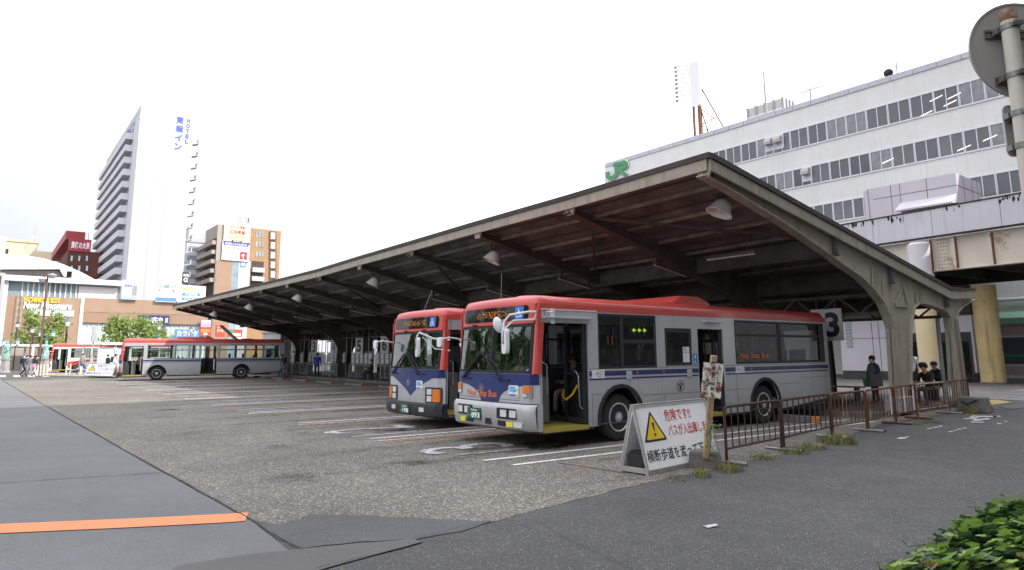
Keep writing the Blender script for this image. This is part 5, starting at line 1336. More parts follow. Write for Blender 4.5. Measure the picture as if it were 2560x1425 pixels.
mq = MB(); mq.M = None; mq.tube([(-3, mk.y - HY, HZ), (-3, mk.y - HY, mk.z)], .08, 6); mq.box(-3.3, -2.7, mk.y - HY - .3, mk.y - HY + .3, HZ + .2, HZ + 1.4); mq.build('roof_mast', 'groove_grey', hotel)
def sign_on_x(name, label, cat, x, q0, q1, mb, lines=(), group=None, th=.3):
    """board facing +X between two survey points; lines: (text, material, u0, u1, v0, v1)"""
    a = onX(*q0, x); c_ = onX(*q1, x); y0, y1 = a.y, c_.y; z1, z0 = max(a.z, c_.z), min(a.z, c_.z)
    t = thing(name, label, cat, (x, y0, z0)); W_, H_ = y1 - y0, z1 - z0
    if group: t['group'] = group
    b = MB(); b.box(-th, 0, 0, W_, 0, H_); b.build('board', mb, t)
    for s, m_, u0, u1, v0, v1 in lines:
        b = MB()
        if s: b.text(s, lambda x_, y_: (.03, u0 * W_ + x_, v0 * H_ + y_), (u1 - u0) * W_, (v1 - v0) * H_, bold=.02); b.build('lettering', m_, t, raw=True)
        else: b.box(.004, .02, u0 * W_, u1 * W_, v0 * H_, v1 * H_); b.build('coloured_field', m_, t)
    return t
# game hall block in front of the hotel
GX = P(110, 742, 100.).x
def gx(px, py, x=GX): q = onX(px, py, x); return q.y, q.z
g = thing('game_hall', 'tan game hall with a glazed upper floor and a white vaulted roof', 'building', (GX, 0, 0))
ya, yb_ = gx(18, 742)[0], gx(203, 745)[0]; zt_ = gx(110, 742)[1]; ye = gx(520, 790)[0]
b = MB(); b.box(-20, 0, ya, yb_, 0, zt_); b.build('wall', 'tan_tile', g)
b = MB(); b.box(-.3, .25, ya - 2.2, ya - .003, 0, gx(20, 690)[1]); b.box(-.3, .12, yb_ + .003, yb_ + .45, 0, zt_); b.build('edge_pier', 'pale_metal', g)
zg = gx(110, 693)[1]; yg = gx(200, 700)[0]; ygr = gx(298, 705)[0]
b = MB(); b.box(-20, -.6, ya, ygr, zt_ + .003, zg - .8); b.build('upper_glazing', 'glass_far', g)
b = MB(); b.box(-20, .9, ya - 1.2, ygr + .3, zg - .8 + .003, zg); b.build('upper_eave', 'pale_metal', g)
b = MB()
for i in range(11):
    y = lerp(gx(54, 740)[0], gx(190, 740)[0], i / 10); b.box(-.6 + .004, -.45, y - .09, y + .09, zt_ + .01, zg - .81)
b.box(-.6 + .004, -.5, yg, ygr, zt_ + .01, zt_ + 1.9); b.build('glazing_bars', 'pale_metal', g)
# vaulted roof: dark slot, then white shell falling to the right
sl0, sl1 = gx(20, 684)[1], gx(20, 668)[1]
b = MB(); b.box(-20, -.8, ya - 1, gx(160, 684)[0], zg + .003, sl1); b.build('roof_slot', 'dark_panel', g)
pts = [(-2, 672), (-2, 640), (20, 634), (60, 637), (110, 645), (160, 660), (205, 680), (240, 699), (240, 704), (160, 690), (150, 672)]
b = MB(); b.prism([gx(*q) for q in pts], lambda y, z: (-.5, y, z), (-19, 0, 0)); b.build('vault_roof', 'pale_metal', g)
q0, q1 = gx(167, 692), gx(181, 678); b = MB(); b.box(-.49, -.4, q0[0], q1[0], q0[1], q1[1]); b.build('roof_hatch', 'sign_glass', g)
# lower long wing
zl0, zl1 = gx(203, 744)[1], gx(203, 780)[1]; zl2 = gx(203, 806)[1]
b = MB(); b.box(-18, -.02, yb_ + .47, ye, zl2, zl1 - .04); b.build('wing_wall', 'tan_tile_dark', g); b = MB(); b.box(-18, .02, yb_ + .47, ye, zl1 + .04, zl0); b.build('wing_wall', 'tan_tile', g)
b = MB(); b.box(-18, -.1, yb_ + .47, ye, zl1 - .039, zl1 + .039); b.build('wing_joint', 'pale_metal', g)
b = MB(); b.box(-18, -.5, yb_ + .47, ye, 0, zl2 - .003); b.build('street_glazing', 'glass_pale', g)
b = MB()
for i in range(26): y = lerp(yb_ + .6, ye, i / 26); b.box(-.5 + .004, -.38, y - .05, y + .05, .1, zl2 - .05)
b.build('glazing_bars', 'pale_metal', g)
b = MB(); y0, z0 = gx(72, 789); y1, z1 = gx(184, 776); b.box(.004, .1, y0, y1, z0, z1); b.build('strip_window', 'glass_pale', g)
b = MB()
for i in range(9): y = lerp(y0, y1, i / 8); b.box(.101, .14, y - .08, y + .08, z0, z1)
b.build('strip_window_bars', 'pale_metal', g)
b = MB(); y0, z0 = gx(59, 755); y1, _ = gx(150, 755); b.text('PACHINKO & SLOT', lambda x, y: (.25, y0 + x, gx(59, 755)[1] + y + .0), y1 - y0, .75, bold=.03); b.build('lettering', 'yellow_letter', g, raw=True)
b = MB(); y0, z0 = gx(57, 770); y1, _ = gx(177, 772); b.text('New Hinomaru', lambda x, y: (.25, y0 + x + .15 * y, z0 - .1 + y), y1 - y0, 1.1, bold=.03); b.build('lettering', 'white_letter', g, raw=True)
b = MB(); y0, z0 = gx(34, 845)[0], 2.5; y1 = gx(46, 845)[0]; zz = gx(40, 735)[1]
for y in (y0, y1): b.tube([(.5, y, z0), (.5, y, zz)], .05, 5)
for i in range(9): z = lerp(z0, zz, i / 8); b.tube([(.5, y0, z), (.5, y1, z)], .04, 5)
b.build('wall_ladder', 'groove_grey', g)
# boards and signs along it
sign_on_x('banner', 'white estate banner with blue letters and a building picture at the foot of the hotel', 'banner', GX + .6, (303, 748), (347, 702), 'white_paint', [('坤道寺', 'blue_letter', .1, .6, .62, .8), ('', 'pale_blue', .0, 1, .0, .15), ('', 'grey_trim', .62, .95, .2, .75)])
sign_on_x('banner', 'white banner with three blue photographs above and below its blue letters', 'banner', GX + .6, (389, 754), (443, 711), 'white_paint', [('', 'pale_blue', .03, .33, .76, .97), ('', 'grey_trim', .36, .64, .76, .97), ('', 'pale_blue', .67, .97, .76, .97), ('安心のビル管理', 'blue_letter', .1, .9, .54, .7), ('テナント', 'blue_letter', .2, .8, .34, .48), ('', 'board_sky', .0, 1, .03, .25)])
sign_on_x('banner', 'white banner with two rounded blue bars advertising halls', 'banner', GX + .6, (443, 758), (515, 716), 'white_paint', [('総合案内', 'yellow_letter', .1, .85, .74, .88), ('', 'board_sky', .15, .8, .42, .6), ('', 'board_sky', .15, .8, .16, .34), ('貸会議室', 'white_letter', .25, .7, .45, .57), ('イベントホール', 'white_letter', .22, .74, .19, .31), ('', 'board_sky', 0, 1, 0, .08)])
sign_on_x('shop_sign', 'navy shop sign with white characters on the tan wing', 'sign', GX + .5, (348, 813), (424, 789), 'board_navy', [('庄や', 'white_letter', .42, .78, .2, .85), ('くつろぎ', 'white_letter', .16, .38, .4, .62), ('', 'cream_board', .02, .1, .3, .8), ('庄', 'white_letter', .86, .96, .3, .8)])
sign_on_x('shop_sign', 'sky blue karaoke sign above the roof of the side-on bus', 'sign', GX + .8, (438, 844), (499, 824), 'board_sky', [('カラオケ', 'white_letter', .06, .94, .2, .85)])
sign_on_x('shop_sign', 'red and cream shop sign right of the karaoke sign', 'sign', GX + .8, (499, 840), (528, 820), 'board_red', [('はなまる', 'yellow_letter', .1, .9, .5, .85), ('亭', 'white_letter', .3, .7, .1, .42)])
sign_on_x('shop_sign', 'pink and white shop sign under the far tip of the canopy', 'sign', GX + .8, (502, 818), (528, 800), 'board_pink', [('', 'white_paint', .08, .92, .55, .9)])
sign_on_x('shop_sign', 'red sign with cream letters EYE beside the canopy brace', 'sign', GX + .8, (539, 842), (563, 813), 'board_red', [('EYE', 'cream_board', .15, .85, .4, .66), ('コンタクト', 'white_letter', .1, .9, .75, .9)])
sign_on_x('shop_sign', 'small red and green sign low under the canopy tip', 'sign', GX + .8, (570, 842), (606, 824), 'board_red', [('', 'cream_board', .3, .9, .1, .5), ('', 'green_letter', .1, .4, .55, .9)])
q = sign_on_x('hotel_sign', 'black sign with the white word HOTEL right of the white tower', 'sign', HX + 18, (455, 709), (474, 681), 'black_paint', [('HOTEL', 'white_letter', .12, .95, .62, .85), ('α', 'white_letter', .2, .85, .15, .52)])
# brown brick tower with stacked billboards
c = P(545, 560, 200.); TX, TY, TZ = c.x, c.y, c.z
tw = thing('apartment_tower', 'brown brick apartment tower with bay windows and stacked billboards on its corner', 'building', (TX, TY, 0))
def tx(px, py): q = onX(px, py, TX); return q.y - TY, q.z
def ty(px, py): q = onY(px, py, TY); return q.x - TX, q.z
y1 = tx(629, 560)[0]; y2 = tx(705, 576)[0]; zb = tx(632, 569)[1]; zt2 = TZ
b = MB(); b.box(-14, 0, 0, y1, 0, zt2); b.build('stair_wall', 'grey_beige', tw)
b = MB(); b.box(-16, -.8, y1 + .003, y2, 0, zb); b.build('wall', 'brown_brick', tw)
b = MB(); b.box(.004, .12, .2, tx(578, 700)[0], 0, tx(560, 652)[1]); b.build('wall_band', 'tan_tile', tw)
b = MB(); b.box(.004, .1, tx(578, 700)[0], tx(593, 700)[0], 0, tx(585, 652)[1]); b.build('glass_strip', 'glass_far', tw)
b = MB(); b.box(.004, .12, tx(594, 700)[0], tx(624, 700)[0], 0, tx(605, 652)[1]); b.build('white_panel', 'hotel_white', tw)
for i in range(6):
    y0, z0 = tx(677, 597 + 24.2 * i); yy1, z1 = tx(690, 581 + 24.2 * i)
    b = MB(); b.box(-.8, -.4, y0 - .3, yy1 + .3, z0 - .3, z1 + .3); f = b.build('window', 'pole_brown', tw); b = MB(); b.box(-.39, -.36, y0 + .1, yy1 - .1, z0 + .1, z1 - .1); b.build('pane', 'glass_pale', f)
for i in range(3):
    for px in (641, 649, 656):
        y0, z0 = tx(px, 593 + 24 * i); yy1, z1 = tx(px + 5, 579 + 24 * i); b = MB(); b.box(-.79, -.7, y0, yy1, z0, z1); b.build('window', 'glass_far', tw)
y0, _ = tx(628, 700); yy1, _ = tx(659, 700)
b = MB(); b.box(-.79, -.7, y0 + .1, yy1, tx(640, 745)[1], tx(640, 652)[1]); b.build('balcony_recess', 'dark_panel', tw)
for py in (670, 692, 716): z = tx(640, py)[1]; b = MB(); b.box(-.69, .6, y0 + .1, yy1, z - 1.3, z + .1); b.build('balcony', 'hotel_white', tw)
for i in range(3):
    z = tx(629, 600 + 17 * i)[1]
xg, _ = ty(482, 700)
b = MB(); b.box(xg, -14.003, 3, 14, 0, ty(500, 610)[1]); b.build('rear_block', 'grey_beige', tw)
for i in range(5):
    z = ty(520, 612 + 22 * i)[1]; b = MB(); b.box(xg + 3, -.4, -1.2, -.004, z - 1.2, z); b.build('balcony', 'grey_beige', tw)
b = MB(); b.box(-13, -.3, -.06, -.003, 0, ty(520, 605)[1]); b.build('balcony_recess', 'dark_panel', tw)
gb = P(500, 567, 215.)
t = thing('grey_office', 'grey office block with a white emblem board, between the white tower and brick tower', 'building', (gb.x, gb.y, 0))
ww = onX(524, 570, gb.x).y - gb.y; b = MB(); b.box(-10, 0, -3.5, ww + 4, 0, gb.z); b.build('wall', 'hotel_grey', t)
b = MB(); b.box(.004, .3, -3.3, ww + 3.8, gb.z - 5.2, gb.z - .2); o = b.build('emblem_board', 'hotel_white', t)
b = MB(); b.prism([(1.2, gb.z - 2.9), (1.8, gb.z - 1.8), (2.6, gb.z - 1.2), (3.4, gb.z - 1.8), (4, gb.z - 2.9), (3.4, gb.z - 2.5), (2.6, gb.z - 2.2), (1.8, gb.z - 2.5)], lambda y, z: (.302, y, z), (.03, 0, 0)); b.build('emblem', 'groove_grey', o)
for i in range(6): b = MB(); z = gb.z - 8 - 3 * i; b.box(.004, .06, -3.2, ww + 3.5, z, z + 1.5); b.build('window_band', 'glass_far', t)
sign_on_x('billboard', 'cream billboard with red characters and a phone number, topmost on the brick tower', 'billboard', TX + .6, (558, 607), (627, 562), 'cream_board', [('テナント募集', 'red_letter', .22, .78, .72, .88), ('広告募集', 'red_letter', .22, .8, .46, .66), ('TEL.241-7843', 'gold_letter', .18, .82, .26, .4), ('専任媒介部', 'black_letter', .3, .7, .06, .2)])
sign_on_x('billboard', 'white billboard with a blue heading and red arrow square, below the cream one', 'billboard', TX + .6, (554, 649), (624, 608), 'white_paint', [('', 'board_blue', .03, .97, .78, .97), ('新潟ターミナルホテル', 'white_letter', .1, .9, .81, .94), ('TEL 025-241-7777', 'black_letter', .15, .88, .6, .72), ('ホテル', 'orange_letter', .08, .42, .36, .54), ('レンタカー', 'green_letter', .12, .62, .06, .28), ('', 'red_sign', .66, .93, .08, .5), ('↑', 'white_letter', .71, .88, .12, .4)])
q = onX(601, 667, TX + .15); t = thing('letter_sign', 'small blue square with the white letter N on the white panel below billboards', 'sign', (TX + .15, q.y, q.z))
b = MB(); b.box(-.01, .1, 0, 1.5, 0, 1.6); b.build('board', 'board_sky', t); b = MB(); b.text('N', lambda x, y: (.11, .3 + x, .3 + y), .9, 1.0, bold=.05); b.build('lettering', 'white_letter', t, raw=True)
for i, (px, tp, bt) in enumerate(((565, 538, 560), (597, 543, 562), (603, 541, 562), (618, 542, 562), (622, 546, 562), (643, 536, 572), (665, 516, 576))):
    p = onX(px, bt, TX - 2); q = onX(px, tp, TX - 2)
    t = thing('antenna_mast', ['short thin aerial at the left end of the brick tower roof', 'stubby grey panel aerial, third from the left on the tower roof', 'stubby grey panel aerial, right of the tallest cluster start', 'stubby grey panel aerial left of the cream billboard end', 'stubby grey panel aerial over the right end of the cream billboard', 'thin rod on the brick roof right of the billboards', 'tallest thin rod near the right end of the brick roof'][i], 'antenna', (p.x, p.y, p.z - 1))
    b = MB(); b.tube([(0, 0, 0), (0, 0, q.z - p.z + 1)], .09, 5); b.build('mast', 'groove_grey', t)
    if 0 < i < 5: b = MB(); b.box(-.2, .2, -.35, .35, (q.z - p.z) * .3 + 1, q.z - p.z + 1); b.build('panel', 'groove_grey', t)
# red brick block with red sign boxes
c = P(172, 600, 170.); t = thing('brick_block', 'dark red brick block with arched windows left of the white tower', 'building', (c.x, c.y, 0)); rz_ = onX(205, 628, c.x).z; ry = onX(238, 620, c.x).y - c.y; rx = onY(130, 610, c.y).x - c.x
b = MB(); b.box(rx, 0, 0, ry + 6, 0, rz_); b.build('wall', 'red_brick', t)
for px in (179, 198, 217):
    for py in (650, 675):
        q0 = onX(px - 6, py + 4, c.x); q1 = onX(px + 6, py - 10, c.x); y0 = q0.y - c.y; y1 = q1.y - c.y; r_ = (y1 - y0) / 2
        b = MB(); b.prism([(y0, q0.z), (y1, q0.z)] + [((y0 + y1) / 2 + r_ * math.cos(R(a)), q1.z + r_ * math.sin(R(a))) for a in range(0, 181, 20)], lambda y, z: (.004, y, z), (.1, 0, 0)); f = b.build('window', 'dark_panel', t); b = MB(); b.box(.105, .12, y0 + .25, y1 - .25, q0.z + .2, q1.z); b.build('pane', 'glass_pale', f)
sign_on_x('roof_sign', 'red rooftop sign with white characters on the dark brick block', 'sign', c.x + .3, (172, 627), (229, 600), 'red_sign', [('資格の大原', 'white_letter', .08, .94, .22, .78)], th=2.2)
a0 = onY(131, 628, c.y); a1 = onY(165, 605, c.y); tt = thing('roof_sign', 'plain dark red sign box at the left end of the brick block roof', 'sign', (a0.x, c.y, a0.z - 1)); b = MB(); b.box(0, a1.x - a0.x + 2, -.3, 4, 0, a1.z - a0.z + 1.5); b.build('board', 'red_sign', tt)
p = onX(220, 627, c.x); q = onX(220, 578, c.x); t = thing('antenna_mast', 'thin rod standing over the red rooftop sign', 'antenna', (c.x - 2, p.y, p.z)); b = MB(); b.tube([(0, 0, 0), (0, 0, q.z - p.z)], .08, 5); b.build('mast', 'groove_grey', t)
c = P(22, 622, 190.); t = thing('beige_block', 'beige flat-roofed block behind the vaulted roof', 'building', (c.x, c.y, 0)); wy = onX(131, 622, c.x).y - c.y; wm = onX(94, 610, c.x).y - c.y; z2 = P(60, 602, 190.).z
b = MB(); b.box(-14, 0, 0, wy, 0, c.z); b.box(-12, -.5, -2, wm, c.z + .002, z2); b.build('wall', 'beige_wall', t); b = MB(); b.box(-12.3, -.2, -2.3, wm + .3, z2 + .003, z2 + .6); b.build('roof_edge', 'beige_wall', t)
p = P(86, 602, 192.); q = P(86, 562, 192.); t = thing('antenna_mast', 'rod with a small dish on the beige block', 'antenna', p); b = MB(); b.tube([(0, 0, -1), (0, 0, q.z - p.z)], .1, 5); b.build('mast', 'groove_grey', t); b = MB(); b.lathe([(0, .2), (.5, .1), (.7, 0), (0, .1)], 10, 0, (.3, -.3, .8), (.5, -1, .2)); b.build('dish', 'white_paint', t)
c = P(18, 590, 160.); t = thing('white_block', 'plain white block at the left edge of the picture', 'building', (c.x, c.y, 0)); b = MB(); b.box(-30, 0, -14, 0, 0, c.z); b.build('wall', 'hotel_white', t); b = MB()
for i in range(4): b.box(.004, .06, -13, -1, 6 + 5 * i, 8 + 5 * i)
b.build('window_band', 'glass_far', t)
c = P(12, 700, 92.); t = thing('dark_block', 'narrow dark building at the left edge beside the game hall', 'building', (c.x, c.y, 0)); b = MB(); b.box(-30, 0, -16, 0, 0, P(8, 682, 92.).z); b.build('wall', 'groove_grey', t); b = MB(); b.box(-.02, .05, -15.9, -.4, .5, P(8, 690, 92.).z); b.build('window_band', 'dark_panel', t)

# ------------------------------------------------------------------ trees
def leaf_mat(name, col, var=.35):
    m, n, p = newmat(name)
    oi = n.nodes.new('ShaderNodeNewGeometry'); mr = n.nodes.new('ShaderNodeMapRange'); n.links.new(oi.outputs['Random Per Island'], mr.inputs[0])
    mr.inputs[3].default_value = 0; mr.inputs[4].default_value = 1
    n.links.new(mixc(n, mr.outputs[0], tuple(q * (1 - var) for q in col), tuple(q * (1 + var) for q in col)), p.inputs['Base Color'])
    p.inputs['Roughness'].default_value = .55; p.inputs['Subsurface Weight'].default_value = 0
    t_ = n.nodes.new('ShaderNodeBsdfTranslucent'); t_.inputs[0].default_value = (*[q * 1.6 for q in col], 1); x = n.nodes.new('ShaderNodeMixShader'); x.inputs[0].default_value = .25
    o = [k for k in n.nodes if k.type == 'OUTPUT_MATERIAL'][0]; n.links.new(p.outputs[0], x.inputs[1]); n.links.new(t_.outputs[0], x.inputs[2]); n.links.new(x.outputs[0], o.inputs[0])
leaf_mat('willow_leaf', (.19, .25, .06)); leaf_mat('dark_leaf', (.04, .085, .02)); leaf_mat('ivy_young', (.17, .27, .05), .5); leaf_mat('ivy_old', (.045, .09, .03), .6); leaf_mat('weed_leaf', (.13, .17, .045)); leaf_mat('dry_grass', (.25, .19, .07))
mat('bark', (.10, .075, .055), .9, var=.3, scale=6)
def tree(loc, h, rad, label, leaf='willow_leaf', seed=1, n=1500, ls=.22, droop=.5, name='street_tree', base=.22, group=None):
    rr = random.Random(seed); t = thing(name, label, 'tree', loc, 0, group)
    b = MB(); b.tube([(0, 0, 0), (.05, 0, h * .3), (0, .05, h * .6), (.03, 0, h * .85)], [h * .022, h * .018, h * .011, h * .004], 8); b.build('trunk', 'bark', t, smooth=True)
    b = MB(); tips = []
    for i in range(16):
        a = rr.uniform(0, 6.28); z = h * rr.uniform(.35, .8); l = rad * rr.uniform(.5, .95) * math.sqrt(max(.15, 1 - abs(z / h - .55)))
        p1 = Vector((l * .5 * math.cos(a), l * .5 * math.sin(a), z + h * .08)); p2 = Vector((l * math.cos(a), l * math.sin(a), z + h * .1)); b.tube([(0, 0, z - h * .05), p1, p2], [h * .008, h * .005, h * .002], 5); tips.append(p2)
    b.build('limbs', 'bark', t)
    b = MB(); cl = []
    for i in range(34):
        a = rr.uniform(0, 6.28); zz = rr.uniform(base, 1.0); prof = math.sin(math.pi * min(1, max(.06, (zz - base) / (1.03 - base)) ** .8)) ; r_ = rad * prof * rr.uniform(.35, 1.0)
        cl.append((Vector((r_ * math.cos(a), r_ * math.sin(a), zz * h)), rad * rr.uniform(.2, .38)))
    for i in range(n):
        c_, s_ = rr.choice(cl); p = c_ + Vector((rr.gauss(0, .5), rr.gauss(0, .5), rr.gauss(0, .55))) * s_
        d = Vector((rr.uniform(-1, 1), rr.uniform(-1, 1), rr.uniform(-1, .6) - droop)).normalized(); q = d.cross(Vector((rr.uniform(-1, 1), rr.uniform(-1, 1), rr.uniform(-1, 1)))).normalized(); l = ls * rr.uniform(.6, 1.4); w_ = l * .3
        b.add([p, p + d * l * .5 + q * w_, p + d * l, p + d * l * .5 - q * w_], [(0, 1, 2, 3)])
    b.build('crown', leaf, t, raw=True); return t
G2 = 'street trees on the left'
tree(at(75, 900, 84.), P(75, 787, 84.).z, 2.6, 'round green tree left of the tall brown lamp', seed=3, n=1700, ls=.42, group=G2)
tree(at(133, 900, 86.), P(133, 792, 86.).z, 2.2, 'slim green tree between the brown lamp and black lamp', seed=4, n=1400, ls=.42, group=G2)
tree(at(283, 900, 80.), P(283, 797, 80.).z, 2.3, 'green tree above the roof front of the side-on bus', seed=5, n=1400, ls=.4, group=G2)
tree(at(335, 900, 82.), P(335, 795, 82.).z, 2.9, 'wide green tree below the navy shop sign', seed=6, n=1900, ls=.4, group=G2)
tree(at(384, 900, 84.), P(384, 810, 84.).z, 2.2, 'low green tree right of the wide one, beside the dark street lamp', seed=8, n=1000, ls=.4, group=G2)
for i, (x, y, h, r_) in enumerate(((-20, -9, 7, 2.4), (-26, -9.5, 8, 2.6), (-31.5, -8.5, 7.5, 2.5), (-37, -9.5, 8.5, 2.8), (-43, -9, 8, 2.6), (-49, -10, 8.5, 2.8))):
    tree((x, y, 0), h, r_, 'dark roadside tree behind the viewer, mirrored in the bus windscreens', 'dark_leaf', 20 + i, 2400, .55, .2, group='roadside trees behind the viewer')

# ------------------------------------------------------------------ street lamps and small things on the left
def lantern(b, o, s, mi=0, gl=1):
    x, y, z = o
    b.lathe([(.06 * s, -.1 * s), (.1 * s, 0), (.14 * s, .02 * s)], 8, mi, o); b.lathe([(.13 * s, .03 * s), (.22 * s, .45 * s)], 6, gl, o); b.lathe([(.26 * s, .46 * s), (.2 * s, .56 * s), (.08 * s, .66 * s), (.09 * s, .72 * s), (.02 * s, .9 * s), (0, .92 * s)], 8, mi, o)
p = at(160, 900, 64.); zt_ = P(167, 790, 64.).z
t = thing('street_lamp', 'black ornamental street lamp with a single green lantern', 'street lamp', p)
b = MB(); b.lathe([(.34, 0), (.34, .15), (.24, .2), (.22, .9), (.26, .95), (.2, 1.05), (.13, 1.6), (.16, 1.7), (.09, 1.8), (.075, zt_ - 1.9), (.12, zt_ - 1.8), (.07, zt_ - 1.6), (.06, zt_ - 1.0)], 12); b.tube([(-.35, 0, zt_ - 1.7), (.35, 0, zt_ - 1.7)], .03, 6); b.build('post', 'pole_black', t, smooth=True)
b = MB(); lantern(b, (0, 0, zt_ - .98), 1.1); b.build('lantern', ['lamp_green', 'glass_white'], t)
p = at(98, 900, 62.); zt_ = P(120, 674, 62.).z
t = thing('street_lamp', 'tall leaning rust-brown lamp post with two bowl lanterns', 'street lamp', p)
q = P(121, 690, 62.); tipv = Vector((q.x - p.x, q.y - p.y, q.z)) if False else Vector((.0, .0, q.z)); b = MB(); b.tube([(0, 0, 0), (0, 0, 1.2), (0, 0, zt_)], [.14, .11, .07], 10); b.bar((-.4 * _r0.x, -.4 * _r0.y, zt_ - .55), (.5 * _r0.x, .5 * _r0.y, zt_ - .1), .05); b.build('post', 'pole_brown', t, smooth=True)
for s_, dz_ in ((-.42, -.95), (.42, -.55)):
    b = MB(); b.lathe([(.05, .34), (.34, .24), (.4, .2), (.3, .0), (.18, -.12), (0, -.14)], 10, 0, (_r0.x * s_, _r0.y * s_, zt_ + dz_)); b.build('lantern', 'groove_grey', t, smooth=True)
for px, top, D_, lab, m_ in ((73, 812, 70., 'short brown lamp post in front of the leftmost tree', 'pole_brown'), (391, 806, 76., 'dark lamp post with green lantern right of the low tree', 'lamp_green'), (110, 818, 72., 'green lamp post with two lanterns behind the leaning brown post', 'lamp_green'), (22, 838, 68., 'green lamp post with clustered lanterns at the left edge', 'lamp_green'), (472, 812, 78., 'thin brown lamp post under the far tip of the canopy', 'pole_brown'), (34, 800, 80., 'dark lamp post at the foot of the wall ladder', 'pole_black')):
    p = at(px, 900, D_); zt_ = P(px, top, D_).z; t = thing('street_lamp', lab, 'street lamp', p)
    b = MB(); b.tube([(0, 0, 0), (0, 0, zt_ - .8)], [.1, .05], 8)
    two = 'two' in lab or 'cluster' in lab
    if two: b.tube([(-.7 * _r0.x, -.7 * _r0.y, zt_ - 1.0), (0, 0, zt_ - 1.4), (.7 * _r0.x, .7 * _r0.y, zt_ - 1.0)], .04, 6)
    b.build('post', m_, t)
    for s_ in ((-.7, .7) if two else (0,)): b = MB(); lantern(b, (s_ * _r0.x, s_ * _r0.y, zt_ - (1.0 if two else .85)), .95); b.build('lantern', [m_, 'glass_white'], t)
p = at(229, 900, 56.); t = thing('traffic_signal', 'grey pedestrian signal on a white post beside the far warning board', 'traffic signal', p); zt_ = P(229, 815, 56.).z
b = MB(); b.tube([(0, 0, 0), (0, 0, zt_)], .05, 8); b.box(-.16, .16, -.1, .1, .1, 1.55); b.build('post', 'board_grey', t)
b = MB(); b.box(-.2, .2, -.15, .15, zt_ - 1.3, zt_ - .5); b.box(-.22, .22, -.3, -.15, zt_ - .95, zt_ - .9); b.box(-.08, .08, -.1, .1, zt_ - .5, zt_ - .05); b.build('signal_head', 'groove_grey', t); b = MB(); b.lathe([(.06, 0), (0, .06)], 8, 0, (0, 0, zt_)); b.build('beacon', 'amber_lens', t)
t = thing('bus_shelter', 'pale flat-roofed glass bus shelter behind the front of the side-on bus', 'bus shelter', at(268, 900, 62.), R(-40))
b = MB()
for u in (-2.4, 0, 2.4):
    for v in (-.7, .7): b.box(u - .05, u + .05, v - .05, v + .05, 0, 2.6)
b.build('frame', 'pale_metal', t); b = MB(); b.box(-2.7, 2.7, -1.1, 1.1, 2.6, 2.85); b.build('roof', 'pale_metal', t, bevel=.04); b = MB(); b.box(-2.35, -.05, .66, .68, .4, 2.4); b.box(.05, 2.35, .66, .68, .4, 2.4); b.build('glass', 'glass_pale', t)
t = thing('plaza_shelter', 'long low white shelter roof on posts at the left edge of the plaza', 'shelter', at(60, 900, 78.), R(-35))
b = MB()
for u in (-8, -4, 0, 4, 8): b.box(u - .08, u + .08, -.08, .08, 0, 2.7)
b.build('posts', 'pale_metal', t); b = MB(); b.box(-9, 9, -1.2, 1.2, 2.7, 2.95); b.build('roof', 'pale_metal', t)
t = thing('ticket_wall', 'low grey kiosk row behind the pedestrians at the left edge', 'kiosk', at(30, 900, 84.), R(-35)); b = MB(); b.box(-14, 12, 0, 3, 0, 2.6); b.build('wall', 'grey_beige', t); b = MB()
for i in range(8): b.box(-13 + 3.1 * i, -11 + 3.1 * i, -.05, -.004, .3, 2.2)
b.build('shutter', 'cream_board', t)
plain('bronze_green', (.22, .38, .34), .6)
for px, lab in ((14, 'pale green bronze statue on a plinth at the left edge'), (112, 'pale green bronze statue behind the brown lamp post')):
    t = thing('statue', lab, 'statue', at(px, 900, 66.)); b = MB(); b.lathe([(.5, 0), (.5, .15), (.4, .2), (.36, 1.2), (.45, 1.3), (.45, 1.4)], 4); b.build('plinth', 'concrete', t)
    b = MB(); b.lathe([(.3, 1.4), (.34, 1.7), (.22, 2.2), (.3, 2.6), (.1, 2.8), (.13, 2.95), (.11, 3.1), (0, 3.15)], 12); b.tube([(.2, 0, 2.55), (.45, .1, 2.2), (.3, -.2, 2.0)], .07, 6); b.tube([(-.2, 0, 2.55), (-.5, 0, 2.8)], .07, 6); b.build('figure', 'bronze_green', t, smooth=True)
for i, px in enumerate((97, 104, 112, 121, 178, 200)):
    p = at(px, 900, 52.5 + i * .6); t = thing('bollard', ('thin pale bollard beside the leaning brown lamp post, %s of four from the left' % ORD[i] if i < 4 else 'thin pale bollard left of the far warning board, %s of two' % ORD[i - 4]), 'bollard', (p.x, p.y, .1), 0, 'pale bollards along the far pavement')
    b = MB(); b.lathe([(.05, 0), (.05, .85), (.035, .9), (0, .9)], 8); b.build('post', 'cream_board', t, smooth=True)
for px, h_ in ((80, 2.6), (147, 2.5)):
    p = at(px, 900, 66.); t = thing('white_post', 'white square post beside the %s' % ('leaning brown lamp' if px == 80 else 'red bus front'), 'post', p); b = MB(); b.box(-.09, .09, -.09, .09, 0, h_); b.build('post', 'white_paint', t, bevel=.01)
p = at(168, 900, 55.); q = at(240, 900, 54.); t = thing('chain_fence', 'low white chain hung between short posts before the walking man', 'fence', p); d = q - p
b = MB()
for u in (0, .5, 1): b.tube([d * u, d * u + Vector((0, 0, .8))], .04, 6)
b.build('posts', 'white_paint', t); b = MB()
for u in (0, .5): b.tube([d * (u + .5 * k / 8) + Vector((0, 0, .72 - .9 * (k / 8) * (1 - k / 8))) for k in range(9)], .022, 5)
b.build('chain', 'white_paint', t)
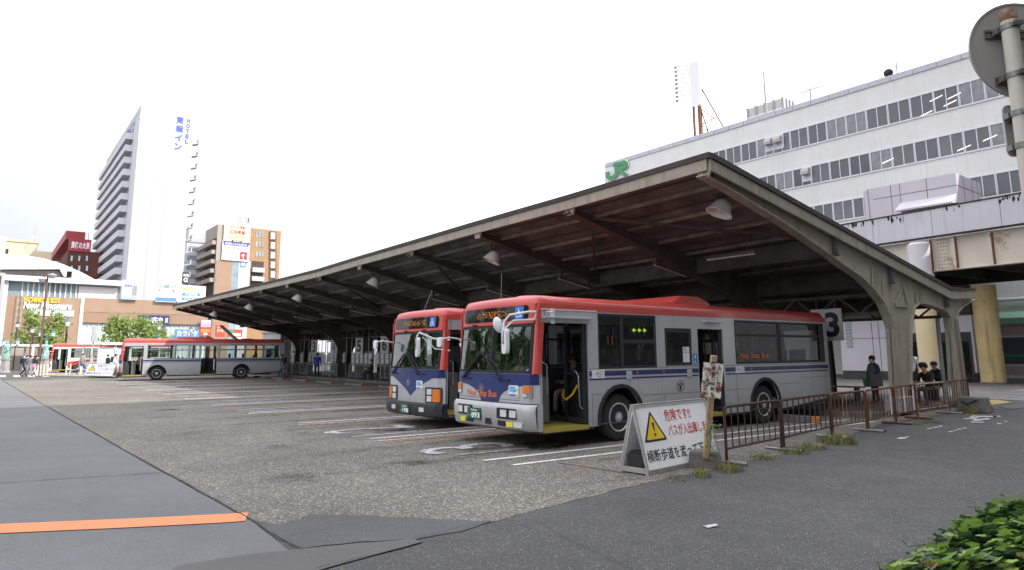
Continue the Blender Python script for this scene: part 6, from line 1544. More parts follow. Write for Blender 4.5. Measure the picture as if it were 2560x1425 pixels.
# ------------------------------------------------------------------ barriers, warning boards, signs near the viewer
mat('rusty_paint', (.42, .36, .30), .8, var=.15, scale=5, spots=((.20, .085, .035), 5, .44)); mat('rusty_pipe', (.13, .055, .028), .85, var=.45, scale=7, spots=((.30, .15, .06), 6, .60)); mat('dark_rust', (.06, .032, .024), .85, var=.4, scale=8)
mat('sign_board_white', (.86, .86, .87), .5, var=.03, scale=2, streak=(.62, .61, .59), sk_amt=.35); mat('aluminium_dull', (.35, .34, .31), .6, .3, var=.15, scale=5, spots=((.20, .13, .08), 8, .64)); mat('weathered_wood', (.38, .27, .155), .85, var=.35, scale=5, streak=(.10, .065, .04), spots=((.24, .10, .04), 9, .55), sk_amt=.8)
mat('rusted_plate', (.80, .76, .70), .6, var=.05, scale=4, spots=((.24, .085, .03), 8, .48)); mat('sign_back', (.34, .325, .295), .55, .1, var=.08, scale=3, spots=((.27, .245, .21), 10, .62)); mat('pole_cream', (.52, .50, .42), .55, var=.06, scale=3, spots=((.32, .19, .08), 5, .66)); plain('clamp_steel', (.20, .20, .19), .45, .7)
bp = [(1815, 1160), (1959, 1126), (2082, 1094), (2171, 1078), (2241, 1060), (2296, 1047), (2373, 1034), (2426, 1019)]
bl_ = ['rust-brown barrier nearest the leaning post and the warning board', 'second barrier from the warning board, its near end at the first one', 'third barrier from the warning board, with grass at its foot', 'middle barrier of the row, one paler bar at its far end',
       'barrier with two white bars, in front of the canopy column', 'barrier in front of the seated men', 'farthest rusty barrier, at the concrete block by the yellow column']
for i in range(7):
    a = G(*bp[i]); c = G(*bp[i + 1]); d = c - a; L = d.length - .06
    t = thing('barrier', bl_[i], 'barrier', (a.x, a.y, .004), math.atan2(d.y, d.x), 'rusty barriers along the bus yard'); rr = random.Random(i)
    H_ = .86; m_ = 'dark_rust' if i < 2 else 'rusty_pipe'
    b = MB(); r_ = .07
    b.tube([(.03, 0, .03), (.03, 0, H_ - r_), (.03 + r_ * .3, 0, H_ - r_ * .3), (.03 + r_, 0, H_), (L - r_, 0, H_), (L - r_ * .3, 0, H_ - r_ * .3), (L, 0, H_ - r_), (L, 0, .03)], .024, 8); b.tube([(.03, 0, .22), (L, 0, .22)], .018, 6); b.build('frame', m_ if i != 5 else 'rusty_paint', t, smooth=True)
    nb = 8
    for k in range(1, nb + 1):
        u = .03 + (L - .03) * k / (nb + 1); b = MB(); b.tube([(u, 0, .22), (u, 0, H_)], .011, 6); o = b.build('bar', 'rusty_paint' if i > 1 and rr.random() < .25 else m_, t)
        if (i, k) in ((3, 8), (4, 4), (4, 8)): o.data = o.data.copy(); o.data.materials[0] = M['white_paint']; o['label'] = 'white painted bar'
    for u in (.03, L):
        b = MB(); b.tube([(u, -.34, .03), (u, .3, .03)], .026, 8); b.build('foot', m_ if rr.random() < .6 else 'rail_grey', t, smooth=True)
# near warning board: two leaning panels on a frame
BLF = G(1619, 1190); BRF = G(1799, 1151); BLB = G(1547, 1181)
wv = Vector((BRF.x - BLF.x, BRF.y - BLF.y, 0)); W_ = wv.length; dp_ = abs((BLB - BLF).dot(Vector((-wv.y, wv.x, 0)).normalized()))
def a_board(loc, rz, W_, dp_, Hh, label, detailed):
    """long way along +x, printed face towards -y"""
    t = thing('warning_board', label, 'warning board', loc, rz, 'folding warning boards at the yard')
    sl = dp_ / 2 / Hh
    def face(u, v, off=0.): return (u * W_, v * Hh * sl - off, .07 + v * (Hh - .07))
    b = MB(); b.prism([(0, 0), (1, 0), (1, 1), (0, 1)], face, (0, .025, 0)); b.build('front_panel', 'sign_board_white', t)
    b = MB(); b.prism([(0, 0), (1, 0), (1, 1), (0, 1)], lambda u, v: (u * W_, dp_ - v * Hh * sl, .07 + v * (Hh - .07)), (0, -.025, 0)); b.build('back_panel', 'sign_board_white', t)
    b = MB(); b.box(-.02, W_ + .02, -.03, .02, 0, .068); b.box(-.02, W_ + .02, dp_ - .02, dp_ + .03, 0, .068)
    for u in (0, W_):
        b.box(u - .02, u + .02, .021, dp_ - .021, .02, .09); b.bar((u, -.005, .05), (u, dp_ / 2 - .01, Hh + .01), .035, .03, up=(1, 0, 0)); b.bar((u, dp_ + .005, .05), (u, dp_ / 2 + .01, Hh + .01), .035, .03, up=(1, 0, 0))
    b.box(-.02, W_ + .02, dp_ / 2 - .025, dp_ / 2 + .025, Hh + .002, Hh + .02); b.build('frame', 'aluminium_dull', t)
    b = MB(); tri = [(.045, .41), (.34, .41), (.195, .90)]; 
    def rt(pts, r):
        o = []
        for i, p in enumerate(pts):
            p = Vector(p); q0 = Vector(pts[i - 1]); q1 = Vector(pts[(i + 1) % 3]); a = p + (q0 - p).normalized() * r; c = p + (q1 - p).normalized() * r
            o += [tuple(a), tuple(a * .25 + p * .5 + c * .25), tuple(c)]
        return o
    b.prism(rt(tri, .03), lambda u, v: face(u, v, .004), (0, .003, 0)); tg = b.build('warning_triangle', 'black_letter', t)
    tri2 = [(.078, .445), (.307, .445), (.195, .83)]
    b = MB(); b.prism(rt(tri2, .015), lambda u, v: face(u, v, .007), (0, .002, 0)); b.build('yellow_field', 'yellow_letter', tg)
    b = MB(); b.prism([(.180, .71), (.210, .71), (.200, .57), (.190, .57)], lambda u, v: face(u, v, .0095), (0, .002, 0)); b.prism([(.195 + .013 * math.cos(i * .785), .515 + .026 * math.sin(i * .785)) for i in range(8)], lambda u, v: face(u, v, .0095), (0, .002, 0)); b.build('exclamation_mark', 'black_letter', tg)
    for s, m_, u0, u1, v0, v1 in (('危険です!!', 'red_letter', .37, .735, .70, .895), ('バスが入出庫します', 'red_letter', .375, 1.0 - .01, .45, .64), ('横断歩道を渡って下さい', 'black_letter', .035, .975, .10, .29)):
        b = MB(); b.text(s, lambda x, y: face(u0 + x, v0 + y, .004), u1 - u0, v1 - v0, bold=.009); b.build('lettering', m_, t, raw=True)
    if detailed:
        b = MB(); b.box(.03, .3, dp_ * .2, dp_ * .8, .09, .27); b.box(.05, .28, dp_ * .24, dp_ * .76, .271, .30); o = b.build('ballast_weight', 'black_rubber', t, bevel=.015)
    return t
Hh = onX(1580, 1016, (BLF.x + BLB.x) / 2).z
a_board((BLF.x, BLF.y, .004), math.atan2(wv.y, wv.x), W_, dp_, Hh, 'near folding warning board beside the leaning post, its red letters crisp', True)
p = at(211, 940, 51.); q = at(281, 940, 49.3); d = q - p; zt_ = P(211, 909, 51.).z
a_board((p.x, p.y, .11), math.atan2(d.y, d.x), d.length, .45, zt_ - .12, 'far folding warning board with faded letters left of the side-on bus', False)
# leaning wooden post with a rusted plate, in a concrete block
c0 = G(1716, 1180); c1 = G(1808, 1183); c2 = G(1765, 1150); bc = G(1763, 1166)
t = thing('warning_post', 'leaning wooden post with a rusted plate of handwriting in a concrete block', 'sign post', (bc.x, bc.y, .004), math.atan2(c1.y - c0.y, c1.x - c0.x))
Db = Vector((bc.x, bc.y, 0)).dot(_fwd)
b = MB(); hw_ = (c1 - c0).length / 2; vs = []
for z, s_ in ((0, 1), (.2, .88), (.235, .8)): vs += [(-hw_ * s_, -.2 * s_, z), (hw_ * s_, -.2 * s_, z), (hw_ * s_, .2 * s_, z), (-hw_ * s_, .2 * s_, z)]
b.add(vs, [(0, 3, 2, 1), (8, 9, 10, 11)] + [(4 * j + i, 4 * j + (i + 1) % 4, 4 * j + 4 + (i + 1) % 4, 4 * j + 4 + i) for j in range(2) for i in range(4)]); b.build('concrete_block', 'concrete_dark', t, bevel=.012)
p0 = P(1765, 1140, 10.0); p1 = P(1785, 889, 10.05); tl = Matrix.Rotation(-t.rotation_euler[2], 4, 'Z')
def loc(v): return tl @ (v - Vector((bc.x, bc.y, .004)))
a0 = loc(p0); a1 = loc(p1); a0.z = .15
vw = (tl @ Vector((_fwd.x, _fwd.y, 0))).normalized()
b = MB(); b.bar(a0, a1, .085, .085, up=vw); b.build('post', 'weathered_wood', t, bevel=.006)
ax = (a1 - a0).normalized(); sd = vw.cross(ax).normalized() * -1
if sd.dot(tl @ _r0) < 0: sd = -sd
pc = loc(P(1778, 950, 10.0)) - vw * .06
rr = random.Random(11); out = []
for i in range(40):
    k = i / 40 * 4; s_ = int(k); f_ = k - s_; u, v = [(-1 + 2 * f_, -1), (1, -1 + 2 * f_), (1 - 2 * f_, 1), (-1, 1 - 2 * f_)][s_]; out.append((u * .148 + rr.uniform(-.006, .004), v * .26 + rr.uniform(-.012, .006)))
b = MB(); b.prism(out, lambda u, v: pc + sd * (u - .03 * (v > 0) * 0) + ax * v, vw * .006); pl = b.build('plate', 'rusted_plate', t)
b = MB()
for col, (u, v) in (('危険につき', (.095, .22)), ('構内の横断を', (.01, .22)), ('禁じます', (-.075, .20))):
    for i, ch in enumerate(col):
        s_ = .062 if len(col) < 6 else .06; b.text(ch, lambda x, y: pc - vw * .002 + sd * (u - s_ / 2 + x) + ax * (v - (i + 1) * .076 + y), s_, s_, bold=.012)
for i, ch in enumerate('新潟交通'): b.text(ch, lambda x, y: pc - vw * .002 + sd * (-.13 + x) + ax * (-.0 - (i + 1) * .055 + y), .038, .038)
b.build('lettering', 'black_letter', pl, raw=True)
b = MB()
for i, ch in enumerate('交通'): b.text(ch, lambda x, y: lerp(a0, a1, .56 - i * .1) + sd * .0435 - vw * 0 + vw * (x - .03) + ax * y, .06, .08)
b.build('lettering', 'black_letter', t, raw=True)
b = MB()
for u in (-1, 1): b.bar(pc + ax * .262 + sd * .0 - vw * .0, pc + ax * .27 + sd * .03 * u, .01)
b.bar(pc + ax * .255 - sd * .05, pc + ax * .255 + sd * .05, .012); b.build('wire', 'dark_rust', t)
# concrete block at the end of the barriers, bench and bag on the platform
p = G(2424, 1032); t = thing('concrete_block', 'dark concrete block at the far end of the barrier row', 'concrete block', (p.x, p.y + .3, .0)); b = MB(); b.prism([(-.36, 0), (.42, 0), (.34, .42), (-.28, .42)], lambda x, z: (x, -.22, z), (0, .44, 0)); b.build('body', 'concrete_dark', t, bevel=.03); b = MB(); b.tube([(-.2, -.23, .3), (-.05, -.26, .24), (.2, -.24, .36)], .02, 6); b.build('cable', 'black_rubber', t)
def bench(x, y, rz, label):
    t = thing('bench', label, 'bench', (x, y, .15), rz, 'wooden benches on the platform')
    b = MB()
    for v in (-.15, 0, .15): b.box(-.9, .9, v - .06, v + .06, .40, .44)
    b.build('seat', 'weathered_wood', t)
    for u in (-.7, .7): b = MB(); b.box(u - .03, u + .03, -.17, .17, 0, .395); b.build('leg', 'dark_trim', t)
bench(-9.0, 23.3, R(80), 'brown wooden bench under the seated men behind the barriers'); bench(-11.2, 22.3, R(5), 'dark red bench beside the standing woman')
mat('bag_green', (.05, .42, .06), .6); p = P(2172, 985, 20.6); tag(MB().prism([(-.14, 0), (.14, 0), (.17, .26), (-.17, .26)], lambda x, z: (x, 0, z), (0, .12, 0)).build('shopping_bag', 'bag_green', bevel=.03, loc=(p.x, p.y, .62)), 'bright green bag on the platform bench beside the standing woman', 'bag')

# back of the round road sign on its pole, close on the right
DS = 3.95
pp = P(2523, 60, DS); vd = Vector((_fwd.x, _fwd.y, 0)).normalized(); rd = Vector((_r0.x, _r0.y, 0))
t = thing('road_sign', 'grey back of a round road sign and small plate on a cream pole, top right', 'road sign', (pp.x, pp.y, 0), YAW)
zt_ = P(2520, 24, DS).z
b = MB(); b.tube([(0, 0, 0), (0, 0, zt_ - .07)], .0435, 16, 0); b.tube([(0, 0, zt_ - .07), (0, 0, zt_)], .0437, 16, 1); b.build('pole', ['pole_cream', 'rusty_paint'], t, smooth=True)
cs_ = P(2550, 127, DS + .08); cx = (cs_ - pp).dot(rd); cy_ = (cs_ - pp).dot(vd); cz = cs_.z; rad_ = 127 / F * (DS + .08)
b = MB(); b.lathe([(0, 0), (rad_ - .012, 0), (rad_ - .01, -.006), (rad_, -.006), (rad_, .008), (0, .008)], 64, 0, (cx, cy_ + .0, cz), (0, 1, .0)); b.build('round_plate', 'sign_back', t, smooth=True)
x0 = (P(2488, 340, DS + .08) - pp).dot(rd); z1 = P(2500, 272, DS + .08).z; z0 = P(2500, 404, DS + .08).z
pts = []
for (qx, qz, a0_) in ((x0 + .03, z0 + .03, 180), (x0 + .42, z0 + .03, 270), (x0 + .42, z1 - .03, 0), (x0 + .03, z1 - .03, 90)):
    for k in range(5): a = R(a0_ + 22.5 * k); pts.append((qx + .03 * math.cos(a), qz + .03 * math.sin(a)))
b = MB(); b.prism(pts, lambda x, z: (x, cy_, z), (0, .004, 0)); b.prism(pts, lambda x, z: (x, cy_ - .006, z), (0, .0055, 0), holes=[[((x - x0 - .225) * .97 + x0 + .225, (z - (z0 + z1) / 2) * .96 + (z0 + z1) / 2) for x, z in pts]]); b.build('small_plate', 'sign_back', t)
for py, xa in ((78, 2466), (204, 2480), (302, 2500), (384, 2508)):
    zz = P(2520, py, DS + .04).z; xa = (P(xa, py, DS + .07) - pp).dot(rd)
    b = MB()
    for k in (-1, 0, 1): b.box(xa, .25, cy_ - .022 + (.006 if k == 0 else 0), cy_ - .008, zz + k * .018 - .007, zz + k * .018 + .007)
    b.box(xa, .25, cy_ - .0075, cy_ - .0065, zz - .028, zz + .028); b.build('rail', 'clamp_steel', t)
    b = MB(); b.lathe([(.046, -.016), (.05, -.016), (.05, .016), (.046, .016)], 18, 0, (0, 0, zz)); b.box(-.028, .028, -.075, -.048, zz - .012, zz + .012); b.tube([(-.035, -.065, zz), (.035, -.065, zz)], .007, 6); b.box(-.05, .05, .03, cy_ - .023, zz - .016, zz + .016); b.build('clamp', 'clamp_steel', t)

# ------------------------------------------------------------------ plants at the ground
def grass(px, py, r_, h_, n, label, seed, leaf='weed_leaf', dry=.3):
    p = G(px, py); rr = random.Random(seed); t = thing('weed_tuft', label, 'weeds', (p.x, p.y, .004), 0, 'weeds along the edge of the tarmac')
    for m_, k in ((leaf, n), ('dry_grass', int(n * dry))):
        b = MB()
        for i in range(k):
            a = rr.uniform(0, 6.28); d = r_ * math.sqrt(rr.random()); o = Vector((d * math.cos(a), d * math.sin(a) * 1.0, 0)); hh = h_ * rr.uniform(.2, .75); ln = Vector((rr.uniform(-.6, .6), rr.uniform(-.6, .6), 0)) * hh; wv_ = Vector((-math.sin(a), math.cos(a), 0)) * rr.uniform(.004, .009)
            m = o + ln * .3 + Vector((0, 0, hh * .6)); e = o + ln + Vector((0, 0, hh)); b.add([o - wv_, o + wv_, m + wv_ * .8, m - wv_ * .8, e], [(0, 1, 2, 3), (3, 2, 4)])
        b.build('blades', m_, t, raw=True)
gl = [(2092, 1108, .38, .30, 260, 'largest grass tuft, at the foot of the third barrier'), (2030, 1122, .3, .14, 120, 'low grass below the second barrier'), (1985, 1133, .28, .16, 140, 'grass tuft under the joint of the first two barriers'), (1905, 1148, .22, .12, 80, 'sparse weeds below the first barrier'), (1822, 1178, .22, .2, 130, 'weeds right of the concrete block of the leaning post'),
      (1756, 1192, .14, .22, 70, 'weeds in front of the concrete block of the leaning post'), (2325, 1057, .3, .1, 120, 'flat grass patch on the tarmac beyond the barrier feet'), (2295, 1062, .15, .08, 50, 'small grass patch left of the flat one'), (2430, 1033, .3, .28, 160, 'green weed at the dark concrete block'), (2460, 1024, .25, .3, 140, 'green weed right of the dark concrete block'),
      (1690, 1201, .2, .06, 50, 'thin weeds in the crack below the near warning board'), (192, 941, .9, .3, 200, 'grass tuft left of the far warning board'), (945, 1068, .25, .05, 40, 'thin weeds in the yard seam below the 198 bus')]
for i, q in enumerate(gl): grass(*q, seed=40 + i)
def leaf_pts(p, d, n_, s_):
    e = d.cross(n_).normalized()
    return [p, p + (d * .25 + e * .5) * s_, p + (d * .55 + e * .28) * s_, p + (d * .72 + e * .4) * s_, p + d * 1.05 * s_, p + (d * .72 - e * .4) * s_, p + (d * .55 - e * .28) * s_, p + (d * .25 - e * .5) * s_]
rr = random.Random(9)
t = thing('vine', 'thin green vine climbing the leaning wooden post', 'vine', (bc.x, bc.y, 0)); b = MB(); st_ = [P(1772, 1150, 9.9) - Vector((bc.x, bc.y, 0)), P(1778, 1100, 9.9) - Vector((bc.x, bc.y, 0)), P(1776, 1075, 9.9) - Vector((bc.x, bc.y, 0)), P(1780, 1060, 9.9) - Vector((bc.x, bc.y, 0))]; b.tube(st_, .006, 5); b.build('stem', 'bark', t)
b = MB()
for i in range(70):
    px = rr.uniform(1766, 1786); py = rr.uniform(1058, 1150)
    if i > 54: px, py = rr.uniform(1782, 1800), rr.uniform(1052, 1078)
    p = P(px, py, rr.uniform(9.8, 9.92)) - Vector((bc.x, bc.y, 0)); d = Vector((rr.uniform(-1, 1), rr.uniform(-1, 1), rr.uniform(-1, .3))).normalized(); b.add(leaf_pts(p, d, Vector((rr.uniform(-.4, .4), rr.uniform(-1, -.3), .7)).normalized(), rr.uniform(.025, .05)), [(0, 1, 2, 3, 4, 5, 6, 7)])
b.build('leaves', 'weed_leaf', t, raw=True)
# ivy spilling over the corner bottom right
bnd = [G(*q) for q in ((2180, 1470), (2255, 1420), (2330, 1375), (2400, 1335), (2480, 1308), (2560, 1286), (2700, 1250))]
o0 = bnd[2]; t = thing('ivy_shrub', 'leafy ivy spilling over the asphalt in the bottom right corner', 'shrub', (o0.x, o0.y, 0)); ctr = G(2900, 1650)
def bpos(s):
    k = s * (len(bnd) - 1); i = min(int(k), len(bnd) - 2); return bnd[i].lerp(bnd[i + 1], k - i)
for m_, n_, lo in (('ivy_old', 2700, 0.), ('ivy_young', 1400, .0), ('dry_grass', 60, .0)):
    b = MB()
    for i in range(n_):
        q = bpos(rr.random()); dd = (ctr - q); dd.z = 0; s_ = rr.random() ** .8 * 1.8 - (.12 if rr.random() < .3 else .0) + .08 * math.sin(q.x * 9) + .06 * math.sin(q.y * 14); d = dd.normalized(); p = q + d * s_
        hz = .30 * (1 - math.exp(-max(0, s_ + .12) / .55)) * (1 + .25 * math.sin(p.x * 5) * math.sin(p.y * 6)) + rr.uniform(-.10, .05 if m_ == 'ivy_old' else .09); p = Vector((p.x, p.y, max(.01, hz)))
        if p.x ** 2 + p.y ** 2 < 2.2 ** 2: continue
        nr = Vector((rr.uniform(-.6, .6), rr.uniform(-.6, .6), 1)).normalized() + Vector((-d.x, -d.y, 0)) * .5; nr.normalize(); ld = Vector((rr.uniform(-1, 1), rr.uniform(-1, 1), rr.uniform(-.6, .2))); ld = (ld - nr * ld.dot(nr)).normalized()
        b.add([v - Vector((o0.x, o0.y, 0)) for v in leaf_pts(p, ld, nr, rr.uniform(.05, .125))], [(0, 1, 2, 3, 4, 5, 6, 7)])
    b.build('leaves', m_, t, raw=True)
b = MB()
for i in range(26):
    q = bpos(rr.random()); d = (ctr - q).normalized(); p = q + d * rr.uniform(.05, .7); pts = [Vector((p.x - o0.x, p.y - o0.y, .03 + rr.uniform(0, .25)))]
    for k in range(5): pts.append(pts[-1] + Vector((rr.uniform(-.08, .05), rr.uniform(-.05, .08), rr.uniform(-.03, .05))))
    b.tube(pts, .005, 5)
b.build('stems', 'weed_leaf', t)
# ------------------------------------------------------------------ people
plain('skin', (.52, .33, .24), .55); plain('hair_black', (.012, .010, .010), .5); plain('shoe_dark', (.02, .02, .022), .5); plain('shoe_white', (.7, .7, .7), .6); plain('mask_white', (.75, .76, .77), .7)
for k_, c_ in dict(navy=(.015, .018, .035), black=(.018, .018, .02), grey=(.22, .22, .23), midgrey=(.12, .12, .125), dkgrey=(.055, .055, .057), white=(.68, .68, .72), blue=(.035, .06, .30), denim=(.05, .075, .15), beige=(.33, .28, .2), pink=(.72, .30, .42), olive=(.07, .08, .05), plaid=(.16, .17, .2)).items(): mat('cloth_' + k_, c_, .85, var=.18, scale=9)
def person(label, loc, rz, top='grey', bottom='black', pose='stand', hh=1.68, long=True, shoes='shoe_dark', mask=True, hair=True, phase=1, cap=None, coat=None, long_hair=False, lean=0., arms='down'):
    """one skinned body; faces -y"""
    t = thing('person', label, 'person', loc, rz)
    k = hh / 1.68; V = []; Ed = []; Rr = []; Tg = []
    def J(p, r, par=None, tg='top'):
        V.append(Vector(p) * k); Rr.append(r * k); Tg.append(tg)
        if par is not None: Ed.append((par, len(V) - 1))
        return len(V) - 1
    sit = pose == 'sit'; walk = pose == 'walk'; ps = .47 if sit else .92
    pel = J((0, 0, ps), .125, None, 'bottom'); ln = lean
    sp = J((0, -.02 - ln * .3, ps + .2), .12, pel); ch = J((0, -.02 - ln * .75, ps + .38), .145, sp); nk = J((0, -.03 - ln * 1.0, ps + .535), .055, ch, 'skin'); hb = J((0, -.06 - ln * 1.25, ps + .60), .07, nk, 'skin'); ht = J((0, -.06 - ln * 1.4, ps + .69), .082, hb, 'skin')
    hd = (V[hb] + V[ht]) / 2 / k
    for s in (-1, 1):
        sh = J((s * .185, -.02 - ln * .8, ps + .45), .06, ch); f = phase * s
        if arms == 'fwd' or sit: el = J((s * .22, -.10 - ln, ps + .22), .045, sh); wr = J((s * .12, -.32 - ln * .8, ps + .22), .032, el, 'fore'); dh = Vector((-s * .02, -.08, .0))
        elif walk: el = J((s * .23, .03 + f * .10, ps + .19), .045, sh); wr = J((s * .22, -.08 + f * .16, ps - .02), .032, el, 'fore'); dh = Vector((0, -.03 + f * .03, -.08))
        elif arms == 'hold': el = J((s * .23, .02, ps + .20), .045, sh); wr = J((s * .10, -.18, ps + .16), .032, el, 'fore'); dh = Vector((-s * .06, -.03, .02))
        else: el = J((s * .225, .02, ps + .18), .045, sh); wr = J((s * .225, -.04, ps - .05), .032, el, 'fore'); dh = Vector((0, -.03, -.08))
        hn = J(V[wr] / k + dh, .03, wr, 'skin'); sdv = dh.normalized().cross(Vector((s, .2, .3))).normalized()
        for q in range(4):
            kn = J(V[hn] / k + dh * .45 + sdv * (.018 * (q - 1.5)), .0085, hn, 'skin'); J(V[kn] / k + dh * (.42 - .05 * abs(q - 1.2)) + Vector((-s * .012, -.01, 0)), .007, kn, 'skin')
        th = J(V[wr] / k + dh * .5 + sdv * -.04, .01, wr, 'skin'); J(V[th] / k + dh * .4 + sdv * -.012, .008, th, 'skin')
        if sit: hp = J((s * .09, -.02, ps), .09, pel, 'bottom'); kn = J((s * .11, -.44, ps + .02), .065, hp, 'bottom'); an = J((s * .11, -.42 + .04 * s, .09), .045, kn, 'bottom'); to = J((s * .12, -.56 + .04 * s, .035), .036, an, 'shoe')
        elif walk:
            st = -f; hp = J((s * .09, 0, ps - .05), .09, pel, 'bottom'); kn = J((s * .095, -.10 - .12 * st if st > 0 else .0, .49), .065, hp, 'bottom'); an = J((s * .095, -.30 * st + (.0 if st > 0 else .05), .10 if st > 0 else .14), .043, kn, 'bottom'); to = J((s * .1, V[an].y / k - .14, .04 if st > 0 else .05), .034, an, 'shoe')
        else: hp = J((s * .09, 0, ps - .05), .09, pel, 'bottom'); kn = J((s * .1, -.02, .49), .065, hp, 'bottom'); an = J((s * .1, .02, .09), .045, kn, 'bottom'); to = J((s * .12, -.13, .035), .036, an, 'shoe')
    me = bpy.data.meshes.new('body'); me.from_pydata([tuple(v) for v in V], Ed, []); o = bpy.data.objects.new('body', me); C.objects.link(o)
    sk = o.modifiers.new('skin', 'SKIN'); sk.use_smooth_shade = True
    if not me.skin_vertices: 
        bm = bmesh.new(); bm.from_mesh(me); bm.verts.layers.skin.verify(); bm.to_mesh(me); bm.free()
    for i, sv in enumerate(me.skin_vertices[0].data): sv.radius = (Rr[i] * (1.15 if Tg[i] in ('top',) and Rr[i] > .1 * k else 1), Rr[i] * (.85 if Rr[i] > .1 * k else 1)); sv.use_root = i == 0
    ss = o.modifiers.new('sub', 'SUBSURF'); ss.levels = 1; ss.render_levels = 1
    dg = bpy.context.evaluated_depsgraph_get(); nm = bpy.data.meshes.new_from_object(o.evaluated_get(dg)); bpy.data.objects.remove(o); bpy.data.meshes.remove(me); nm.name = 'body'
    mats = {'skin': 'skin', 'top': 'cloth_' + top, 'fore': 'cloth_' + top if long else 'skin', 'bottom': 'cloth_' + bottom, 'shoe': shoes}; order = list(mats)
    for m_ in order: nm.materials.append(M[mats[m_]])
    for p in nm.polygons:
        best = 9; bt = 'top'
        for a, c in Ed:
            A = V[a]; d = V[c] - A; u = max(0, min(1, (p.center - A).dot(d) / max(1e-9, d.dot(d)))); dist = (p.center - A - d * u).length - lerp(Rr[a], Rr[c], u)
            if dist < best: best = dist; bt = Tg[c] if Tg[c] != 'skin' or u > .25 or Tg[a] != 'top' else Tg[a]
        p.material_index = order.index(bt); p.use_smooth = True
    bo = bpy.data.objects.new('body', nm); C.objects.link(bo); bo.parent = t
    H = Vector(hd) * k; r_ = .098 * k
    if hair or cap:
        b = MB(); b.M = Matrix.Translation(H + Vector((0, .012 * k, .018 * k))) @ Matrix.Rotation(R(-24), 4, 'X')
        b.lathe([(r_ * .98, -.02 * k if not long_hair else -.12 * k), (r_ * 1.12, .02 * k), (r_ * 1.08, .06 * k), (r_ * .8, .1 * k), (r_ * .4, .125 * k), (0, .13 * k)], 14, 0, sc=(.98, 1.12)); b.build('hair', 'hair_black', t, smooth=True)
    if cap:
        b = MB(); b.lathe([(r_ * 1.16, .045 * k), (r_ * 1.18, .09 * k), (r_ * .8, .14 * k), (0, .155 * k)], 14, 0, H + Vector((0, 0, .01 * k))); b.box(-.07 * k, .07 * k, H.y - .2 * k, H.y - .08 * k, H.z + .055 * k, H.z + .07 * k); b.build('cap', 'cloth_' + cap, t, smooth=True)
    fy = H.y - .083 * k
    b = MB()
    for s in (-1, 1): b.lathe([(0, -.011 * k), (.012 * k, 0), (0, .011 * k)], 8, 0, (s * .03 * k, fy + .002, H.z + .005 * k))
    b.build('eyes', 'black_paint', t)
    b = MB(); b.lathe([(.018 * k, -.02 * k), (.012 * k, .01 * k), (.004 * k, .03 * k)], 8, 0, (0, fy - .005 * k, H.z - .02 * k)); 
    for s in (-1, 1): b.lathe([(0, -.025 * k), (.016 * k, 0), (0, .025 * k)], 8, 0, (s * .085 * k, H.y + .01 * k, H.z - .01 * k))
    b.build('nose_and_ears', 'skin', t, smooth=True)
    if mask: b = MB(); b.lathe([(0, -.045 * k), (.05 * k, -.035 * k), (.062 * k, 0), (.055 * k, .03 * k), (0, .035 * k)], 10, 0, (0, fy + .035 * k, H.z - .048 * k)); b.build('face_mask', 'mask_white', t, smooth=True)
    else: b = MB(); b.box(-.022 * k, .022 * k, fy - .004 * k, fy + .01 * k, H.z - .06 * k, H.z - .052 * k); b.build('mouth', 'red_letter', t)
    if coat:
        b = MB(); b.lathe([(.30 * k, .62 * k), (.27 * k, .95 * k), (.245 * k, 1.2 * k), (.20 * k, 1.36 * k), (.08 * k, 1.44 * k)], 16, 0, (0, -.01, 0), (0, 0, 1), (1, .72)); b.build('cape', 'cloth_' + coat, t, smooth=True)
    return t
def backpack(label, loc, rz, m_, s=1.):
    t = thing('backpack', label, 'backpack', loc, rz); b = MB(); b.box(-.15 * s, .15 * s, 0, .16 * s, -.22 * s, .22 * s); b.build('bag', 'cloth_' + m_, t, bevel=.05); b = MB()
    for u in (-.1, .1): b.tube([(u * s, 0, .2 * s), (u * s, -.14 * s, .24 * s), (u * s, -.26 * s, .1 * s), (u * s, -.2 * s, -.1 * s), (u * s, 0, -.18 * s)], .015, 5)
    b.build('straps', 'cloth_' + m_, t); return t
def bp_at(p, rz, m_, label, z=1.25): q = Vector((p.x, p.y, p.z + z)) + Matrix.Rotation(rz, 3, 'Z') @ Vector((0, .13, 0)); return backpack(label, q, rz, m_)
RT = YAW + R(90)      # facing right in the picture
LF = YAW - R(90)      # facing left
p = at(57, 940, 54.5); person('pedestrian in a dark jacket with a dark backpack, leftmost of the crossing three', p, RT, 'navy', 'black', 'walk', 1.7, lean=.12, phase=1); bp_at(p, RT, 'navy', 'dark backpack on the leftmost crossing pedestrian')
p = at(68, 940, 53.4); person('pedestrian in grey clothes, middle of the crossing three', p, RT, 'plaid', 'grey', 'walk', 1.68, lean=.1, phase=-1)
p = at(83, 940, 54.2); person('pedestrian in a dark top and white trousers, rightmost of the crossing three', p, RT, 'black', 'white', 'walk', 1.66, lean=.1, phase=1); bp_at(p, RT, 'olive', 'olive backpack on the rightmost crossing pedestrian')
q = p + _r0 * .1 - Vector((_fwd.x, _fwd.y, 0)) * .3; tag(MB().prism([(-.22, 0), (.22, 0), (.18, .3), (-.18, .3)], lambda x, z: (x, 0, z), (0, .12, 0)).build('shoulder_bag', 'cloth_pink', bevel=.04, loc=(q.x, q.y, .72)), 'pink bag at the side of the rightmost crossing pedestrian', 'bag')
bpy.data.objects['shoulder_bag'].rotation_euler = (0, 0, YAW)
p = at(203, 935, 55.); person('man in a grey shirt and jeans walking behind the far warning board', (p.x, p.y, .1), RT, 'grey', 'denim', 'walk', 1.72, phase=-1)
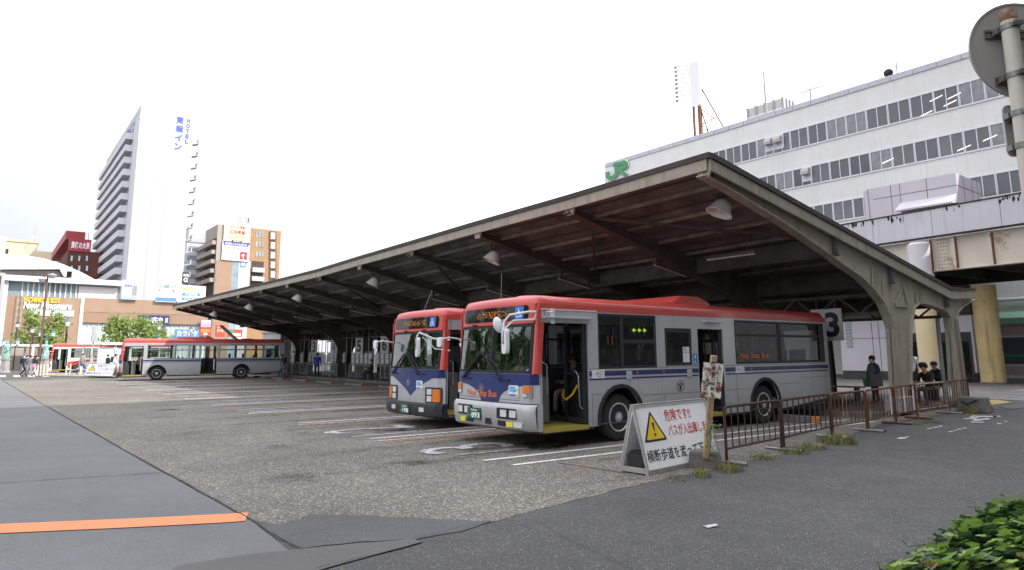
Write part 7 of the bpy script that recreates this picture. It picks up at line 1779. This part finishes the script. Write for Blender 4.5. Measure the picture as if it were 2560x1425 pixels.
p = at(267, 935, 54.); person('student in dark clothes waiting near the front of the side-on bus', (p.x, p.y, .1), R(30), 'navy', 'black', hh=1.62)
p = at(285, 935, 51.5); person('student in a white shirt standing at the front of the side-on bus', (p.x, p.y, .1), R(150), 'white', 'black', hh=1.66, long=False); bp_at(Vector((p.x, p.y, .1)), R(150), 'black', 'black backpack on the student in the white shirt')
p = at(704, 945, 47.5); person('man in a grey shirt and jeans walking past the rear of the side-on bus', (p.x, p.y, .004), LF, 'midgrey', 'denim', 'walk', 1.66, long=False, phase=1); bp_at(p, LF, 'black', 'black backpack on the man walking past the side-on bus')
p = at(792, 945, 46.5); person('man in a blue shirt standing with his back turned beside the number 3 board', (p.x, p.y, .05), YAW + R(185), 'blue', 'black', 'stand', 1.7)
p = at(929, 945, 40.); person('person in black sitting below the number 6 board', (p.x, p.y, .15), YAW - R(70), 'black', 'black', 'sit', 1.66)
t = thing('stool', 'dark stool under the person sitting below the number 6 board', 'stool', (p.x, p.y, .15)); b = MB(); b.box(-.2, .2, -.2, .2, .34, .38); b.build('seat', 'dark_trim', t); b = MB(); b.box(-.05, .05, -.05, .05, 0, .339); b.build('leg', 'dark_trim', t)
p = G(2192, 1010, .15); person('woman in a loose grey cape standing on the platform behind the barriers', (p.x, p.y, .15), LF + R(10), 'dkgrey', 'black', 'stand', 1.42, coat='midgrey', arms='hold')
p = at(2283, 960, 26.2); person('man in a white shirt standing behind the near canopy column', (p.x, p.y, .04), YAW + R(-25), 'white', 'black', 'stand', 1.7, long=False); bp_at(Vector((p.x, p.y, .04)), YAW + R(-25), 'black', 'black backpack on the man behind the canopy column')
b0 = G(2336, 1012, .15); person('seated man in a dark jacket and cap looking down at his hands', (b0.x - .05, b0.y, .13), LF + R(25), 'black', 'dkgrey', 'sit', 1.66, cap='navy', mask=False, lean=.16)
p = at(2353, 1000, 22.7); person('man with dark hair and white collar seated behind the man in the cap', (p.x, p.y, .13), LF + R(15), 'navy', 'black', 'sit', 1.66, mask=False, lean=.1)
p = at(2499, 950, 39.6); person('pedestrian in black jacket and grey trousers walking beside the ochre column', (p.x, p.y, .03), LF, 'black', 'grey', 'walk', 1.68, shoes='shoe_white', phase=-1); bp_at(p, LF, 'black', 'black backpack on the pedestrian beside the ochre column', 1.22)
def in_bus(bus, x, y, z): return bus.matrix_world @ Vector((x, y, z)) if False else Vector(bus.location) + Matrix.Rotation(bus.rotation_euler[2], 3, 'Z') @ Vector((x, y, z))
person('driver in a pale blue shirt at the wheel of the nearest bus', in_bus(bus1, -.62, 1.3, .46), bus1.rotation_euler[2], 'white', 'navy', 'sit', 1.7, mask=False)
person('passenger in dark jacket and beige trousers seen through the open front door', in_bus(bus1, .1, 2.15, .42), bus1.rotation_euler[2], 'dkgrey', 'beige', 'sit', 1.7, mask=False)
person('driver in a white shirt and mask at the wheel of the 198 bus', in_bus(bus2, -.55, 1.25, .46), bus2.rotation_euler[2], 'white', 'navy', 'sit', 1.7)
person('driver in a white shirt at the open door of the side-on bus', in_bus(bus3, -.3, 1.2, .46), bus3.rotation_euler[2], 'white', 'navy', 'sit', 1.7)
for o in bpy.data.objects:
    if o.get('label') and len(o['label'].split()) > 16: pass
